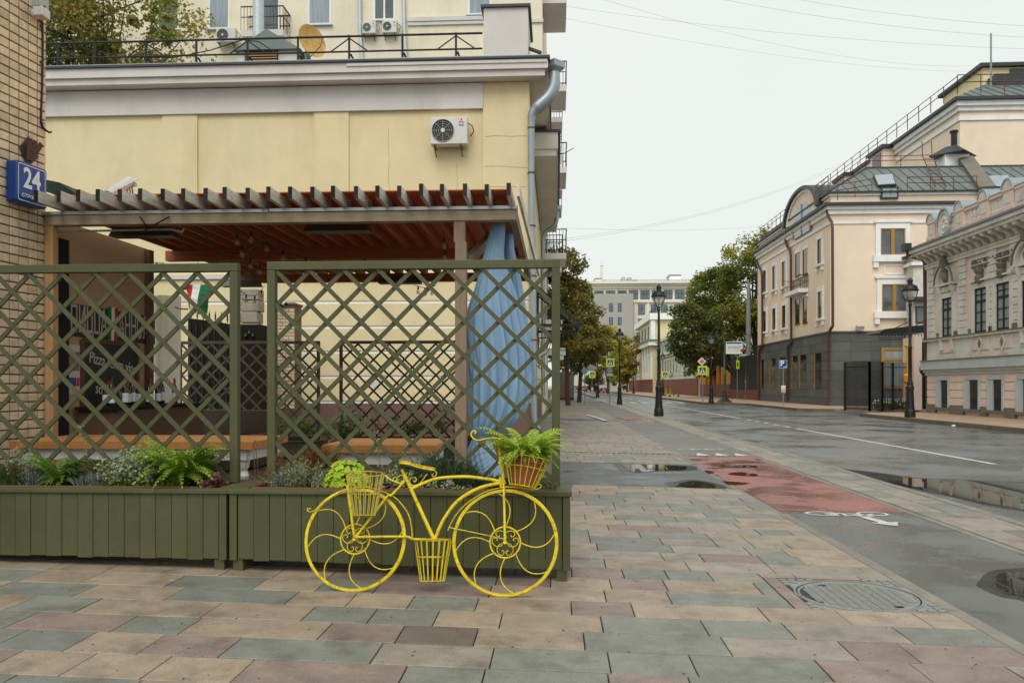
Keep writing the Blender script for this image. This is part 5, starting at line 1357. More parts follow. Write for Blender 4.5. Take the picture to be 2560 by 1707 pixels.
# satellite dish on the roof
sd = thing('satellite_dish', 'rusty orange satellite dish behind the roof railing', 'satellite dish', tuple(yp(778,140,22.5)))
c = yp(776,106,22.5); ax_ = V((.78,-.55,.12)).normalized()
prof = [(.47*sqrt(i/8), .10*(i/8)) for i in range(9)]
m = MB().lathe([(max(.002,r_),z_) for r_,z_ in prof], c, 28, ax_, cap=False); m.lathe([(max(.002,r_),z_-.008) for r_,z_ in prof], c, 28, ax_, cap=False); m.build('reflector','dish_rust',sd,smooth=True)
MB().tube([c-V((0,0,.42)),c+ax_*.45+V((0,0,-.3)),c+ax_*.55+V((0,0,-.1))],.02,6).build('feed_arm','grey_pole',sd); MB().tube([c-ax_*.05,c-ax_*.2-V((0,0,.1)),c-ax_*.2-V((0,0,.9))],.03,8).build('mast','grey_pole',sd)
# air conditioners
def aircon(px0, py0, px1, py1, Y, label, dark=False, brand=None):
    a, b = yp(px0,py0,Y), yp(px1,py1,Y); x0,x1,z1,z0 = a.x,b.x,a.z,b.z; w,h = x1-x0,z1-z0; d = .30
    t = thing('air_conditioner', label, 'air conditioner', ((x0+x1)/2,Y+.2,z0), 'outdoor air conditioning units')
    MB().box(x0,x1,Y,Y+d,z0,z1).build('casing','plastic_white',t,bevel=.015)
    cx_,cz_ = x0+w*.34,(z0+z1)/2; R_ = min(w*.30,h*.42)
    MB().lathe([(0,.0),(R_,.0),(R_,.012)],(cx_,Y-.004,cz_),28,(0,-1,0),cap=False).build('fan_well','sign_black' if not dark else 'brown_metal',t)
    g = MB()
    for k in range(5): g.tube([(cx_+R_*(k+1)/5*cos(2*pi*i/28),Y-.018,cz_+R_*(k+1)/5*sin(2*pi*i/28)) for i in range(28)],.004 if k<4 else .009,4,closed=True)
    for k in range(8): aa = 2*pi*k/8; g.tube([(cx_+R_*.18*cos(aa),Y-.02,cz_+R_*.18*sin(aa)),(cx_+R_*cos(aa),Y-.02,cz_+R_*sin(aa))],.006,4)
    g.build('grille','plastic_grey',t,kind='stuff'); MB().lathe([(R_*.2,0),(R_*.18,.012),(0,.014)],(cx_,Y-.018,cz_),16,(0,-1,0)).build('hub_cap','plastic_white',t)
    for x in (x0+w*.1,x1-w*.18):
        MB().bar((x,Y+.02,z0-.03),(x,Y+d+.15,z0-.03),.03,.03).build('bracket','rust_rail',t); MB().bar((x,Y+.05,z0-.04),(x,Y+d+.14,z0-.22),.025,.025).build('bracket','rust_rail',t)
    MB().tube([(x1,Y+.2,z1-.15*h),(x1+.10,Y+.2,z1-.25*h),(x1+.14,Y+.3,z1-.4*h),(x1+.05,Y+.3,z1-.6*h)],.014,6).build('pipe','black_metal',t)
    if brand == 'diamonds':
        lx,lz,s = x0+w*.84,z1-.16*h,.042
        for k in range(3):
            aa = pi/2+k*2*pi/3; d1 = V((cos(aa),0,sin(aa))); d2 = V((cos(aa+pi/2),0,sin(aa+pi/2))); o_ = V((lx,Y-.003,lz))
            MB().poly([o_,o_+d1*s+d2*s*.55,o_+d1*s*2,o_+d1*s-d2*s*.55]).build('emblem','red_dot',t)
        text('lettering','MITSUBISHI','sign_black',t,(lx,Y-.003,lz-.085),(pi/2,0,0),.028); text('lettering','ELECTRIC','sign_black',t,(lx,Y-.003,lz-.115),(pi/2,0,0),.028)
    elif brand:
        MB().lathe([(0,0),(.035,0)],(x0+w*.84,Y-.003,z1-.2*h),14,(0,-1,0),cap=False).build('emblem','red_dot',t); text('lettering',brand,'paver_red',t,(x0+w*.84,Y-.003,z1-.42*h),(pi/2,0,0),.09)
    return t
aircon(1076,294,1168,359,YB-.42,'white air conditioner on the yellow wall with a red diamond emblem',brand='diamonds')
# downpipes
def downpipe(pts, r, label, hopper=None, mat='zinc', bands=(), Yb=None):
    t = thing('downpipe', label, 'downpipe', tuple(pts[-1])); MB().tube(pts, r, 14); R0 = r; r = r[-1] if hasattr(r,'__len__') else r; MB().tube(pts, R0, 14).build('pipe', mat, t, smooth=True)
    if hopper is not None:
        c, w, hh = hopper; m = MB(); m.lathe([(r*1.15,-hh),(r*1.25,-hh*.75),(w,-hh*.15),(w,hh*.55),(w*.93,hh*.55)], c, 4); o = m.build('hopper', mat, t)
    for b in bands: MB().lathe([(r*1.02,-.02),(r*1.14,-.02),(r*1.14,.02),(r*1.02,.02)], b, 14, cap=False).build('band', 'rust_rail', t)
    return t
Yd = YB-.22
P_ = lambda x,y: yp(x,y,Yd)
cp = cat([P_(1386,182),P_(1386,200),P_(1383,222),P_(1370,245),P_(1345,268),P_(1331,285),P_(1328,305)],5)
downpipe_r = [.15,.155,.16,.16,.155,.15,.14,.13,.12,.11]
downpipe(cp+[P_(1328,420),P_(1329,560),P_(1330,600),P_(1333,700),P_(1334,900),P_(1335,1040),P_(1337,1062),P_(1346,1074)], [.135+.03*sin(pi*i/len(cp)) if i < len(cp)*.7 else .135-.05*(i-len(cp)*.7)/(len(cp)*.3) for i in range(len(cp))]+[.083]*8, 'large zinc downpipe with swan neck at the yellow building corner', (P_(1386,168),.27,.22), bands=[P_(1328,321),P_(1328,433),P_(1330,565),P_(1333,690),P_(1334,850)])
Yd2 = 33.0
P2 = lambda x,y: yp(x,y,Yd2)
cp = cat([P2(1393,530),P2(1392,548),P2(1385,565),P2(1366,578),P2(1357,595)],4)
downpipe(cp+[P2(1357,700),P2(1358,990)], .085, 'second zinc downpipe further along the street', (P2(1394,522),.19,.18))
# long eave of the next street front seen from below
ev = thing('street_eave', 'white boxed eave running along the next street front', 'eave', (-.4,28,8))
MB().box(XC+.02,.02,24,36,8.35,8.55).build('soffit','plaster_white',ev); MB().box(XC+.02,.06,23.95,36.05,8.551,9.05).build('fascia','plaster_white',ev); MB().box(XC,.14,23.9,36.1,9.051,9.12).build('roof_edge','roof_dark',ev)
# ================================================================== TALL CREAM BUILDING BEHIND
YT = 36.2; XT = -.62
tb = thing('tall_cream_building', 'tall cream apartment house with balconies rising behind the low roof', 'building', (-8,45,0))
MB().box(-30, XT, YT, 62, 0, 24).build('wall','plaster_cream',tb)
def win(px0,px1,py0,py1,Y,par,glass='glass_pale',mul=1,frame='trim_white',sill=True,rec=.0,tr=None):
    a,b = yp(px0,py0,Y),yp(px1,py1,Y); x0,x1,z1,z0 = a.x,b.x,a.z,b.z; f = .08
    o = MB().box(x0,x1,Y-.03,Y-.001,z0,z1).build('window',frame,par)
    n = mul
    for i in range(n):
        xa = x0+f+i*(x1-x0-f)/n; xb = x0+f+(i+1)*(x1-x0-f)/n-f
        if tr: 
            MB().box(xa,xb,Y-.036,Y-.031,z0+f,z0+(z1-z0)*tr-f/2).build('pane',glass,o); MB().box(xa,xb,Y-.036,Y-.031,z0+(z1-z0)*tr+f/2,z1-f).build('pane',glass,o)
        else: MB().box(xa,xb,Y-.036,Y-.031,z0+f,z1-f).build('pane',glass,o)
    if sill: MB().box(x0-.08,x1+.08,Y-.14,Y-.001,z0-.06,z0-.002).build('sill','zinc_pale',o)
    return o
win(393,448,-90,76,YT,tb,'glass_grey'); win(521,575,-90,73,YT,tb,'glass_pale'); win(770,828,-90,62,YT,tb,'glass_pale',tr=None); win(934,988,-90,51,YT,tb,'glass_grey',2,tr=.6); win(1170,1228,-90,37,YT,tb,'glass_pale')
win(640,700,-90,96,YT,tb,'glass_grey',1,sill=False)
for a,b,py in ((762,828,168),(932,990,160)): MB().box(xY(a,YT),xY(b,YT),YT-.05,YT-.001,zY(a,py+14,YT),zY(a,py,YT)).build('window','stucco_grey',tb)
MB().box(xY(1020,YT),xY(1208,YT),YT-.12,YT-.001,zY(1100,55,YT),zY(1100,45,YT)).build('moulding','plaster_white',tb); MB().box(xY(1020,YT),XT+.05,YT-.08,YT-.001,zY(1100,64,YT),zY(1100,55.5,YT)).build('moulding','plaster_white',tb)
def balcony(par, x0,x1,y0,y1,z,h,name='balcony',mat='plaster_white',rail='black_metal',n=8,slab=.28):
    o = MB().box(x0,x1,y0,y1,z-slab,z).build(name,mat,par)
    g = MB()
    for (a,b) in (((x0,y0),(x1,y0)),((x1,y0),(x1,y1)),((x0,y1),(x1,y1))):
        L = sqrt((b[0]-a[0])**2+(b[1]-a[1])**2); k = max(2,int(L/.14))
        for i in range(k+1):
            u = i/k; g.tube([(a[0]+(b[0]-a[0])*u,a[1]+(b[1]-a[1])*u,z),(a[0]+(b[0]-a[0])*u,a[1]+(b[1]-a[1])*u,z+h)],.012,4)
        g.bar((a[0],a[1],z+h),(b[0],b[1],z+h),.05,.04); g.bar((a[0],a[1],z+h*.55),(b[0],b[1],z+h*.55),.03,.03)
    g.build('balustrade',rail,o,kind='stuff'); return o
balcony(tb,xY(612,YT-.5),xY(716,YT-.5),YT-.95,YT-.01,zY(660,86,YT-.5),1.05)
for i,zb in enumerate((7.6,11.5,15.4,19.3)): balcony(tb,XT+.01,.48,YT+.9-.4*(i%2),YT+3.6,zb,1.1)
for i in range(1,4):
    for zb in (5.2,9.0,12.9,16.8): 
        if i < 3: balcony(tb,XT+.01,.36,YT+4+i*5.5,YT+6.2+i*5.5,zb,1.05)
aircon(906,54,939,83,YT-.4,'small air conditioner left of the pair on the cream wall',dark=True,brand='LG'); aircon(956,51,991,81,YT-.4,'small air conditioner right of the pair on the cream wall',brand='LG'); aircon(540,71,588,104,YT-.5,'small air conditioner under a window left of the flue pipe')
for px,lab in ((898,'thin zinc downpipe left of the paired air conditioners'),(1008,'thin zinc downpipe right of the paired air conditioners')):
    t = thing('downpipe',lab,'downpipe',tuple(yp(px,170,YT-.1))); MB().tube([yp(px,-100,YT-.1),yp(px+2,60,YT-.1),yp(px+8,172,YT-.1)],.09,10).build('pipe','zinc_pale',t,smooth=True)
sdp = thing('satellite_dish','white satellite dish on the street side of the cream building','satellite dish',(.2,38,9.5)); c = yp(1393,388,37); prof=[(.5*sqrt(i/8)+.002,.10*(i/8)) for i in range(9)]
m = MB().lathe(prof,c,24,V((.9,-.35,.2)),cap=False); m.lathe([(r_,z_-.01) for r_,z_ in prof],c,24,V((.9,-.35,.2)),cap=False); m.build('reflector','plastic_white',sdp,smooth=True); MB().tube([c,c+V((.35,-.1,.05)),c+V((.75,-.2,.25))],.02,6).build('feed_arm','grey_pole',sdp); MB().bar(c,c+V((-.9,.2,-.1)),.05,.05).build('bracket','grey_pole',sdp)
# entrance canopy over the pavement
cn = thing('entrance_canopy','black wrought iron canopy over an entrance on the left pavement','canopy',(.2,26,2.8))
Yc0, Yc1 = 26.0, 29.0; A0 = yp(1345,722,Yc0); A1 = yp(1452,812,Yc0); A2 = yp(1345,812,Yc0)
xw, xo, zt, ze = XC+.05, A1.x, A0.z+.1, A1.z
for y in (Yc0,Yc1):
    MB().bar((xw,y,ze),(xo,y,ze),.05,.07).build('tie_beam','black_metal',cn); MB().bar((xw,y,zt),(xo,y,ze+.02),.05,.05).build('rafter','black_metal',cn); MB().bar((xw,y,ze-1.2),(xw,y,zt),.05,.05).build('wall_post','black_metal',cn)
    MB().bar((xw,y,ze-.25),(xo-.15,y,ze-.18),.035,.035).build('lower_tie','black_metal',cn)
    for (sx,r_) in ((.25,.12),(.6,.12),(.9,.10)):
        x = xw+(xo-xw)*sx; MB().tube(arc((x,y,ze-.13),r_,0,2*pi*.85,14,(1,0,0),(0,0,1)),.012,5).build('scroll','black_metal',cn)
    MB().tube(cat([(xw,y,ze-1.3),(xw+.1,y,ze-1.35),(xw+.12,y,ze-1.2),(xw+.02,y,ze-1.0),(xw+.35,y,ze-.75),(xw+.55,y,ze-.35),(xo-.2,y,ze-.25)]),.014,5).build('scroll','black_metal',cn)
    for k in range(4): x = xw+(xo-xw)*(.15+.2*k); MB().bar((x,y,ze),(x,y,zt+(ze-zt)*(.15+.2*k)),.02,.02).build('bar','black_metal',cn)
for k in range(5):
    u = k/4; MB().bar((xw+(xo-xw)*u,Yc0,zt+(ze-zt)*u+.03),(xw+(xo-xw)*u,Yc1,zt+(ze-zt)*u+.03),.04,.04).build('purlin','black_metal',cn)
m = MB(); m.poly([(xw,Yc0,zt+.06),(xo,Yc0,ze+.06),(xo,Yc1,ze+.06),(xw,Yc1,zt+.06)]); m.build('roof_sheet','black_metal',cn)
# projecting shop sign
ss = thing('shop_sign','small white projecting shop sign over the left pavement','sign',tuple(yp(1405,890,30)))
a,b = yp(1385,870,30),yp(1414,888,30); MB().box(XC+.05,b.x,30,30.06,b.z,a.z).build('panel','sign_white',ss,bevel=.02); text('lettering','ТОНА','sign_black',ss,((a.x+b.x)/2+.05,29.996,(a.z+b.z)/2+.05),(pi/2,0,0),.14); a,b = yp(1390,889,30),yp(1409,896,30); MB().box(a.x,b.x,30,30.06,b.z-.05,a.z).build('lower_panel','sign_white',ss)
# grey service kiosk
kk = thing('service_kiosk','grey metal kiosk with a reddish mesh panel on the left pavement','kiosk',(.3,46,0))
g0 = gp(1434,998,gz(.5)); Yk = g0.y; xa,xb = yp(1392,990,Yk).x,yp(1435,990,Yk).x; zt = yp(1410,929,Yk).z
MB().box(xa,xb,Yk,Yk+2.2,.08,zt).build('cabinet','kiosk_grey',kk,bevel=.06); MB().box(xa+.03,xb-.03,Yk+.1,Yk+2.1,-.02,.081).build('skid','black_metal',kk); a,b = yp(1405,942,Yk),yp(1426,996,Yk); MB().box(a.x,b.x,Yk-.02,Yk-.001,b.z+.05,a.z).build('mesh_panel','kiosk_panel',kk)
# ================================================================== PINK HOUSE (right)
random.seed(31)
XP = 19.2; PY0, PY1 = 24.0, 42.3           # street facade line, near and far ends
ph = thing('pink_house', 'pink and grey stucco mansion with balustraded parapet at the right edge', 'building', (XP, 33, RWALK_Z))
fy = lambda px: xp(px, 900, XP).y
fz = lambda px, py: xp(px, py, XP).z
def fbox(name, y0, y1, z0, z1, out, mat, par=None, inn=.02, **k):
    return MB().box(XP-out, XP+inn, min(y0,y1), max(y0,y1), z0, z1).build(name, mat, par or ph, **k)
zb0 = RWALK_Z; zPl = zb0+.42; zBase = fz(2430, 912)      # top of the pink basement
zc1 = fz(2430,898); zpan = fz(2430,847); zband = fz(2430,838)
zArch = fz(2400,645); 
# key levels measured at the far corner
lv = {k: fz(2320, v) for k, v in dict(plinth=1020, basetop=938, c0=938, c1=912, c2=902, band0=900, band1=858, sill=850, frz=675, mod=650, cor=627, gut=608).items()}
MB().box(XP, XP+9, PY0, PY1, 0, lv['gut']).build('wall_core', 'pink', ph)
MB().box(XP+.01,XP+9,PY1+.001,PY1+.02,0,lv['gut']).build('end_wall','stucco_grey',ph)
pw_ = [2371, 2455, 2511, 2580]           # centres of the window bays
wy = [fy(p) for p in pw_]
BWN = [fy(2342)-fy(2377), fy(2413)-fy(2452), fy(2470)-fy(2514), 1.05]
# basement openings with splayed stone frames
bw = [(2343,2377),(2413,2454),(2471,2514),(2543,2590),(2640,2700)]
def basement_window(p0,p1):
    ya, yb_ = fy(p1), fy(p0); z0, z1 = zb0+.30, lv['c0']-.10; f = .17
    w = MB(); w.box(XP-.10,XP+.02,ya,ya+f,z0,z1); w.box(XP-.10,XP+.02,yb_-f,yb_,z0,z1); w.box(XP-.101,XP+.02,ya+f+.001,yb_-f-.001,z1-f,z1)
    o = w.build('window','stone_blue',ph,bevel=.02)
    MB().box(XP-.14,XP-.001,ya-.02,yb_+.02,z0-.12,z0-.001).build('sill','plinth_stone',o)
    MB().box(XP-.02,XP-.001,ya+f+.002,yb_-f-.002,z0,z1-f-.001).build('pane','glass_dark',o)
    MB().box(XP-.07,XP-.002,ya+f+.001,ya+f+.03,z0,z1-f-.001).build('reveal','stone_blue',o); MB().box(XP-.07,XP-.0021,yb_-f-.30,yb_-f-.0022,z0,z1-f-.0011).build('reveal','stone_blue',o)
for p in bw: basement_window(*p)
# plinth stones and rusticated pink courses between the openings
edges = [PY1]+[y for p in bw for y in (fy(p[0]), fy(p[1]))]+[PY0]
for i in range(0, len(edges)-1, 2):
    a, b = edges[i+1], edges[i]
    if b-a < .05: continue
    fbox('plinth_block', a+.005, b-.005, zb0-.05, zPl, .10, 'plinth_stone')
    n = 4; hh = (lv['c0']-zPl)/n
    for k in range(n): fbox('rustic_course', a+.004, b-.004, zPl+k*hh+.022, zPl+(k+1)*hh-.012, .05, 'pink')
for i in range(1, len(edges)-1, 2): fbox('rustic_course', edges[i+1], edges[i], lv['c0']-.095, lv['c0']-.012, .05, 'pink')
# heavy string course
for o_, z0, z1, mt in ((.10,lv['c0'],lv['c0']+.14,'stone_blue'),(.16,lv['c0']+.141,lv['c0']+.28,'stone_blue'),(.26,lv['c0']+.281,lv['c1']+.17,'stone_blue'),(.30,lv['c1']+.171,lv['c1']+.22,'plinth_stone')): fbox('string_course', PY0, PY1+o_, z0, z1, o_, mt)
# panelled band below the windows
za, zb_ = lv['c1']+.221, lv['sill']-.10
fbox('panel_band', PY0, PY1, za, zb_, .05, 'stucco_grey'); fbox('sill_course', PY0, PY1+.16, zb_+.001, zb_+.10, .17, 'stucco_grey'); fbox('sill_course', PY0, PY1+.2, zb_+.101, zb_+.14, .21, 'plinth_stone')
zm = (za+zb_)/2
for i, y in enumerate(wy):
    fbox('panel', y-.62, y+.62, zm-.10, zb_-.12, .058, 'pink'); fbox('panel', y-.40, y+.40, za+.07, zm-.26, .058, 'pink')
    for s in (-1,1): fbox('panel_frame', y+s*.66-.05, y+s*.66+.05, zm-.16, zb_-.06, .085, 'stucco_grey')
    for z in (zm-.16, zb_-.11): fbox('panel_frame', y-.60, y+.60, z, z+.05, .083, 'stucco_grey')
    if i in (1,2):
        zc_ = (zm-.10+zb_-.12)/2; MB().prism([(XP-.06,y,zc_-.42),(XP-.06,y+.24,zc_),(XP-.06,y,zc_+.42),(XP-.06,y-.24,zc_)],(-.05,0,0)).build('diamond','stucco_grey',ph); MB().prism([(XP-.11,y,zc_-.2),(XP-.11,y+.12,zc_),(XP-.11,y,zc_+.2),(XP-.11,y-.12,zc_)],(-.03,0,0)).build('diamond','plinth_stone',ph)
    else:
        for s in (-1,1): fbox('bracket', y+s*.52-.10, y+s*.52+.10, zb_-.5, zb_-.002, .15, 'stucco_grey')
# tall windows
zw0, zw1 = zb_+.15, fz(2369,745)
zw1b = fz(2452,720); 
def tall_window(i, y, w, z0, z1, arch):
    o_ = MB()
    f = .26
    o_.box(XP-.10,XP+.02,y-w/2-f,y-w/2,z0,z1+.0); o_.box(XP-.10,XP+.02,y+w/2,y+w/2+f,z0,z1+.0); o_.box(XP-.101,XP+.02,y-w/2-f-.001,y+w/2+f+.001,z1+.001,z1+.24)
    o = o_.build('window','stucco_grey',ph)
    MB().box(XP-.012,XP-.001,y-w/2,y+w/2,z0,z1).build('pane','glass_curtain',o)
    fr = MB(); fr.box(XP-.05,XP-.013,y-w/2,y-w/2+.07,z0,z1); fr.box(XP-.05,XP-.013,y+w/2-.07,y+w/2,z0,z1); fr.box(XP-.052,XP-.013,y-.045,y+.045,z0,z1)
    fr.box(XP-.053,XP-.013,y-w/2+.07,y+w/2-.07,z1-.08,z1); fr.box(XP-.053,XP-.013,y-w/2+.07,y+w/2-.07,z0,z0+.09); fr.box(XP-.056,XP-.013,y-w/2+.07,y+w/2-.07,z0+(z1-z0)*.68,z0+(z1-z0)*.68+.10)
    for u in (.22,.45,.84): fr.box(XP-.045,XP-.013,y-w/2+.07,y+w/2-.07,z0+(z1-z0)*u,z0+(z1-z0)*u+.04)
    fr.build('frame','sign_black',o); MB().box(XP-.12,XP-.001,y-w/2,y+w/2,z0-.04,z0-.001).build('sill','roof_dark',o)
    for s in (-1,1): MB().box(XP-.15,XP-.001,y+s*(w/2+f+.10)-.07,y+s*(w/2+f+.10)+.07,z0-.0,z0+.22).build('stop_block','plinth_stone',o)
    if arch:
        zA = z1+.60
        for s in (-1,1): MB().lathe([(.05,-.3),(.13,-.1),(.17,.1),(.12,.18)],(XP-.1,y+s*(w/2+.12),zA-.15),8).build('console','stucco_grey',ph)
        MB().box(XP-.10,XP-.001,y-w/2-.05,y+w/2+.05,z1+.28,zA-.05).build('lintel_panel','stucco_grey',ph)
        for k in range(2): MB().lathe([(.16,0),(.13,.05),(.05,.07)],(XP-.10,y+(k-.5)*.4,z1+.42),12,(-1,0,0)).build('rosette','stucco_grey',ph)
        MB().box(XP-.26,XP-.001,y-w/2-.42,y+w/2+.42,zA,zA+.10).build('cornice','stucco_grey',ph)
        R_ = w/2+.40
        A_ = arc((XP-.24,y,zA+.101),R_,0,pi,16,(0,1,0),(0,0,1)); B_ = arc((XP-.24,y,zA+.101),R_-.15,0,pi,16,(0,1,0),(0,0,1))
        m = MB(); m.prism(A_+B_[::-1],(.24,0,0)); m.build('arched_pediment','stucco_grey',ph); m = MB(); A2 = arc((XP-.30,y,zA+.101),R_+.05,0,pi,16,(0,1,0),(0,0,1)); B2 = arc((XP-.30,y,zA+.101),R_-.02,0,pi,16,(0,1,0),(0,0,1)); m.prism(A2+B2[::-1],(.06,0,0)); m.build('arched_hood','plinth_stone',ph)
        MB().prism(arc((XP-.08,y,zA+.101),R_-.16,0,pi,14,(0,1,0),(0,0,1)),(.079,0,0)).build('tympanum','stucco_grey',ph)
        MB().lathe([(.05,0),(.18,.12),(.22,.35),(.14,.5),(.2,.62),(.05,.75)],(XP-.14,y,zA+.12),10,sy=.8).build('carved_head','plinth_stone',ph,smooth=True)
        MB().lathe([(.18,-.1),(.24,.12),(.14,.35),(.05,.5)],(XP-.22,y,zA+R_+.08),10).build('finial','plinth_stone',ph,smooth=True)
    else:
        MB().box(XP-.20,XP-.001,y-w/2-f-.05,y+w/2+f+.05,z1+.30,z1+.38).build('cornice','stucco_grey',ph)
        for s in (-1,1): MB().box(XP-.18,XP-.001,y+s*.62-.16,y+s*.62+.16,z1+.245,z1+.46).build('scroll_block','stucco_grey',ph,bevel=.05)
        MB().lathe([(.08,0),(.16,.1),(.2,.3),(.12,.42),(.2,.55),(.22,.62),(.04,.74)],(XP-.13,y,z1+.18),10).build('keystone_head','plinth_stone',ph,smooth=True)
        fbox('frieze_panel', y-.75, y+.75, z1+1.06, z1+1.10, .10, 'stucco_grey'); fbox('frieze_panel', y-.75, y+.75, z1+1.32, z1+1.36, .10, 'stucco_grey')
        # garland relief
        g = MB(); r = random.Random(i)
        for k in range(46):
            a = r.uniform(-.8,.8); zc_ = lv['frz']-.42-.22*(1-(a/.8)**2)*r.uniform(-.3,1)+r.uniform(-.16,.16); s = r.uniform(.05,.11)
            g.lathe([(.01,-s*.6),(s,-s*.1),(s*.8,s*.4),(.01,s*.6)],(XP-.04,y+a,zc_),6,(-1,r.uniform(-.4,.4),r.uniform(-.4,.4)))
        g.build('garland','plinth_stone',ph,kind='stuff')
ww = [1.0,1.02,1.05,1.15]
for i, y in enumerate(wy): tall_window(i, y, ww[i], zw0, zw1 if i in (0,3) else zw1b, i in (0,3))
# quoin strips between the bays
qpos = [PY1-.35, fy(2406), fy(2406)+0, fy(2484), fy(2536)]
for y in (PY1-.42, fy(2408), fy(2484), fy(2541), fy(2541)-3.2):
    n = 11; zq0, zq1 = zb_+.15, lv['frz']-.02; hq = (zq1-zq0)/n; wq = .34
    for k in range(n): fbox('quoin', y-wq, y+wq, zq0+k*hq+.025, zq0+(k+1)*hq-.005, .09, 'stucco_grey')
# entablature
fbox('architrave', PY0, PY1+.1, lv['frz'], lv['frz']+.16, .12, 'stucco_grey'); fbox('architrave', PY0, PY1+.14, lv['frz']+.161, lv['frz']+.24, .16, 'stucco_grey')
zc0, zc1_ = lv['frz']+.241, lv['cor']-.28
n = 30
me_mod = MB(); me_mod.prism([(0,0,0),(-.05,0,0),(-.12,0,.10),(-.30,0,.34),(-.62,0,.44),(-.66,0,.60),(0,0,.60)],(0,.24,0)); me_mod = me_mod.mesh('modillion','stucco_grey')
sc_ = (zc1_-zc0)/.60
k = 0; y = PY1-.30
while y > PY0: inst('modillion', me_mod, ph, (XP-.001, y, zc0), (0,0,0), (1,1,sc_)); y -= .62
fbox('cornice', PY0, PY1+.66, zc1_, zc1_+.16, .70, 'stucco_grey'); fbox('cornice', PY0, PY1+.74, zc1_+.161, zc1_+.34, .80, 'stucco_grey')
zg = zc1_+.341
MB().prism([(XP-.86,PY1+.80,zg),(XP+.02,PY1+.80,zg),(XP+.02,PY1+.80,zg+.42),(XP-.78,PY1+.80,zg+.10)],(0,PY0-PY1-.80,0)).build('gutter_slope','roof_dark',ph)
y = PY1+.7
while y > PY0: MB().bar((XP-.80,y,zg+.115),(XP,y,zg+.44),.03,.03).build('seam','zinc',ph); y -= .75
# parapet
zp = zg+.43; xq = XP+.05
hpp = .95
def ppx(px): return xp(px,560,xq).y
def pedestal(y, w, h):
    MB().box(xq-.12,xq+.35,y-w,y+w,zp+.001,zp+.16).build('pedestal_base','pink',ph); MB().box(xq-.08,xq+.30,y-w+.05,y+w-.05,zp+.161,zp+h-.12).build('pedestal','pink',ph); MB().box(xq-.10,xq-.081,y-w*.5,y+w*.5,zp+.28,zp+h-.28).build('pedestal_panel','stucco_grey',ph); MB().box(xq-.12,xq+.34,y-w,y+w,zp+h-.119,zp+h).build('pedestal_cap','pink',ph)
    R_ = w*.82; MB().prism(arc((xq-.12,y,zp+h+.001),R_,0,pi,12,(0,1,0),(0,0,1)),(.1,0,0)).build('round_tympanum','stucco_grey',ph); A_ = arc((xq-.16,y,zp+h+.002),R_+.07,0,pi,12,(0,1,0),(0,0,1)); B_ = arc((xq-.16,y,zp+h+.002),R_,0,pi,12,(0,1,0),(0,0,1)); MB().prism(A_+B_[::-1],(.9,0,0)).build('zinc_hood','zinc',ph)
MB().box(xq+.0,xq+.25,PY0,PY1-.1,zp-.5,zp).build('parapet_foot','pink',ph)
ped = [ppx(2331), ppx(2402), ppx(2462), ppx(2524)]
for y in ped: pedestal(y, .42, hpp)
def run(y0,y1,bal):
    a,b = min(y0,y1)+.43, max(y0,y1)-.43
    if not bal:
        MB().box(xq-.02,xq+.22,a,b,zp+.001,zp+hpp-.2).build('parapet_panel','pink',ph); MB().box(xq-.04,xq-.021,a+.15,b-.15,zp+.2,zp+hpp-.34).build('panel_field','stucco_grey',ph)
    else:
        n = max(3,int((b-a)/.26))
        for k in range(n):
            y = a+(k+.5)*(b-a)/n; MB().lathe([(.09,0),(.09,.05),(.05,.09),(.10,.25),(.045,.46),(.08,.50),(.08,.56)],(xq+.09,y,zp+.16),10).build('baluster','stucco_grey',ph,smooth=True)
        MB().box(xq-.04,xq+.24,a,b,zp+.001,zp+.16).build('balustrade_foot','pink',ph)
    MB().box(xq-.06,xq+.28,a,b,zp+hpp-.199,zp+hpp-.06).build('coping','pink',ph); MB().box(xq-.09,xq+.31,a,b,zp+hpp-.059,zp+hpp-.03).build('coping_sheet','zinc',ph)
run(ped[0],ped[1],False); run(ped[1],ped[2],True); run(ped[2],ped[3],True); run(ped[3],ped[3]-3.4,False); pedestal(ped[3]-3.8,.42,hpp)
ym = ppx(2366); zmd = zp+.55
MB().prism([(xq-.10,ym+.58*cos(2*pi*i/28),zmd+.68*sin(2*pi*i/28)) for i in range(28)],(.35,0,0)).build('medallion','stucco_grey',ph)
for r_ in (.55,.42): 
    m = MB(); A_ = [V((xq-.12,ym+r_*cos(2*pi*i/28),zmd+r_*1.17*sin(2*pi*i/28))) for i in range(28)]; m.tube(A_,.03,5,closed=True); m.build('medallion_ring','stucco_grey',ph)
for k in range(8): MB().lathe([(.12,0),(.08,.05),(.0,.07)],(xq-.10,ym+.2*cos(k*pi/4),zmd+.24*sin(k*pi/4)),8,(-1,0,0)).build('medallion_petal','stucco_grey',ph)
A_ = arc((xq-.18,ym,zmd),.70,-.1,pi+.1,16,(0,1,0),(0,0,1)); B_ = arc((xq-.18,ym,zmd),.62,-.1,pi+.1,16,(0,1,0),(0,0,1)); MB().prism([V((p.x,p.y,zmd+(p.z-zmd)*1.12)) for p in A_]+[V((p.x,p.y,zmd+(p.z-zmd)*1.12)) for p in B_[::-1]],(.9,0,0)).build('zinc_hood','zinc',ph)
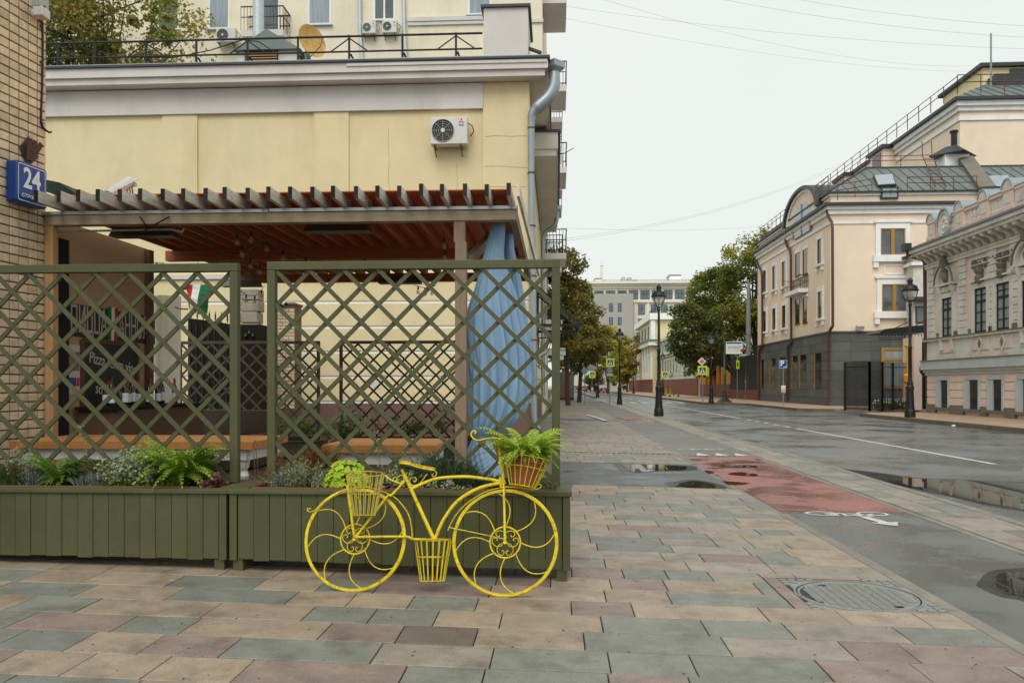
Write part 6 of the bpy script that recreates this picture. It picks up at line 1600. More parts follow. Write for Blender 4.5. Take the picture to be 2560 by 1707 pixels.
# corner downpipe of the pink house
q = lambda px,py,Y=PY1+.5: yp(px,py,Y)
t = thing('downpipe','dark brown downpipe at the far corner of the pink house','downpipe',tuple(q(2312,1010)))
MB().tube(cat([q(2268,622),q(2270,634),q(2285,643),q(2305,648),q(2312,658)],4)+[q(2313,760),q(2314,880),q(2315,906)]+cat([q(2312,912),q(2304,918),q(2303,928),q(2310,936),q(2318,944)],4)+[q(2318,1015)],.09,10).build('pipe','brown_metal',t,smooth=True); MB().box(q(2258,0).x,q(2276,0).x,PY1+.35,PY1+.75,q(2260,628).z,q(2260,609).z).build('hopper','roof_dark',t)
# ================================================================== PEACH BUILDING
XE = 18.8; EY0, EY1 = 55.8, 75.5
pe = thing('peach_building','peach building with dark granite ground floor and green metal roof','building',(XE+3,65,0))
ez = lambda px,py: yp(px,py,EY0).z
zG = ez(2077,832); zE = ez(2120,560); zCt = ez(2120,536)
MB().box(XE,XE+16,EY0,EY1,0,zE).build('wall','peach',pe)
# granite ground floor in courses
nC = 7; hC = (zG-.55)/nC
gw = [(1961,1930),(1985,1963)]
wpx_g = [(1903,1917),(1925,1941),(1949,1966),(1981,1996),(2000,2018),(2037,2056)]
wy_g = [(xp(b,960,XE).y, xp(a,960,XE).y) for a,b in wpx_g]
zgw0, zgw1 = .55+hC, .55+5*hC
for k in range(nC):
    z0, z1 = .55+k*hC+.02, .55+(k+1)*hC-.012; y = EY0-.06
    cuts = sorted([(a,b) for a,b in wy_g]) if (z1 > zgw0 and z0 < zgw1) else []
    segs = []; cur = EY0-.06
    for a,b in cuts: segs.append((cur,a)); cur = b
    segs.append((cur,EY1))
    for a,b in segs:
        n = max(1,int((b-a)/1.5)); 
        for j in range(n): MB().box(XE-.06,XE-.001,a+(b-a)*j/n+.012,a+(b-a)*(j+1)/n-.012,z0,z1).build('granite_block','granite_dark',pe)
    n = 6
    for j in range(n): MB().box(XE+j*1.35+.006 if j else XE-.059,XE+(j+1)*1.35-.006,EY0-.06,EY0-.001,z0,z1).build('granite_block','granite_dark',pe)
MB().box(XE-.12,XE+16,EY0-.12,EY1,0,.549).build('granite_plinth','granite_dark',pe); MB().box(XE-.13,XE+16,EY0-.13,EY1,zG-.0,zG+.12).build('granite_ledge','granite_dark',pe)
for a,b in wy_g:
    o = MB().box(XE-.02,XE-.001,a,b,zgw0,zgw1).build('window','glass_dark',pe); MB().box(XE-.05,XE-.021,b-.12,b,zgw0,zgw1).build('frame','amber_frame',o); MB().box(XE-.05,XE-.021,a,a+.12,zgw0,zgw1).build('frame','brown_metal',o)
# upper windows on the street side
def side_window(p0,p1,y0,y1,plain=False,glass='glass_dark'):
    a,b = xp(p1,y0,XE).y, xp(p0,y0,XE).y; pm=(p0+p1)/2; z1,z0 = xp(pm,y0,XE).z,xp(pm,y1,XE).z; f = .26
    o = MB(); 
    if not plain:
        o.box(XE-.10,XE-.001,a-f,a,z0,z1); o.box(XE-.10,XE-.001,b,b+f,z0,z1); o.box(XE-.101,XE-.001,a-f-.001,b+f+.001,z1+.001,z1+.30)
        w = o.build('window','trim_white',pe); MB().box(XE-.20,XE-.002,a-f-.1,b+f+.1,z0-.16,z0-.001).build('sill','trim_white',w)
        for s in (a-f+.1,b+f-.1): MB().box(XE-.16,XE-.002,s-.10,s+.10,z0-.50,z0-.161).build('sill_bracket','trim_white',w)
    else: w = o.box(XE-.03,XE-.001,a-.02,b+.02,z0-.02,z1+.02).build('window','peach',pe); MB().box(XE-.10,XE-.002,a-.1,b+.1,z1+.03,z1+.25).build('hood','trim_white',w); MB().box(XE-.10,XE-.002,a-.05,b+.05,z0-.1,z0-.021).build('sill','brown_metal',w)
    MB().box(XE-.04 if plain else XE-.02,XE-.031 if plain else XE-.001,a,b,z0,z1).build('pane',glass,w); MB().box(XE-.09,XE-.021 if not plain else XE-.041,b-.06,b,z0,z1).build('frame','amber_frame',w); MB().box(XE-.05,XE-.021 if not plain else XE-.041,a,a+.06,z0,z1).build('frame','amber_frame',w)
    return w
for (a,b) in ((1910,1917),(1933,1941),(1957,1966)):
    d = (a-1910)*.55
    side_window(a,b,676-d*.85,731-d*.55); side_window(a,b,778-d*.55,829-d*.35)
side_window(2046,2056,598,660); side_window(2047,2057,729,796)
for (a,b) in ((1990,2000),(2009,2019)):
    d=(a-1990)*.5; side_window(a,b,634-d,688-d*.5,True); side_window(a,b,748-d*.4,808-d*.3,True)
# little balcony
yb0, yb1 = xp(2021,720,XE).y, xp(1982,720,XE).y; zb2 = xp(2000,728,XE).z
balcony(pe,XE-.75,XE-.01,yb0,yb1,zb2,1.0,rail='brown_metal',slab=.30,mat='trim_white')
# front windows
def front_window(p0,p1,y0,y1):
    a,b = yp(p0,y0,EY0),yp(p1,y1,EY0); f=.32; x0,x1,z0,z1 = a.x,b.x,b.z,a.z
    m = MB(); m.box(x0-f,x0,EY0-.12,EY0-.001,z0,z1); m.box(x1,x1+f,EY0-.12,EY0-.001,z0,z1); m.box(x0-f-.001,x1+f+.001,EY0-.121,EY0-.001,z1+.001,z1+.4); m.box(x0-f-.12,x1+f+.12,EY0-.2,EY0-.001,z1+.401,z1+.56)
    w = m.build('window','trim_white',pe); MB().box(x0-f-.2,x1+f+.2,EY0-.25,EY0-.001,z0-.45,z0-.001).build('sill','trim_white',w)
    for s in (x0-f,x1+f): MB().box(s-.16,s+.16,EY0-.2,EY0-.001,z0-.85,z0-.451).build('sill_bracket','trim_white',w)
    MB().box(x0,x1,EY0-.02,EY0-.001,z0,z1).build('pane','glass_grey',w)
    fr = MB(); fr.box(x0,x0+.09,EY0-.08,EY0-.021,z0,z1); fr.box(x1-.09,x1,EY0-.08,EY0-.021,z0,z1); xm=(x0+x1)/2; fr.box(xm-.12,xm+.12,EY0-.09,EY0-.021,z0,z1); fr.box(x0+.09,xm-.12,EY0-.08,EY0-.021,z0,z0+.08); fr.box(xm+.12,x1-.09,EY0-.08,EY0-.021,z0,z0+.08); fr.box(x0+.09,xm-.12,EY0-.08,EY0-.021,z1-.08,z1); fr.box(xm+.12,x1-.09,EY0-.08,EY0-.021,z1-.08,z1); fr.build('frame','amber_frame',w)
front_window(2200,2262,572,638); front_window(2203,2266,711,779)
a,b = yp(2210,662,EY0),yp(2258,686,EY0); m = MB(); m.box(a.x,b.x,EY0-.05,EY0-.001,a.z-.08,a.z); m.box(a.x,b.x,EY0-.05,EY0-.001,b.z,b.z+.08); m.box(a.x,a.x+.08,EY0-.049,EY0-.001,b.z+.081,a.z-.081); m.box(b.x-.08,b.x,EY0-.049,EY0-.001,b.z+.081,a.z-.081); m.build('panel_frame','trim_white',pe)
# string course and cornice
zs = ez(2120,560)
MB().box(XE-.08,XE+16,EY0-.08,EY1,zs-.0,zs+.20).build('string_course','trim_white',pe)
MB().box(XE-.02,XE+16,EY0-.02,EY1,zs+.201,zCt-.001).build('frieze','peach',pe)
for o_,z0,z1,mt in ((.18,zCt,zCt+.3,'trim_white'),(.34,zCt+.301,zCt+.52,'trim_white'),(.55,zCt+.521,zCt+.72,'roof_dark')): MB().box(XE-o_,XE+16,EY0-o_,EY1,z0,z1).build('cornice',mt,pe)
zr = zCt+.72
MB().box(XE+.05,XE+16,EY0+.05,EY1-.3,zr+.001,zr+.55).build('attic','peach',pe); MB().box(XE-.06,XE+16,EY0-.06,EY1-.2,zr+.551,zr+.72).build('attic_cornice','trim_white',pe); MB().box(XE-.22,XE+16,EY0-.22,EY1-.1,zr+.721,zr+.82).build('eave','roof_dark',pe)
# hipped metal roof with standing seams
z0, z1 = zr+.821, ez(2200,402)+.6; ins = 4.2
A = [(XE-.15,EY0-.15,z0),(XE+16,EY0-.15,z0),(XE+16,EY0+ins,z1),(XE+ins*.95,EY0+ins,z1)]; B = [(XE-.15,EY1,z0),(XE-.15,EY0-.15,z0),(XE+ins*.95,EY0+ins,z1),(XE+ins*.95,EY1,z1)]
MB().poly(A).build('roof_slope','roof_green',pe); MB().poly(B).build('roof_slope','roof_green',pe); MB().box(XE+ins*.95,XE+16,EY0+ins+.001,EY1,z1-.2,z1-.02).build('roof_flat','roof_dark',pe)
for i in range(22):
    x = XE+.45+i*.72; u = max(0,min(1,(x-XE+.15)/(ins*.95+.15))); 
    if x > XE+15.9: break
    MB().bar((x,EY0-.15,z0+.02),(x if u>=1 else x,EY0-.15+(ins+.15)*u,z0+(z1-z0)*u+.02),.05,.07).build('seam','roof_green',pe)
for i in range(26):
    y = EY0+.5+i*.75; u = max(0,min(1,(y-EY0+.15)/(ins+.15)))
    if y > EY1: break
    MB().bar((XE-.15,y,z0+.02),(XE-.15+(ins*.95+.15)*u,y,z0+(z1-z0)*u+.02),.05,.07).build('seam','roof_green',pe)
MB().bar((XE-.15,EY0-.15,z0),(XE+ins*.95,EY0+ins,z1),.14,.14).build('hip_cap','roof_dark',pe)
MB().bar((XE+ins*.95,EY0+ins,z1+.02),(XE+16,EY0+ins,z1+.02),.14,.14).build('ridge_cap','roof_dark',pe)
# skylight in the front slope
def on_slope(px,py,out=0):
    n_ = (V(A[1])-V(A[0])).cross(V(A[3])-V(A[0])).normalized(); d = _d(px,py); k = (V(A[0])+n_*out-_c).dot(n_)/d.dot(n_); return _c+d*k
q4 = [on_slope(2183,438,.18),on_slope(2232,434,.18),on_slope(2241,461,.18),on_slope(2194,464,.18)]
nrm = (V(A[1])-V(A[0])).cross(V(A[3])-V(A[0])).normalized(); nrm = nrm if nrm.z>0 else -nrm
sk = MB().prism(q4,-nrm*.25).build('skylight','roof_dark',pe); cq = sum(q4,V())/4; MB().poly([cq+(p-cq)*.9+nrm*.02 for p in q4]).build('pane','glass_pale',sk)
a,b = yp(2196,472,EY0+.3),yp(2240,500,EY0+.3); MB().box(a.x,b.x,EY0-.1,EY0+1.2,b.z,a.z).build('dormer','roof_dark',pe); MB().box(a.x+.12,b.x-.12,EY0-.13,EY0-.101,b.z+.1,a.z-.1).build('pane','glass_pale',pe)
# railings on the roof
def rail(par,pts,h,n,mat='rust_rail',r=.028):
    g = MB(); P = [V(p) for p in pts]
    for a,b in zip(P[:-1],P[1:]):
        for u in (1,.62): g.tube([a+V((0,0,h*u)),b+V((0,0,h*u))],r,4)
        k = max(1,int((b-a).length/n))
        for i in range(k+1): p = a.lerp(b,i/k); g.tube([p,p+V((0,0,h))],r,4)
    return g.build('roof_rail',mat,par,kind='stuff')
S1 = lambda px,py: on_slope(px,py,.1)
rail(pe,[S1(2094,500),S1(2180,485)],1.0,1.2); rail(pe,[S1(2268,482),S1(2442,480)],1.05,1.3)
rail(pe,[(XE,EY0+.4,z0+.3),(XE,EY1-1,z0+.3)],.9,1.3); rail(pe,[(XE+ins*.95,EY0+ins,z1),(XE+ins*.95,EY1,z1)],.9,1.5)
rail(pe,[(XE+ins*.95,EY0+ins,z1),(XE+9,EY0+ins,z1)],.9,2.0)
# ladder
a,b = S1(2352,466), S1(2318,396)
g = MB(); e_ = V((.35,0,0))
for s in (-1,1): g.tube([a+e_*s,b+e_*s+V((0,0,.2)),b+e_*s+V((0,.1,1.3))],.035,5)
for i in range(9): p = a.lerp(b,(i+.5)/9)+V((0,-.03,.08)); g.tube([p-e_,p+e_],.022,4)
g.build('ladder','rust_rail',pe,kind='stuff')
# roof vent
a = yp(2385,400,EY0+6); MB().box(a.x-.9,a.x+.9,EY0+5.5,EY0+7,a.z-.6,a.z+.3).build('vent_shaft','trim_white',pe); m = MB(); m.lathe([(1.75,0),(1.75,.06),(.5,.75),(.0,.8)],(a.x,EY0+6.2,a.z+.3),4); m.build('vent_cap','roof_dark',pe); MB().lathe([(.22,0),(.22,1.2),(.3,1.2),(.3,1.35),(0,1.36)],(a.x+.1,EY0+6.2,a.z+.9),10).build('vent_pipe','black_metal',pe)
# stepped parapet wall on the roof
MB().bar(S1(2410,390)+V((0,.2,0)),S1(2468,475),1.0,.5).build('roof_upstand','plinth_stone',pe); MB().poly([S1(2468,440),S1(2520,438),S1(2530,466),S1(2475,466)]).build('skylight','glass_pale',pe)
# arched gable on the street front
ya, yb1_ = xp(2052,560,XE).y, xp(1972,560,XE).y; yc = (ya+yb1_)/2; Rg = (yb1_-ya)/2; zg0 = zCt+.1; zcg = zg0+.9; gf = (xp(2012,470,XE).z-zcg)/(Rg*1.08)
prof = [(yc-Rg,zg0)]+[(yc-Rg*cos(pi*i/16),zcg+Rg*gf*sin(pi*i/16)) for i in range(17)]+[(yc+Rg,zg0)]
MB().prism([(XE-.15,y,z) for y,z in prof],(.14,0,0)).build('gable','peach',pe)
for s_,t_,mt in ((1.0,.88,'trim_white'),(1.10,.99,'roof_dark')):
    A_ = [(XE-.25-(s_-1)*2,yc-Rg*s_*cos(pi*i/16),zcg+Rg*gf*s_*sin(pi*i/16)) for i in range(17)]; B_ = [(XE-.25-(s_-1)*2,yc-Rg*t_*cos(pi*i/16),zcg+Rg*gf*t_*sin(pi*i/16)) for i in range(17)]
    MB().prism(A_+B_[::-1],(.2 if s_==1 else 3.6,0,0)).build('gable_arch' if s_==1 else 'barrel_roof',mt,pe)
R2 = Rg*.55
w = MB().prism([(XE-.17,yc-R2,zg0-.4)]+[(XE-.17,yc-R2*cos(pi*i/14),zcg-.1+R2*gf*1.1*sin(pi*i/14)) for i in range(15)]+[(XE-.17,yc+R2,zg0-.4)],(.018,0,0)).build('window','glass_pale',pe)
for dy in (-R2,-.12,R2-.2): MB().box(XE-.22,XE-.171,yc+dy,yc+dy+.2,zg0-.4,zcg-.1+(R2*gf if abs(dy)<1 and dy<0 and dy>-R2 else 0)).build('frame','violet_frame' if dy==-.12 else 'amber_frame',w)
# downpipes of the peach building
def pipe_e(px,label,y0=545,y1=850):
    t = thing('downpipe',label,'downpipe',tuple(xp(px,1000,XE-.15)))
    f_ = lambda x,y: xp(x,y,XE-.2)
    MB().tube(cat([f_(px-14,y0),f_(px-10,y0+14),f_(px-2,y0+28),f_(px,y0+44)],4)+[f_(px+1,y1-25)]+cat([f_(px+1,y1-15),f_(px-6,y1-4),f_(px-8,y1+10)],4)+[f_(px-9,1000)],.10,8).build('pipe','brown_metal',t,smooth=True)
pipe_e(2081,'brown downpipe at the near corner of the peach building',528,830); pipe_e(1977,'brown downpipe in the middle of the peach street front',600,870); pipe_e(1905,'brown downpipe at the far end of the peach building',650,878)
# wall floodlight
a = yp(2150,818,EY0-.3); MB().obox(a,(.25,0,0),(0,.12,.05),(0,-.04,.10)).build('floodlight','plastic_grey',None,label='small grey floodlight above the granite ledge',cat='floodlight')
# ================================================================== TALLER PEACH BLOCK BEHIND
bk = thing('tall_peach_block','taller peach block with green roof rising behind the peach building','building',(33,75,0))
YK = 66.0; c = yp(2400,279,YK); XK = c.x; zK = c.z
MB().box(XK,XK+22,YK,YK+60,0,zK).build('wall','peach',bk)
for o_,z0,z1,mt in ((.12,zK-.75,zK-.40,'trim_white'),(.2,zK,zK+.35,'trim_white'),(.42,zK+.351,zK+.74,'trim_white'),(.7,zK+.741,zK+.98,'roof_dark')): MB().box(XK-o_,XK+22,YK-o_,YK+60,z0,z1).build('cornice',mt,bk)
z0, z1, i3 = zK+.981, zK+3.9, 4.6
MB().poly([(XK-.6,YK-.6,z0),(XK+22,YK-.6,z0),(XK+22,YK+i3,z1),(XK+i3,YK+i3,z1)]).build('roof_slope','roof_green',bk); MB().poly([(XK-.6,YK+60,z0),(XK-.6,YK-.6,z0),(XK+i3,YK+i3,z1),(XK+i3,YK+60,z1)]).build('roof_slope','roof_green',bk)
for i in range(14): x = XK+.6+i*.95; u = min(1,(x-XK+.6)/(i3+.6)); MB().bar((x,YK-.6,z0+.03),(x,YK-.6+(i3+.6)*u,z0+(z1-z0)*u+.03),.06,.08).build('seam','roof_green',bk)
rail(bk,[(XK-.4,YK-.4,z0+.3),(XK+16,YK-.4,z0+.3)],1.5,1.8,r=.04); rail(bk,[(XK-.4,YK-.4,z0+.3),(XK-.4,YK+45,z0+.3)],1.4,2.2,r=.04)
MB().box(XK+4.4,XK+14,YK+5,YK+12,z1,z1+1.5).build('penthouse','lemon',bk); MB().box(XK+4.0,XK+14.4,YK+4.6,YK+12.4,z1+1.501,z1+1.8).build('penthouse_roof','roof_dark',bk); MB().box(XK+6.6,XK+8.2,YK+4.9,YK+4.999,z1+.6,z1+1.35).build('penthouse_window','glass_dark',bk); MB().box(XK+4.7,XK+14,YK+3.6,YK+4.9,z1-.6,z1+.45).build('penthouse_apron','roof_dark',bk)
MB().tube([(XK+4,YK+3,z1-1),(XK+4,YK+3,z1+3.6)],.07,6).build('mast','grey_pole',bk)
for i,(dy,zz) in enumerate(((12,-1),(22,-2))): 
    MB().box(XK-1.2,XK+1,YK+dy,YK+dy+3.2,zK-1.8,zK+.6).build('dormer','peach',bk); MB().box(XK-1.5,XK+1,YK+dy-.3,YK+dy+3.5,zK+.601,zK+.95).build('dormer_roof','roof_dark',bk); MB().box(XK-1.25,XK-1.201,YK+dy+.6,YK+dy+2.6,zK-1.5,zK+.4).build('dormer_window','glass_dark',bk)
# link building and yard between the pink and peach houses
lk = thing('link_building','low cream link building with a small window behind the pink house','building',(23,48,0))
YL = 54.6; a = yp(2283,700,YL); b = yp(2345,700,YL)
MB().box(a.x,a.x+5,YL,YL+1.1,0,yp(2290,640,YL).z).build('wall','stucco_grey',lk); MB().box(a.x-.2,a.x+5,YL-.2,YL+1.3,yp(2290,664,YL).z,yp(2290,656,YL).z).build('cornice','trim_white',lk); MB().box(a.x-.35,a.x+5,YL-.35,YL+1.2,yp(2290,641,YL).z,yp(2290,637,YL).z).build('roof_edge','roof_dark',lk); MB().box(a.x-.6,a.x+5,YL-.6,YL-.01,yp(2290,753,YL).z,yp(2290,744,YL).z).build('lower_eave','roof_dark',lk)
w = MB().box(yp(2288,0,YL).x,yp(2313,0,YL).x,YL-.06,YL-.011,yp(0,818,YL).z,yp(0,778,YL).z).build('window','brown_metal',lk); MB().box(yp(2291,0,YL).x,yp(2310,0,YL).x,YL-.075,YL-.061,yp(0,814,YL).z,yp(0,782,YL).z).build('pane','glass_grey',w)
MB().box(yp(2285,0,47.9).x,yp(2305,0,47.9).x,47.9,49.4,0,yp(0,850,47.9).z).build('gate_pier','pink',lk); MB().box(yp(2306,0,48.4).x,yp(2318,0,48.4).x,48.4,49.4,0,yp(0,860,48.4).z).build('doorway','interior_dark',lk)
ca = thing('door_canopy','black iron canopy with scrollwork hung by chains beside the gate','canopy',(22,48,4.5))
YC = 50.6; a,b = yp(2197,842,YC),yp(2312,842,YC); zc_ = yp(0,840,YC).z
MB().prism([(a.x,YC,zc_),(b.x,YC,zc_),(b.x,YC,zc_+.5),(a.x+.4,YC,zc_+.25)],(0,2.5,0)).build('roof','black_metal',ca)
for i in range(14): x = a.x+.1+i*(b.x-a.x)/14; MB().tube(arc((x,YC-.02,zc_-.2),.12,0,2*pi*.9,10,(1,0,0),(0,0,1)),.02,4).build('scroll','black_metal',ca)
MB().box(a.x,b.x,YC-.03,YC-.005,zc_-.45,zc_-.38).build('fringe','black_metal',ca)
for p0,p1 in (((2200,838),(2270,805)),((2250,838),(2312,800))): MB().tube([yp(p0[0],p0[1],YC),yp(p1[0],p1[1],YC+2)],.03,4).build('chain','black_metal',ca)
dw = thing('yard_window','large window with amber frame behind the fence','window',tuple(yp(2235,960,EY0)))
a,b = yp(2206,872,EY0-.1),yp(2270,968,EY0-.1); MB().box(a.x,b.x,EY0-.10,EY0-.062,b.z,a.z).build('pane','glass_curtain',dw)
for z in (a.z,yp(0,902,EY0).z,b.z): MB().box(a.x-.1,b.x+.1,EY0-.16,EY0-.101,z-.09,z+.09).build('rail','amber_frame',dw)
for x in (a.x,b.x): MB().box(x-.09,x+.09,EY0-.161,EY0-.1005,b.z,a.z).build('stile','amber_frame',dw)
gs = thing('gas_pipe','yellow gas pipe beside the gate behind the lamp','pipe',tuple(yp(2268,980,47.8))); MB().tube(cat([yp(2262,862,47.8),yp(2268,866,47.8),yp(2270,880,47.8)],4)+[yp(2269,925,47.8),yp(2266,960,47.8),yp(2268,985,47.8),yp(2271,1000,47.8)],.10,8).build('pipe','gas_yellow',gs,smooth=True); MB().lathe([(.11,0),(.2,.1),(.2,.45),(.11,.55)],yp(2266,958,47.8),10).build('valve','gas_yellow',gs)
# iron fence with gate
fe = thing('iron_fence','black iron picket fence and gate between the peach and pink houses','fence',(19,47,0))
def fence_run(p0,p1,Y0_,Y1_,ztop,n,pk='picket'):
    a = V((yp(p0,960,Y0_).x,Y0_,0)); b = V((yp(p1,960,Y1_).x,Y1_,0))
    for u in (.15,ztop-.25): MB().bar(a+V((0,0,u)),b+V((0,0,u)),.05,.05).build('rail','black_metal',fe)
    me = MB().box(-.014,.014,-.014,.014,0,ztop).mesh(pk,'black_metal')
    for i in range(n): p = a.lerp(b,(i+.5)/n); inst(pk,me,fe,(p.x,p.y,.05))
    for p in (a,b): MB().box(p.x-.05,p.x+.05,p.y-.05,p.y+.05,0,ztop+.02).build('post','black_metal',fe)
zf_ = 2.75
fence_run(2112,2174,46.9,45.6,zf_,22); fence_run(2174,2206,45.6,46.6,zf_,11); fence_run(2206,2231,46.6,47.6,zf_,8); fence_run(2233,2268,47.8,47.8,zf_,10)
# flower bed
def flowerbed():
    t = thing('flower_bed','small bed of white flowers behind the right lamp post','flower bed',tuple(gp(2245,1022,.05))); r=random.Random(3); m=MB(); f=MB(); c=gp(2245,1022,.05)
    for i in range(260):
        p = c+V((r.uniform(-1.4,1.0),r.uniform(-.5,.5),0)); h=r.uniform(.25,.65); s=V((.03,0,0)); m._add([p-s,p+s,p+V((r.uniform(-.15,.15),0,h))],[(0,1,2)])
        if i%5==0: leafm(f,p+V((0,-.05,h)),(0,-1,.5),.14,r,1)
    m.build('leaves','fern_dark',t); f.build('blossoms','sign_white',t,kind='stuff')
flowerbed()
# ================================================================== STREET LAMPS
random.seed(41)
def lamp_proto():
    t = thing('street_lamp','x','street lamp',(0,0,0),'cast iron street lamps')
    MB().lathe([(.235,0),(.235,.30),(.215,.34),(.20,.40),(.185,.5),(.15,1.26)],(0,0,0),12).build('pedestal','black_metal',t,smooth=True)
    MB().lathe([(.15,1.261),(.175,1.30),(.165,1.36),(.175,1.42),(.15,1.46),(.12,1.52),(.135,1.60),(.10,1.68),(.085,1.76),(.078,3.2),(.092,3.22),(.092,3.28),(.07,3.32),(.055,5.18),(.08,5.20),(.08,5.27),(.06,5.30),(.07,5.40)],(0,0,0),14).build('shaft','black_metal',t,smooth=True)
    for k in range(4):
        a = k*pi/2+pi/4; e = V((cos(a),sin(a),0)); MB().tube(cat([e*.05+V((0,0,5.36)),e*.16+V((0,0,5.42)),e*.29+V((0,0,5.60)),e*.35+V((0,0,5.86))],5),.016,6).build('bracket','black_metal',t,smooth=True)
    MB().lathe([(.02,5.44),(.14,5.46),(.22,5.56),(.30,5.74),(.325,5.88)],(0,0,0),18,cap=False).build('globe','lamp_glass',t,smooth=True)
    MB().lathe([(.03,5.4),(.03,5.7),(.05,5.72),(.05,5.84),(0,5.85)],(0,0,0),8).build('burner','black_metal',t)
    MB().lathe([(.335,5.87),(.375,5.885),(.38,5.93),(.34,5.97),(.33,6.03),(.25,6.13),(.17,6.17),(.11,6.20),(.105,6.30),(.13,6.33),(.13,6.37),(.09,6.42),(.05,6.48),(0,6.5)],(0,0,0),18).build('cap','black_metal',t,smooth=True)
    for k in range(8): a = k*pi/4; MB().lathe([(.012,0),(.03,.03),(0,.09)],(.30*cos(a),.30*sin(a),6.04),6).build('crest','black_metal',t)
    return t
LP = lamp_proto(); first = True
def lamp(px, pyb, pyt, z, label):
    global first
    b = gp(px, pyb, z); k = (b-_c).dot(_f); h = (pyb-pyt)*k/1991
    o = LP if first else copy_tree(LP); first = False
    o.location = (b.x,b.y,z); o.scale = (h/6.5,)*3; o['label'] = label; return o
lamp(1647,1040,711,-.07,'black street lamp nearest on the left kerb, tallest in the middle')
lamp(1549,1011,820,-.07,'black street lamp second on the left kerb beside the crossing sign')
lamp(1494,993,867,-.07,'black street lamp third on the left kerb carrying a small white camera')
lamp(2275,1043,694,RWALK_Z,'black street lamp before the pink house corner')
lamp(1778,1008,831,RWALK_Z,'black street lamp beside the green pole on the far pavement')
lamp(1657,989,881,RWALK_Z,'black street lamp half hidden behind the nearest lamp')
lamp(1584,984,897,RWALK_Z,'farthest black street lamp beside a blue parking sign')
MB().obox(gp(1494,993,-.07)+V((.25,-.1,4.05)),(.2,0,0),(0,.12,0),(0,0,.10)).build('security_camera','plastic_white',None,label='small white camera fixed to the third left lamp',cat='camera')

# ================================================================== SIGNS
def px_box(px0,py0,px1,py1,Y,th=.02):
    a,b = yp(px0,py0,Y),yp(px1,py1,Y); return a.x,b.x,b.z,a.z
def sign_post(px,pyb,pyt,z,label,r=.035,mat='grey_pole',name='sign_post'):
    b = gp(px,pyb,z); t = thing(name,label,'sign',(b.x,b.y,z)); zt = yp(px,pyt,b.y).z
    MB().tube([(b.x,b.y,z-.02),(b.x,b.y,zt)],r,8).build('post',mat,t); return t,b.y
def crossing_panel(t,px0,py0,px1,py1,Y):
    x0,x1,z0,z1 = px_box(px0,py0,px1,py1,Y); y = Y-.06
    p = MB().box(x0,x1,y,y+.03,z0,z1).build('lime_panel','lime_sign',t); m_ = .17*(x1-x0)
    MB().box(x0+m_,x1-m_,y-.008,y-.001,z0+m_,z1-m_).build('blue_field','sign_blue',p)
    w = (x1-x0)/2-m_; cx_,cz_ = (x0+x1)/2,(z0+z1)/2
    MB().poly([(cx_-w*.86,y-.011,cz_-w*.8),(cx_+w*.86,y-.011,cz_-w*.8),(cx_,y-.011,cz_+w*.85)]).build('white_triangle','sign_white',p)
    g = MB(); yy = y-.014
    g.lathe([(0,0),(w*.12,0)],(cx_,yy,cz_+w*.38),10,(0,-1,0),cap=False)
    for a,b in (((0,.25),(-.02,-.2)),((-.02,-.2),(-.28,-.7)),((-.02,-.2),(.25,-.7)),((0,.2),(-.24,-.1)),((0,.2),(.22,-.05))): g.bar((cx_+a[0]*w,yy,cz_+a[1]*w),(cx_+b[0]*w,yy,cz_+b[1]*w),.004,w*.15,(0,0,1) if abs(a[0]-b[0])>abs(a[1]-b[1]) else (1,0,0))
    for k in (-.5,-.16,.2,.5): g.obox((cx_+k*w,yy+.001,cz_-w*.72),(w*.10,0,0),(0,.001,0),(0,0,w*.05))
    g.build('walking_figure','sign_black',p,kind='stuff')
def parking_panel(t,px0,py0,px1,py1,Y):
    x0,x1,z0,z1 = px_box(px0,py0,px1,py1,Y); p = MB().box(x0,x1,Y-.06,Y-.03,z0,z1).build('blue_panel','sign_blue',t); f=.05*(x1-x0); m=MB(); yy=Y-.064
    A=[(x0+f,yy,z0+f),(x1-f,yy,z0+f),(x1-f,yy,z1-f),(x0+f,yy,z1-f)]; B=[(x0+1.7*f,yy,z0+1.7*f),(x1-1.7*f,yy,z0+1.7*f),(x1-1.7*f,yy,z1-1.7*f),(x0+1.7*f,yy,z1-1.7*f)]; m.grid([A,B],closed=True); m.build('border','sign_white',p)
    text('letter','P','sign_white',p,((x0+x1)/2-.10*(x1-x0),Y-.066,(z0+z1)/2+.03),(pi/2,0,0),(z1-z0)*.86,bold=.015); text('lettering','●●●','sign_white',p,((x0+x1)/2+.22*(x1-x0),Y-.066,z0+.2*(z1-z0)),(pi/2,0,0),(z1-z0)*.14)
def disc(t,px,py,rpx,Y,mat='grey_pole',name='round_back'):
    c=yp(px,py,Y-.06); r=rpx*c.y/1991; MB().lathe([(r,0),(r,.02),(r*.95,.03),(0,.03)],c,20,(0,-1,0)).build(name,mat,t)
t,Y=sign_post(1524,1010,896,-.07,'lime bordered pedestrian crossing sign on a pole before the second lamp'); crossing_panel(t,1515,896,1536,917,Y); disc(t,1524.5,925,7.5,Y); a=px_box(1516.5,933,1531.5,940,Y); MB().box(a[0],a[1],Y-.06,Y-.03,a[2],a[3]).build('small_plate','plastic_grey',t)
t,Y=sign_post(1480,992,928,-.07,'smaller lime pedestrian crossing sign left of the third lamp'); crossing_panel(t,1473,928,1488.5,944.5,Y); c=yp(1480,919,Y); r=.65; MB().prism([c+V((r,0,0)),c+V((0,0,r)),c-V((r,0,0)),c-V((0,0,r))],(0,.03,0)).build('diamond_back','grey_pole',t)
t,Y=sign_post(1462,1010,920,gz(1),'round grey sign seen from behind on a thin pole on the left pavement'); disc(t,1461.5,927,8,Y)
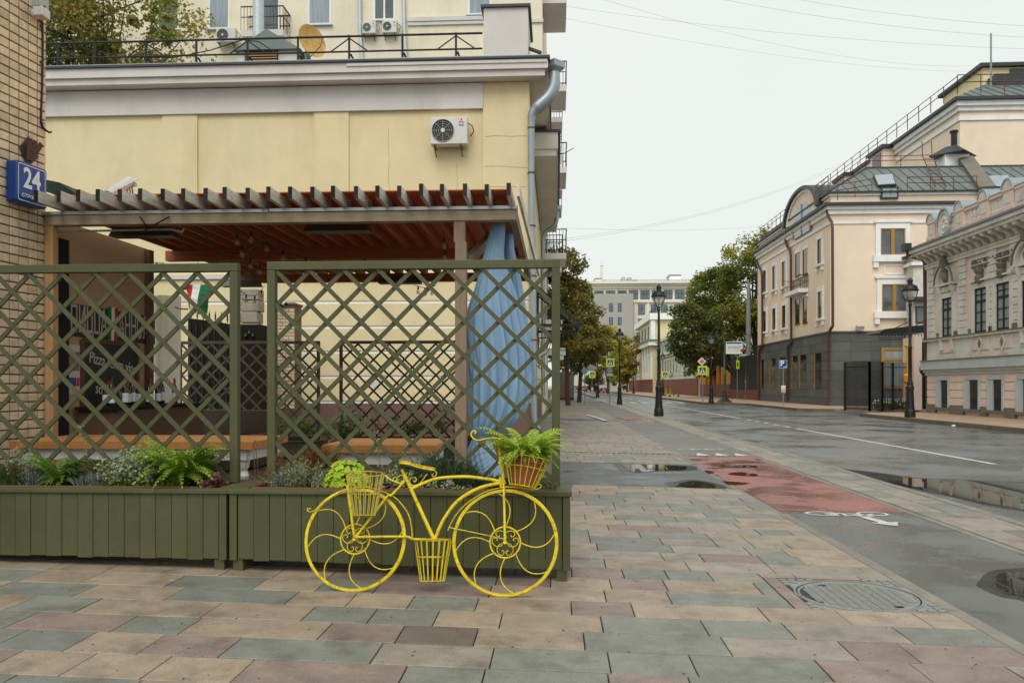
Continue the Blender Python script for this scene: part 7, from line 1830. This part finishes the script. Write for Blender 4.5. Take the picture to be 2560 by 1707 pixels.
t,Y=sign_post(1664,990,928,RWALK_Z,'lime pedestrian crossing sign showing right behind the nearest lamp'); crossing_panel(t,1655,928.5,1671,945,Y)
t,Y=sign_post(1677,992,933,RWALK_Z,'blue parking sign beside the yellow scooters'); parking_panel(t,1672,933,1682,943.5,Y)
t,Y=sign_post(1586,983,939,RWALK_Z,'far blue parking sign under the farthest lamp'); parking_panel(t,1581.5,939,1590,947.5,Y)
t,Y=sign_post(1757,1007,893,RWALK_Z,'yellow diamond priority sign above a lime pedestrian crossing sign'); crossing_panel(t,1744,914.5,1768,937,Y)
c=yp(1754.5,903.5,Y-.06); k=Y/1991; r=10.5*k
MB().prism([c+V((r,0,0)),c+V((0,0,r)),c-V((r,0,0)),c-V((0,0,r))],(0,.03,0)).build('white_diamond','sign_white',t); r*=.62; MB().prism([c+V((r,-.008,0)),c+V((0,-.008,r)),c-V((r,.008,0)),c-V((0,.008,r))],(0,.006,0)).build('yellow_diamond','amber_wall',t)
a=px_box(1768.5,919,1773,941,Y+.5); MB().box(a[0],a[0]+.03,Y,Y+1.0,a[2],a[3]).build('side_panel','lime_sign',t)
t,Y=sign_post(1958,1015,899,RWALK_Z,'blue parking sign on a thin pole before the granite wall'); parking_panel(t,1946,899.5,1968,921,Y)
for py,mt in ((968,'lemon'),(977,'plastic_grey')): c=yp(1958,py,Y-.05); MB().box(c.x-.14,c.x+.14,Y-.1,Y-.036,c.z-.12,c.z+.12).build('payment_plate',mt,t)
# metro / street direction sign on the green pole
b=gp(1811,1005,RWALK_Z); t=thing('direction_sign','white direction board on a dark green pole with a bell shaped foot','sign',(b.x,b.y,RWALK_Z)); Y=b.y
MB().lathe([(.62,0),(.62,.06),(.50,.12),(.30,.30),(.20,.42),(.16,.5),(.20,.58),(.14,.66),(.12,.9)],(b.x,b.y,RWALK_Z),18).build('bell_foot','black_metal',t,smooth=True); zt=yp(1811,850,Y).z
MB().lathe([(.11,.9),(.09,2.2),(.11,2.22),(.11,2.32),(.08,2.36),(.075,zt-RWALK_Z-.15),(.11,zt-RWALK_Z-.12),(.06,zt-RWALK_Z)],(b.x,b.y,RWALK_Z),12).build('pole','green_pole',t,smooth=True)
a=px_box(1814.5,854,1856,884.5,Y); p=MB().box(a[0],a[1],Y-.04,Y+.04,a[2],a[3]).build('board','sign_white',t); MB().box(a[0]+.06,a[1]-.06,Y-.05,Y-.041,a[3]-.17,a[3]-.05).build('header','sign_blue',p)
text('lettering','КНИЖНЫЙ КЛУБ','sign_black',p,((a[0]+a[1])/2,Y-.045,a[3]-.42),(pi/2,0,0),.13); text('lettering','«МОСТОВСКИЙ»','sign_black',p,((a[0]+a[1])/2,Y-.045,a[3]-.56),(pi/2,0,0),.13); text('lettering','на экскурсии по выходным','sign_black',p,((a[0]+a[1])/2-.06,Y-.045,a[3]-.74),(pi/2,0,0),.07)
c=yp(1855,876,Y-.06); r=.17; MB().prism([c+V((r,0,0)),c+V((0,0,r)),c-V((r,0,0)),c-V((0,0,r))],(0,.02,0)).build('red_diamond','red_dot',t)
t,Y=sign_post(1843,998,872,RWALK_Z,'thin pole with a lime stop sign and a small curved lamp',name='stop_pole'); a=px_box(1840.5,901,1848,922,Y); MB().box(a[0],a[1],Y-.06,Y-.03,a[2],a[3]).build('lime_panel','lime_sign',t); MB().box(a[0]+.08,a[1]-.08,Y-.065,Y-.061,a[2]+.2,a[3]-.15).build('symbol','sign_black',t); MB().tube(cat([yp(1843,905,Y),yp(1846,893,Y),yp(1855,889,Y),yp(1868,888,Y)]),.04,6).build('arm','grey_pole',t); MB().lathe([(.05,-.5),(.14,-.2),(.14,.3),(.04,.5)],yp(1862,888.5,Y),10,(1,0,.05)).build('lamp_head','plastic_grey',t)
b=gp(1871,998,RWALK_Z); t=thing('tall_mast','tall grey tapering mast before the trees','mast',(b.x,b.y,RWALK_Z)); MB().lathe([(.34,0),(.34,.5),(.30,.6),(.30,1.6),(.34,1.62),(.34,1.9),(.28,1.95),(.24,6.5),(.27,6.5),(.25,6.7),(.16,yp(1867,711,b.y).z)],(b.x,b.y,RWALK_Z),14).build('shaft','grey_pole',t,smooth=True)
b=gp(1857,997,RWALK_Z); t=thing('litter_bin','rust coloured litter bin at the foot of the tall mast','litter bin',(b.x,b.y,RWALK_Z)); MB().box(b.x-.28,b.x+.28,b.y-.2,b.y+.2,.1,.98).build('body','granite_red',t,bevel=.04); MB().lathe([(.1,0),(.12,.12),(0,.16)],(b.x,b.y,.98),8).build('lid','granite_red',t)

# ================================================================== FAR RIGHT SIDE
XF=18.9
dk=thing('dark_fence','black sheet fence between the peach building and amber pillars','fence',(XF,81,0))
MB().box(XF,XF+.2,76.2,88,0,1.0).build('plinth','granite_red',dk)
for i in range(12): y=76.3+i*.97; MB().box(XF+.05,XF+.1,y,y+.94,1.001,4.4).build('panel','hedge_black',dk)
am=thing('amber_fence','row of amber pillars on a red granite plinth beneath the trees','fence',(XF,96,0))
MB().box(XF,XF+.5,88.1,106,0,1.55).build('plinth','granite_red',am)
for i in range(7):
    y=88.2+i*2.75; MB().box(XF-.05,XF+.75,y,y+1.35,1.551,3.75).build('pillar','amber_wall',am); MB().box(XF-.15,XF+.85,y-.1,y+1.45,3.751,3.95).build('pillar_cap','roof_dark',am)
    if i<6: MB().box(XF+.2,XF+.25,y+1.36,y+2.74,1.56,3.4).build('grille','hedge_black',am)
gb=thing('pale_green_house','pale green ornate house half hidden by the trees','building',(XF,128,0))
MB().box(XF,XF+14,107,150,0,9.2).build('wall','pale_green',gb); MB().box(XF-.2,XF,107,150,0,2.4).build('plinth','granite_red',gb)
for z,o_ in ((2.41,.15),(6.2,.3),(6.6,.5),(9.2,.4)): MB().box(XF-o_,XF+14,106.9,150,z,z+.35).build('cornice','pale_green_light',gb)
for i in range(13):
    y=108.4+i*3.2; o=MB().box(XF-.12,XF-.01,y,y+1.9,3.0,6.0).build('window','pale_green_light',gb); MB().box(XF-.14,XF-.121,y+.5,y+1.4,3.4,5.6).build('pane','glass_grey',o); MB().box(XF-.14,XF-.01,y+2.3,y+2.8,2.8,6.19).build('pilaster','pale_green_light',gb)
    o=MB().box(XF-.12,XF-.01,y,y+1.9,7.1,8.9).build('window','pale_green_light',gb); MB().box(XF-.14,XF-.121,y+.5,y+1.4,7.3,8.6).build('pane','glass_grey',o)
ym=thing('lemon_mansion','lemon yellow mansion with white columns further down the street','building',(XF,175,0))
MB().box(XF-.6,XF+12,152,200,0,9.0).build('wall','lemon',ym); MB().box(XF-.8,XF-.601,152,200,0,2.6).build('plinth','granite_red',ym); MB().box(XF-1.5,XF+12,151,200.6,9.0,9.8).build('cornice','trim_white',ym); MB().box(XF-1.7,XF+12,150.8,200.8,9.801,10.1).build('roof_edge','roof_green',ym)
for i in range(9):
    y=154+i*5; o=MB().box(XF-.75,XF-.61,y,y+2.2,3.6,7.6).build('window','trim_white',ym); MB().box(XF-.78,XF-.751,y+.6,y+1.6,4.0,7.2).build('pane','glass_grey',o)
for y in (153,157.6,162.6,167.6): MB().box(XF-1.0,XF-.601,y-.5,y+.3,2.6,8.99).build('pilaster','trim_white',ym)
MB().box(XF,XF+10,156,186,9.9,14.2).build('upper_storey','lemon',ym); MB().box(XF-.8,XF+10,155.2,186.5,14.2,15.4).build('upper_cornice','trim_white',ym); 
for i in range(5): MB().box(XF-.2,XF-.01,158+i*5.5,160+i*5.5,10.8,13.4).build('window','glass_grey',ym)
MB().box(XF-.5,XF+.3,155.5,158,9.9,14.19).build('corner_pier','trim_white',ym)
for i in range(6): MB().tube([(XF+.5,157+i*2,15.4),(XF+.5,157+i*2,16.8)],.06,4).build('roof_rail','black_metal',ym)
# distant block closing the view
db=thing('distant_block','large cream office block with grey wing closing the street','building',(40,240,0))
YD=238.0; dx=lambda px:yp(px,900,YD).x; dz=lambda py:yp(1500,py,YD).z
MB().box(dx(1480),dx(1800),YD,YD+40,0,dz(722)).build('wall','far_cream',db); MB().prism([(dx(1480),YD,0),(dx(1480),YD+30,0),(dx(1480)-6,YD+30,0),(dx(1480)-1.2,YD+3,0)],(0,0,dz(722))).build('side_wall','far_cream',db)
for a,b,o_ in ((722,716,.5),(716,711,1.1),(711,705,2.0)): MB().box(dx(1480)-o_,dx(1800),YD-o_,YD+40,dz(a)+.01,dz(b)).build('cornice','far_cream',db)
MB().box(dx(1484),dx(1580),YD-4,YD-.01,0,dz(738.5)).build('grey_wing','far_grey',db); MB().box(dx(1480),dx(1700),YD-.6,YD-.02,dz(757),dz(752)).build('string_course','far_cream',db)
def dwin(px0,px1,py0,py1,Y=YD,nv=3,nh=2,rec=0):
    x0,x1,z0,z1=yp(px0,900,Y).x,yp(px1,900,Y).x,yp(1500,py1,Y).z,yp(1500,py0,Y).z
    o=MB().box(x0,x1,Y-.12,Y-.01,z0,z1).build('window','sign_black',db); f=.12
    for i in range(nv):
        for j in range(nh):
            hs=[0,.6,1] if nh==2 else [0,1]
            MB().box(x0+f+(x1-x0-f)*i/nv,x0+(x1-x0-f)*(i+1)/nv,Y-.16,Y-.121,z0+f+(z1-z0-f)*hs[j],z0+(z1-z0-f)*hs[j+1]).build('pane','far_glass',o)
for i,(a,b) in enumerate(((1486,1509),(1515,1538),(1544,1566.5))): dwin(a,b,727,738)
for a,b in ((1572,1595),(1601,1624),(1630,1653),(1659,1681),(1687.5,1711),(1716,1736)): dwin(a,b,726,748.5)
for a,b in ((1523,1532),(1545,1553.5)):
    for y0,y1 in ((758,779),(793.5,812)): dwin(a,b,y0,y1,YD-4,1,2)
for a,b in ((1595.5,1612),(1627,1643.5),(1652,1668.5),(1685,1701),(1716,1732)):
    for y0,y1 in ((762,787),(797,822.5),(832,856)): dwin(a,b,y0,y1,YD,2,2)
for a,b in ((1585,1592),(1616,1623)): MB().box(dx(a),dx(b),YD-.4,YD-.011,0,dz(757.5)).build('pilaster','far_cream',db)
for a,b,y0,y1,mt in ((1490,1507,690,705,'trim_white'),(1489,1508,688.5,691,'roof_dark'),(1559,1568,686,700,'plastic_grey'),(1574,1584,687,702,'plastic_grey'),(1550,1600,699,705,'plastic_grey'),(1585,1598,695,703,'rubber'),(1652,1726,696,704.5,'rubber'),(1681,1710,684,696,'trim_white'),(1680,1711,681.5,684.5,'roof_dark'),(1602,1620,698,704,'plastic_white')):
    MB().box(dx(a),dx(b),YD+6,YD+12,dz(y1),dz(y0)).build('rooftop_unit',mt,db)
g=MB()
for i in range(30): x=dx(1484)+i*(dx(1740)-dx(1484))/30; g.tube([(x,YD+.5,dz(705)),(x,YD+.5,dz(700))],.08,4)
g.bar((dx(1484),YD+.5,dz(700)),(dx(1740),YD+.5,dz(700)),.12,.12); g.build('roof_rail','grey_pole',db,kind='stuff')
S('spire_gold',(236,230,206),rough=.5)
sp=thing('spire','thin pale golden spire behind the distant block','spire',(dx(1504),300,0)); c0,c1=yp(1504,700,300),yp(1504.5,652,300); MB().lathe([(.6,0),(.35,(c1.z-c0.z)*.7),(.15,(c1.z-c0.z)),(0,(c1.z-c0.z)+.1)],c0,8).build('needle','spire_gold',sp); MB().lathe([(.1,-.5),(.6,0),(.1,.5)],yp(1504.5,664,300),8).build('ball','spire_gold',sp); MB().box(c0.x-1.5,c0.x+1.5,299,302,0,c0.z).build('tower','lemon',sp)
# filler houses behind the trees on both sides
for nm,lab,x0,x1,y0,y1,h,mt in (('plain_house','plain pale house hidden behind the left street trees',-14,-2.2,64,150,13,'plaster_cream'),('plain_house','plain ochre house far down the left side behind the cars',-20,-3,152,230,10,'lemon')):
    t=thing(nm,lab,'building',((x0+x1)/2,y0,0)); MB().box(x0,x1,y0,y1,0,h).build('wall',mt,t); MB().box(x0-.3,x1+.3,y0-.3,y1+.3,h,h+.4).build('cornice','plaster_white',t)
    for i in range(int((y1-y0)/5)):
        for z in (2,6,9.5)[:2 if h<12 else 3]: o=MB().box(x1+.001,x1+.05,y0+1.5+i*5,y0+3+i*5,z,z+2.2).build('window','glass_grey',t)
# ================================================================== TREES
def tree(pos, trunk_h, crown_c, crown_r, n, leaf_s, mat, label, seed, trunk_r=.22, clumps=46, name='street_tree', hole=.42, flat=1.0):
    r = random.Random(seed); p = V(pos); c = V(crown_c); R_ = V(crown_r)
    t = thing(name, label, 'tree', tuple(p))
    cl = []
    while len(cl) < clumps:
        q = V((r.uniform(-1,1),r.uniform(-1,1),r.uniform(-1,1)))
        if q.length > 1 or q.length < hole: continue
        bump = 1+.45*mnoise.noise(q*2.1+V((seed,0,0)))
        cl.append(c+V((q.x*R_.x,q.y*R_.y,q.z*R_.z))*bump if False else c+V((q.x*R_.x*bump,q.y*R_.y*bump,q.z*R_.z*bump)))
    tr = MB(); top = c+V((0,0,-R_.z*.1))
    C = bez(p+V((0,0,-.2)), p+V((r.uniform(-.2,.2),0,trunk_h*.5)), p.lerp(top,.5)+V((0,0,.3)), top, 8)
    tr.tube(C, [trunk_r*(1-.085*i) for i in range(9)], 8); tr.build('trunk','bark',t,smooth=True)
    br = MB()
    for q in cl[::2]:
        s = C[r.randint(3,8)]; mid = (s+q)/2+V((r.uniform(-.3,.3),r.uniform(-.3,.3),r.uniform(0,.5))); br.tube(bez(s,s.lerp(mid,.6),mid,q,5),[trunk_r*.32,trunk_r*.26,trunk_r*.2,trunk_r*.14,trunk_r*.1,trunk_r*.05],5)
    br.build('limbs','bark',t,kind='stuff')
    m = MB(); per = int(n*1.7)//clumps; mean = (R_.x+R_.z)/2; leaf_s *= 1.45
    for q in cl:
        cr = mean*r.uniform(.16,.30)
        for i in range(per):
            d = V((r.gauss(0,1),r.gauss(0,1),r.gauss(0,.75)*flat)); d = d*(cr*.55)
            if d.length > cr*1.05: continue
            nrm = (d.normalized()*.5+V((r.uniform(-1,1),r.uniform(-1,1),r.uniform(0,1.2)))); leafm(m, q+d, nrm, leaf_s*r.uniform(.6,1.3), r, .8, .15)
    m.build('crown', mat, t); return t
a = yp(240,120,30); tree((a.x,31,0),8,(a.x-1.6,30.5,a.z+1.2),(5.2,3.0,4.2),17000,.115,'leaf_top_left','autumn tinted tree rising behind the roof at the top left',1,.28,110,hole=.15)
a = yp(432,60,28.6); tree((a.x-4,30,0),8,(a.x-.8,29,a.z+.1),(1.5,.7,.7),620,.11,'leaf_top_left','thin outer branch of small leaves reaching across the cream wall',2,.05,12,name='tree_branch')
tree((.9,58,gz(.9)),3,(.8,58,7.6),(2.0,2.6,3.7),7600,.15,'leaf_autumn','rust and green maple nearest on the left pavement',3,.2,54)
tree((2.0,70,gz(2)),3,(2.2,70,6.7),(2.4,3,3.2),7600,.17,'leaf_autumn','broad brown green tree second on the left pavement',4,.22,50)
tree((1.4,88,gz(1.4)),3,(2.2,88,6.2),(2.6,3.6,3.0),5600,.2,'leaf_dark','dark green tree third on the left pavement by the parked cars',5,.22,44)
tree((1.0,112,gz(1)),3,(1.6,112,6.6),(3.0,4,3.2),4600,.24,'leaf_dark','dark tree farthest on the left pavement',6,.22,40)
def far_tree(px,pyt,pyb,half,Y,mat,label,seed,n=4200,ls=.3,trunk=True):
    a=yp(px,pyt,Y); b=yp(px,pyb,Y); cz_=(a.z+b.z)/2; k=Y/1991
    return tree((a.x,Y,0),2,(a.x,Y,cz_),(half*k,half*k*.9,(a.z-b.z)/2),n,ls,mat,label,seed,.26,44)
far_tree(1520,806,965,38,150,'leaf_yellowgreen','yellow green willow like tree in the middle of the street end',11,5600,.30)
far_tree(1568,836,965,34,170,'leaf_yellowgreen','rusty yellow tree right of the willow at the street end',12,4600,.34)
far_tree(1606,826,960,30,185,'leaf_autumn','copper toned tree before the lemon mansion',13,4000,.36)
far_tree(1486,862,972,24,205,'leaf_dark','dark shrubby tree behind the third left lamp',14,3600,.30)
far_tree(1548,905,968,56,206,'leaf_dark','low dark hedge trees under the willow',15,3800,.28)
a=yp(1730,850,84); tree((XF+1.6,86,0),4,(a.x,84,6.9),(2.6,3,3.5),8000,.19,'leaf_dark','dark brown green tree overhanging the amber fence',16,.3,60)
a=yp(1790,760,92); tree((a.x+1,93,0),5,(a.x+.2,92,10.6),(3.2,3.2,5.4),9600,.2,'leaf_maple','green maple behind the white direction board',17,.32,60)
a=yp(1874,690,88); tree((a.x+1,89,0),5,(a.x+.3,88,12.4),(3.3,3.4,6.2),10400,.2,'leaf_maple','tall yellow tinted maple beside the peach building',18,.32,62)
a=yp(1800,900,98); tree((a.x,99,0),3,(a.x+.6,98,4.6),(4.6,2.6,3.0),4600,.24,'leaf_dark','dark undergrowth tree behind the amber pillars',19,.25,46)
# ================================================================== CARS, PEOPLE
def car(px,pyb,z,wid,label,body,seed,suv=False,rz=0):
    b=gp(px,pyb,z); t=thing('parked_car',label,'car',(b.x,b.y,z),'cars far down the street'); L,W,H=4.6,1.85,1.68 if suv else 1.45; x,y=b.x,b.y
    prof=[(0,.35),(0,.95),(.15,1.0),(.45,H-.12),(.75,H),(2.6,H),(3.3,1.0),(4.5,.85),(4.6,.4)]
    m=MB(); m.prism([(x-W/2,y+p,z+q) for p,q in prof],(W,0,0)); m.build('body',body,t,bevel=.06)
    MB()._add
    g=MB(); g.poly([(x-W/2+.2,y+.12,z+1.03),(x+W/2-.2,y+.12,z+1.03),(x+W/2-.26,y+.37,z+H-.15),(x-W/2+.26,y+.37,z+H-.15)]); o=g.build('rear_window','car_glass',t); o.location.y-=.03
    for s in (-1,1):
        MB().box(x+s*(W/2-.22)-.16,x+s*(W/2-.22)+.16,y-.02,y+.04,z+.78,z+.95).build('tail_light','tail_light',t)
        MB().box(x+s*(W/2)-.006,x+s*(W/2)+.006,y+.7,y+2.9,z+1.03,z+H-.12).build('side_window','car_glass',t)
        for yy in (.85,3.7): MB().lathe([(.2,-.11),(.33,-.10),(.33,.10),(.2,.11)],(x+s*(W/2-.1),y+yy,z+.33),16,(1,0,0)).build('wheel','rubber',t)
    MB().box(x-W/2+.05,x+W/2-.05,y-.03,y+.1,z+.36,z+.52).build('bumper','rubber',t); MB().box(x-.26,x+.26,y-.035,y-.01,z+.62,z+.74).build('number_plate','sign_white',t)
car(1509,982,ROAD_Z,25,'dark grey SUV seen from behind at the end of the street','car_dark',1,True)
car(1458,979,ROAD_Z,24,'dark red car parked beyond the left trees','car_red',2)
car(1469,978,ROAD_Z,20,'dark car just right of the red car','car_dark',3)
car(1438,977,ROAD_Z,20,'second red car half hidden behind the kiosk','car_red',4)
def person(px,pyb,z,label):
    b=gp(px,pyb,z); t=thing('person',label,'person',(b.x,b.y,z)); 
    V_=[(0,0,.95),(0,0,1.15),(0,0,1.42),(0,0,1.52),(0,-.01,1.66),(.17,0,1.40),(.24,.02,1.12),(.22,-.1,.88),(-.17,0,1.40),(-.24,-.02,1.12),(-.22,.06,.88),(.09,0,.92),(.10,-.12,.5),(.11,-.02,.08),(.11,-.14,.04),(-.09,0,.92),(-.10,.14,.5),(-.10,.22,.10),(-.10,.12,.04)]
    E_=[(0,1),(1,2),(2,3),(3,4),(2,5),(5,6),(6,7),(2,8),(8,9),(9,10),(0,11),(11,12),(12,13),(13,14),(0,15),(15,16),(16,17),(17,18)]
    R_=[.17,.17,.16,.07,.11,.09,.07,.05,.09,.07,.05,.11,.08,.055,.045,.11,.08,.055,.045]
    me=bpy.data.meshes.new('body'); me.from_pydata([(b.x+v[0],b.y+v[1],z+v[2]) for v in V_],E_,[]); me.materials.append(MAT['person_dark'])
    o=bpy.data.objects.new('body',me); COL.objects.link(o); put(o,t); o.modifiers.new('skin','SKIN'); sv=me.skin_vertices[0].data
    for i,r_ in enumerate(R_): sv[i].radius=(r_,r_)
    sv[0].use_root=True
    s=o.modifiers.new('sub','SUBSURF'); s.levels=1; s.render_levels=1
    MB().lathe([(0,-.13),(.07,-.10),(.095,0),(.085,.08),(0,.13)],(b.x,b.y-.01,z+1.64),10,cap=False).build('head','skin',t,smooth=True); MB().lathe([(.10,-.02),(.105,.05),(.06,.12),(0,.135)],(b.x,b.y+.01,z+1.645),10,cap=False).build('hair','sign_black',t,smooth=True)
person(1490,986,-.07,'person in dark clothes walking a dog beside the third lamp')
def dog(px,pyb,z):
    b=gp(px,pyb,z); t=thing('dog','small brown dog walking beside the person','dog',(b.x,b.y,z)); sc=1.3
    V_=[(0,0,.36),(.22,0,.38),(.38,0,.40),(.5,0,.52),(.6,0,.54),(.70,0,.50),(.30,.07,.22),(.31,.07,.02),(.34,-.07,.22),(.36,-.07,.02),(-.04,.07,.22),(-.10,.07,.12),(-.07,.07,.02),(-.02,-.07,.22),(-.06,-.07,.12),(-.02,-.07,.02),(-.14,0,.44),(-.22,0,.54)]
    E_=[(0,1),(1,2),(2,3),(3,4),(4,5),(2,6),(6,7),(2,8),(8,9),(0,10),(10,11),(11,12),(0,13),(13,14),(14,15),(0,16),(16,17)]
    R_=[.10,.11,.12,.08,.085,.04,.05,.03,.05,.03,.06,.035,.03,.06,.035,.03,.03,.015]
    me=bpy.data.meshes.new('body'); me.from_pydata([(b.x+v[0]*sc,b.y+v[1]*sc,z+v[2]*sc) for v in V_],E_,[]); me.materials.append(MAT['dog_brown']); o=bpy.data.objects.new('body',me); COL.objects.link(o); put(o,t); o.modifiers.new('skin','SKIN'); sv=me.skin_vertices[0].data
    for i,r_ in enumerate(R_): sv[i].radius=(r_*sc,r_*sc)
    sv[0].use_root=True
    s=o.modifiers.new('sub','SUBSURF'); s.levels=1; s.render_levels=1
dog(1504,986,-.09)
def scooter(px,pyb,label,rz):
    b=gp(px,pyb,RWALK_Z); t=thing('kick_scooter',label,'scooter',(b.x,b.y,RWALK_Z),'parked kick scooters'); x,y,z=b.x,b.y,RWALK_Z
    MB().box(x-.1,x+.75,y-.08,y+.08,z+.14,z+.20).build('deck','scooter_yellow',t); MB().tube([(x-.2,y,z+.15),(x-.12,y,z+.5),(x-.08,y,z+1.15)],.045,8).build('stem','scooter_yellow',t); MB().tube([(x-.28,y-.25,z+1.15),(x+.12,y+.25,z+1.15)],.03,6).build('handlebar','rubber',t)
    for dx_ in (-.22,.85): MB().lathe([(.06,-.04),(.13,-.035),(.13,.035),(.06,.04)],(x+dx_,y,z+.13),14,(0,1,0)).build('wheel','rubber',t)
scooter(1668,990,'yellow kick scooter parked nearest the sign pole',0); scooter(1678,992,'yellow kick scooter parked to the right of the other',.2)
# ================================================================== OVERHEAD WIRES
def wire(p,q,sag,label):
    a,b=yp(*p),yp(*q); C=[a.lerp(b,i/24)-V((0,0,sag*4*(i/24)*(1-i/24))) for i in range(25)]; MB().tube(C,.0045,4).build('overhead_wire','grey_pole',None,label=label,cat='wire',group='wires across the sky')
wire((1395,14,34),(2640,125,40),.35,'upper overhead wire from the left roof to the right edge')
wire((1400,44,36),(2460,180,62),.6,'overhead wire from the left roof ending at the right mast')
wire((1490,-6,34),(2455,165,62),.9,'overhead wire entering at the top and ending at the right mast')
wire((1760,-10,34),(2640,98,34),.3,'overhead wire entering at the top right of centre')
wire((1940,-10,34),(2640,70,34),.2,'short overhead wire in the top right corner')
wire((1402,598,36),(2310,285,66),1.6,'overhead wire rising from the left balconies to the right roofs')
wire((1402,604,36),(2306,297,66),1.5,'lower twin of the wire rising to the right roofs')
wire((1402,570,36),(1940,560,75),.3,'faint level wire above the street trees')
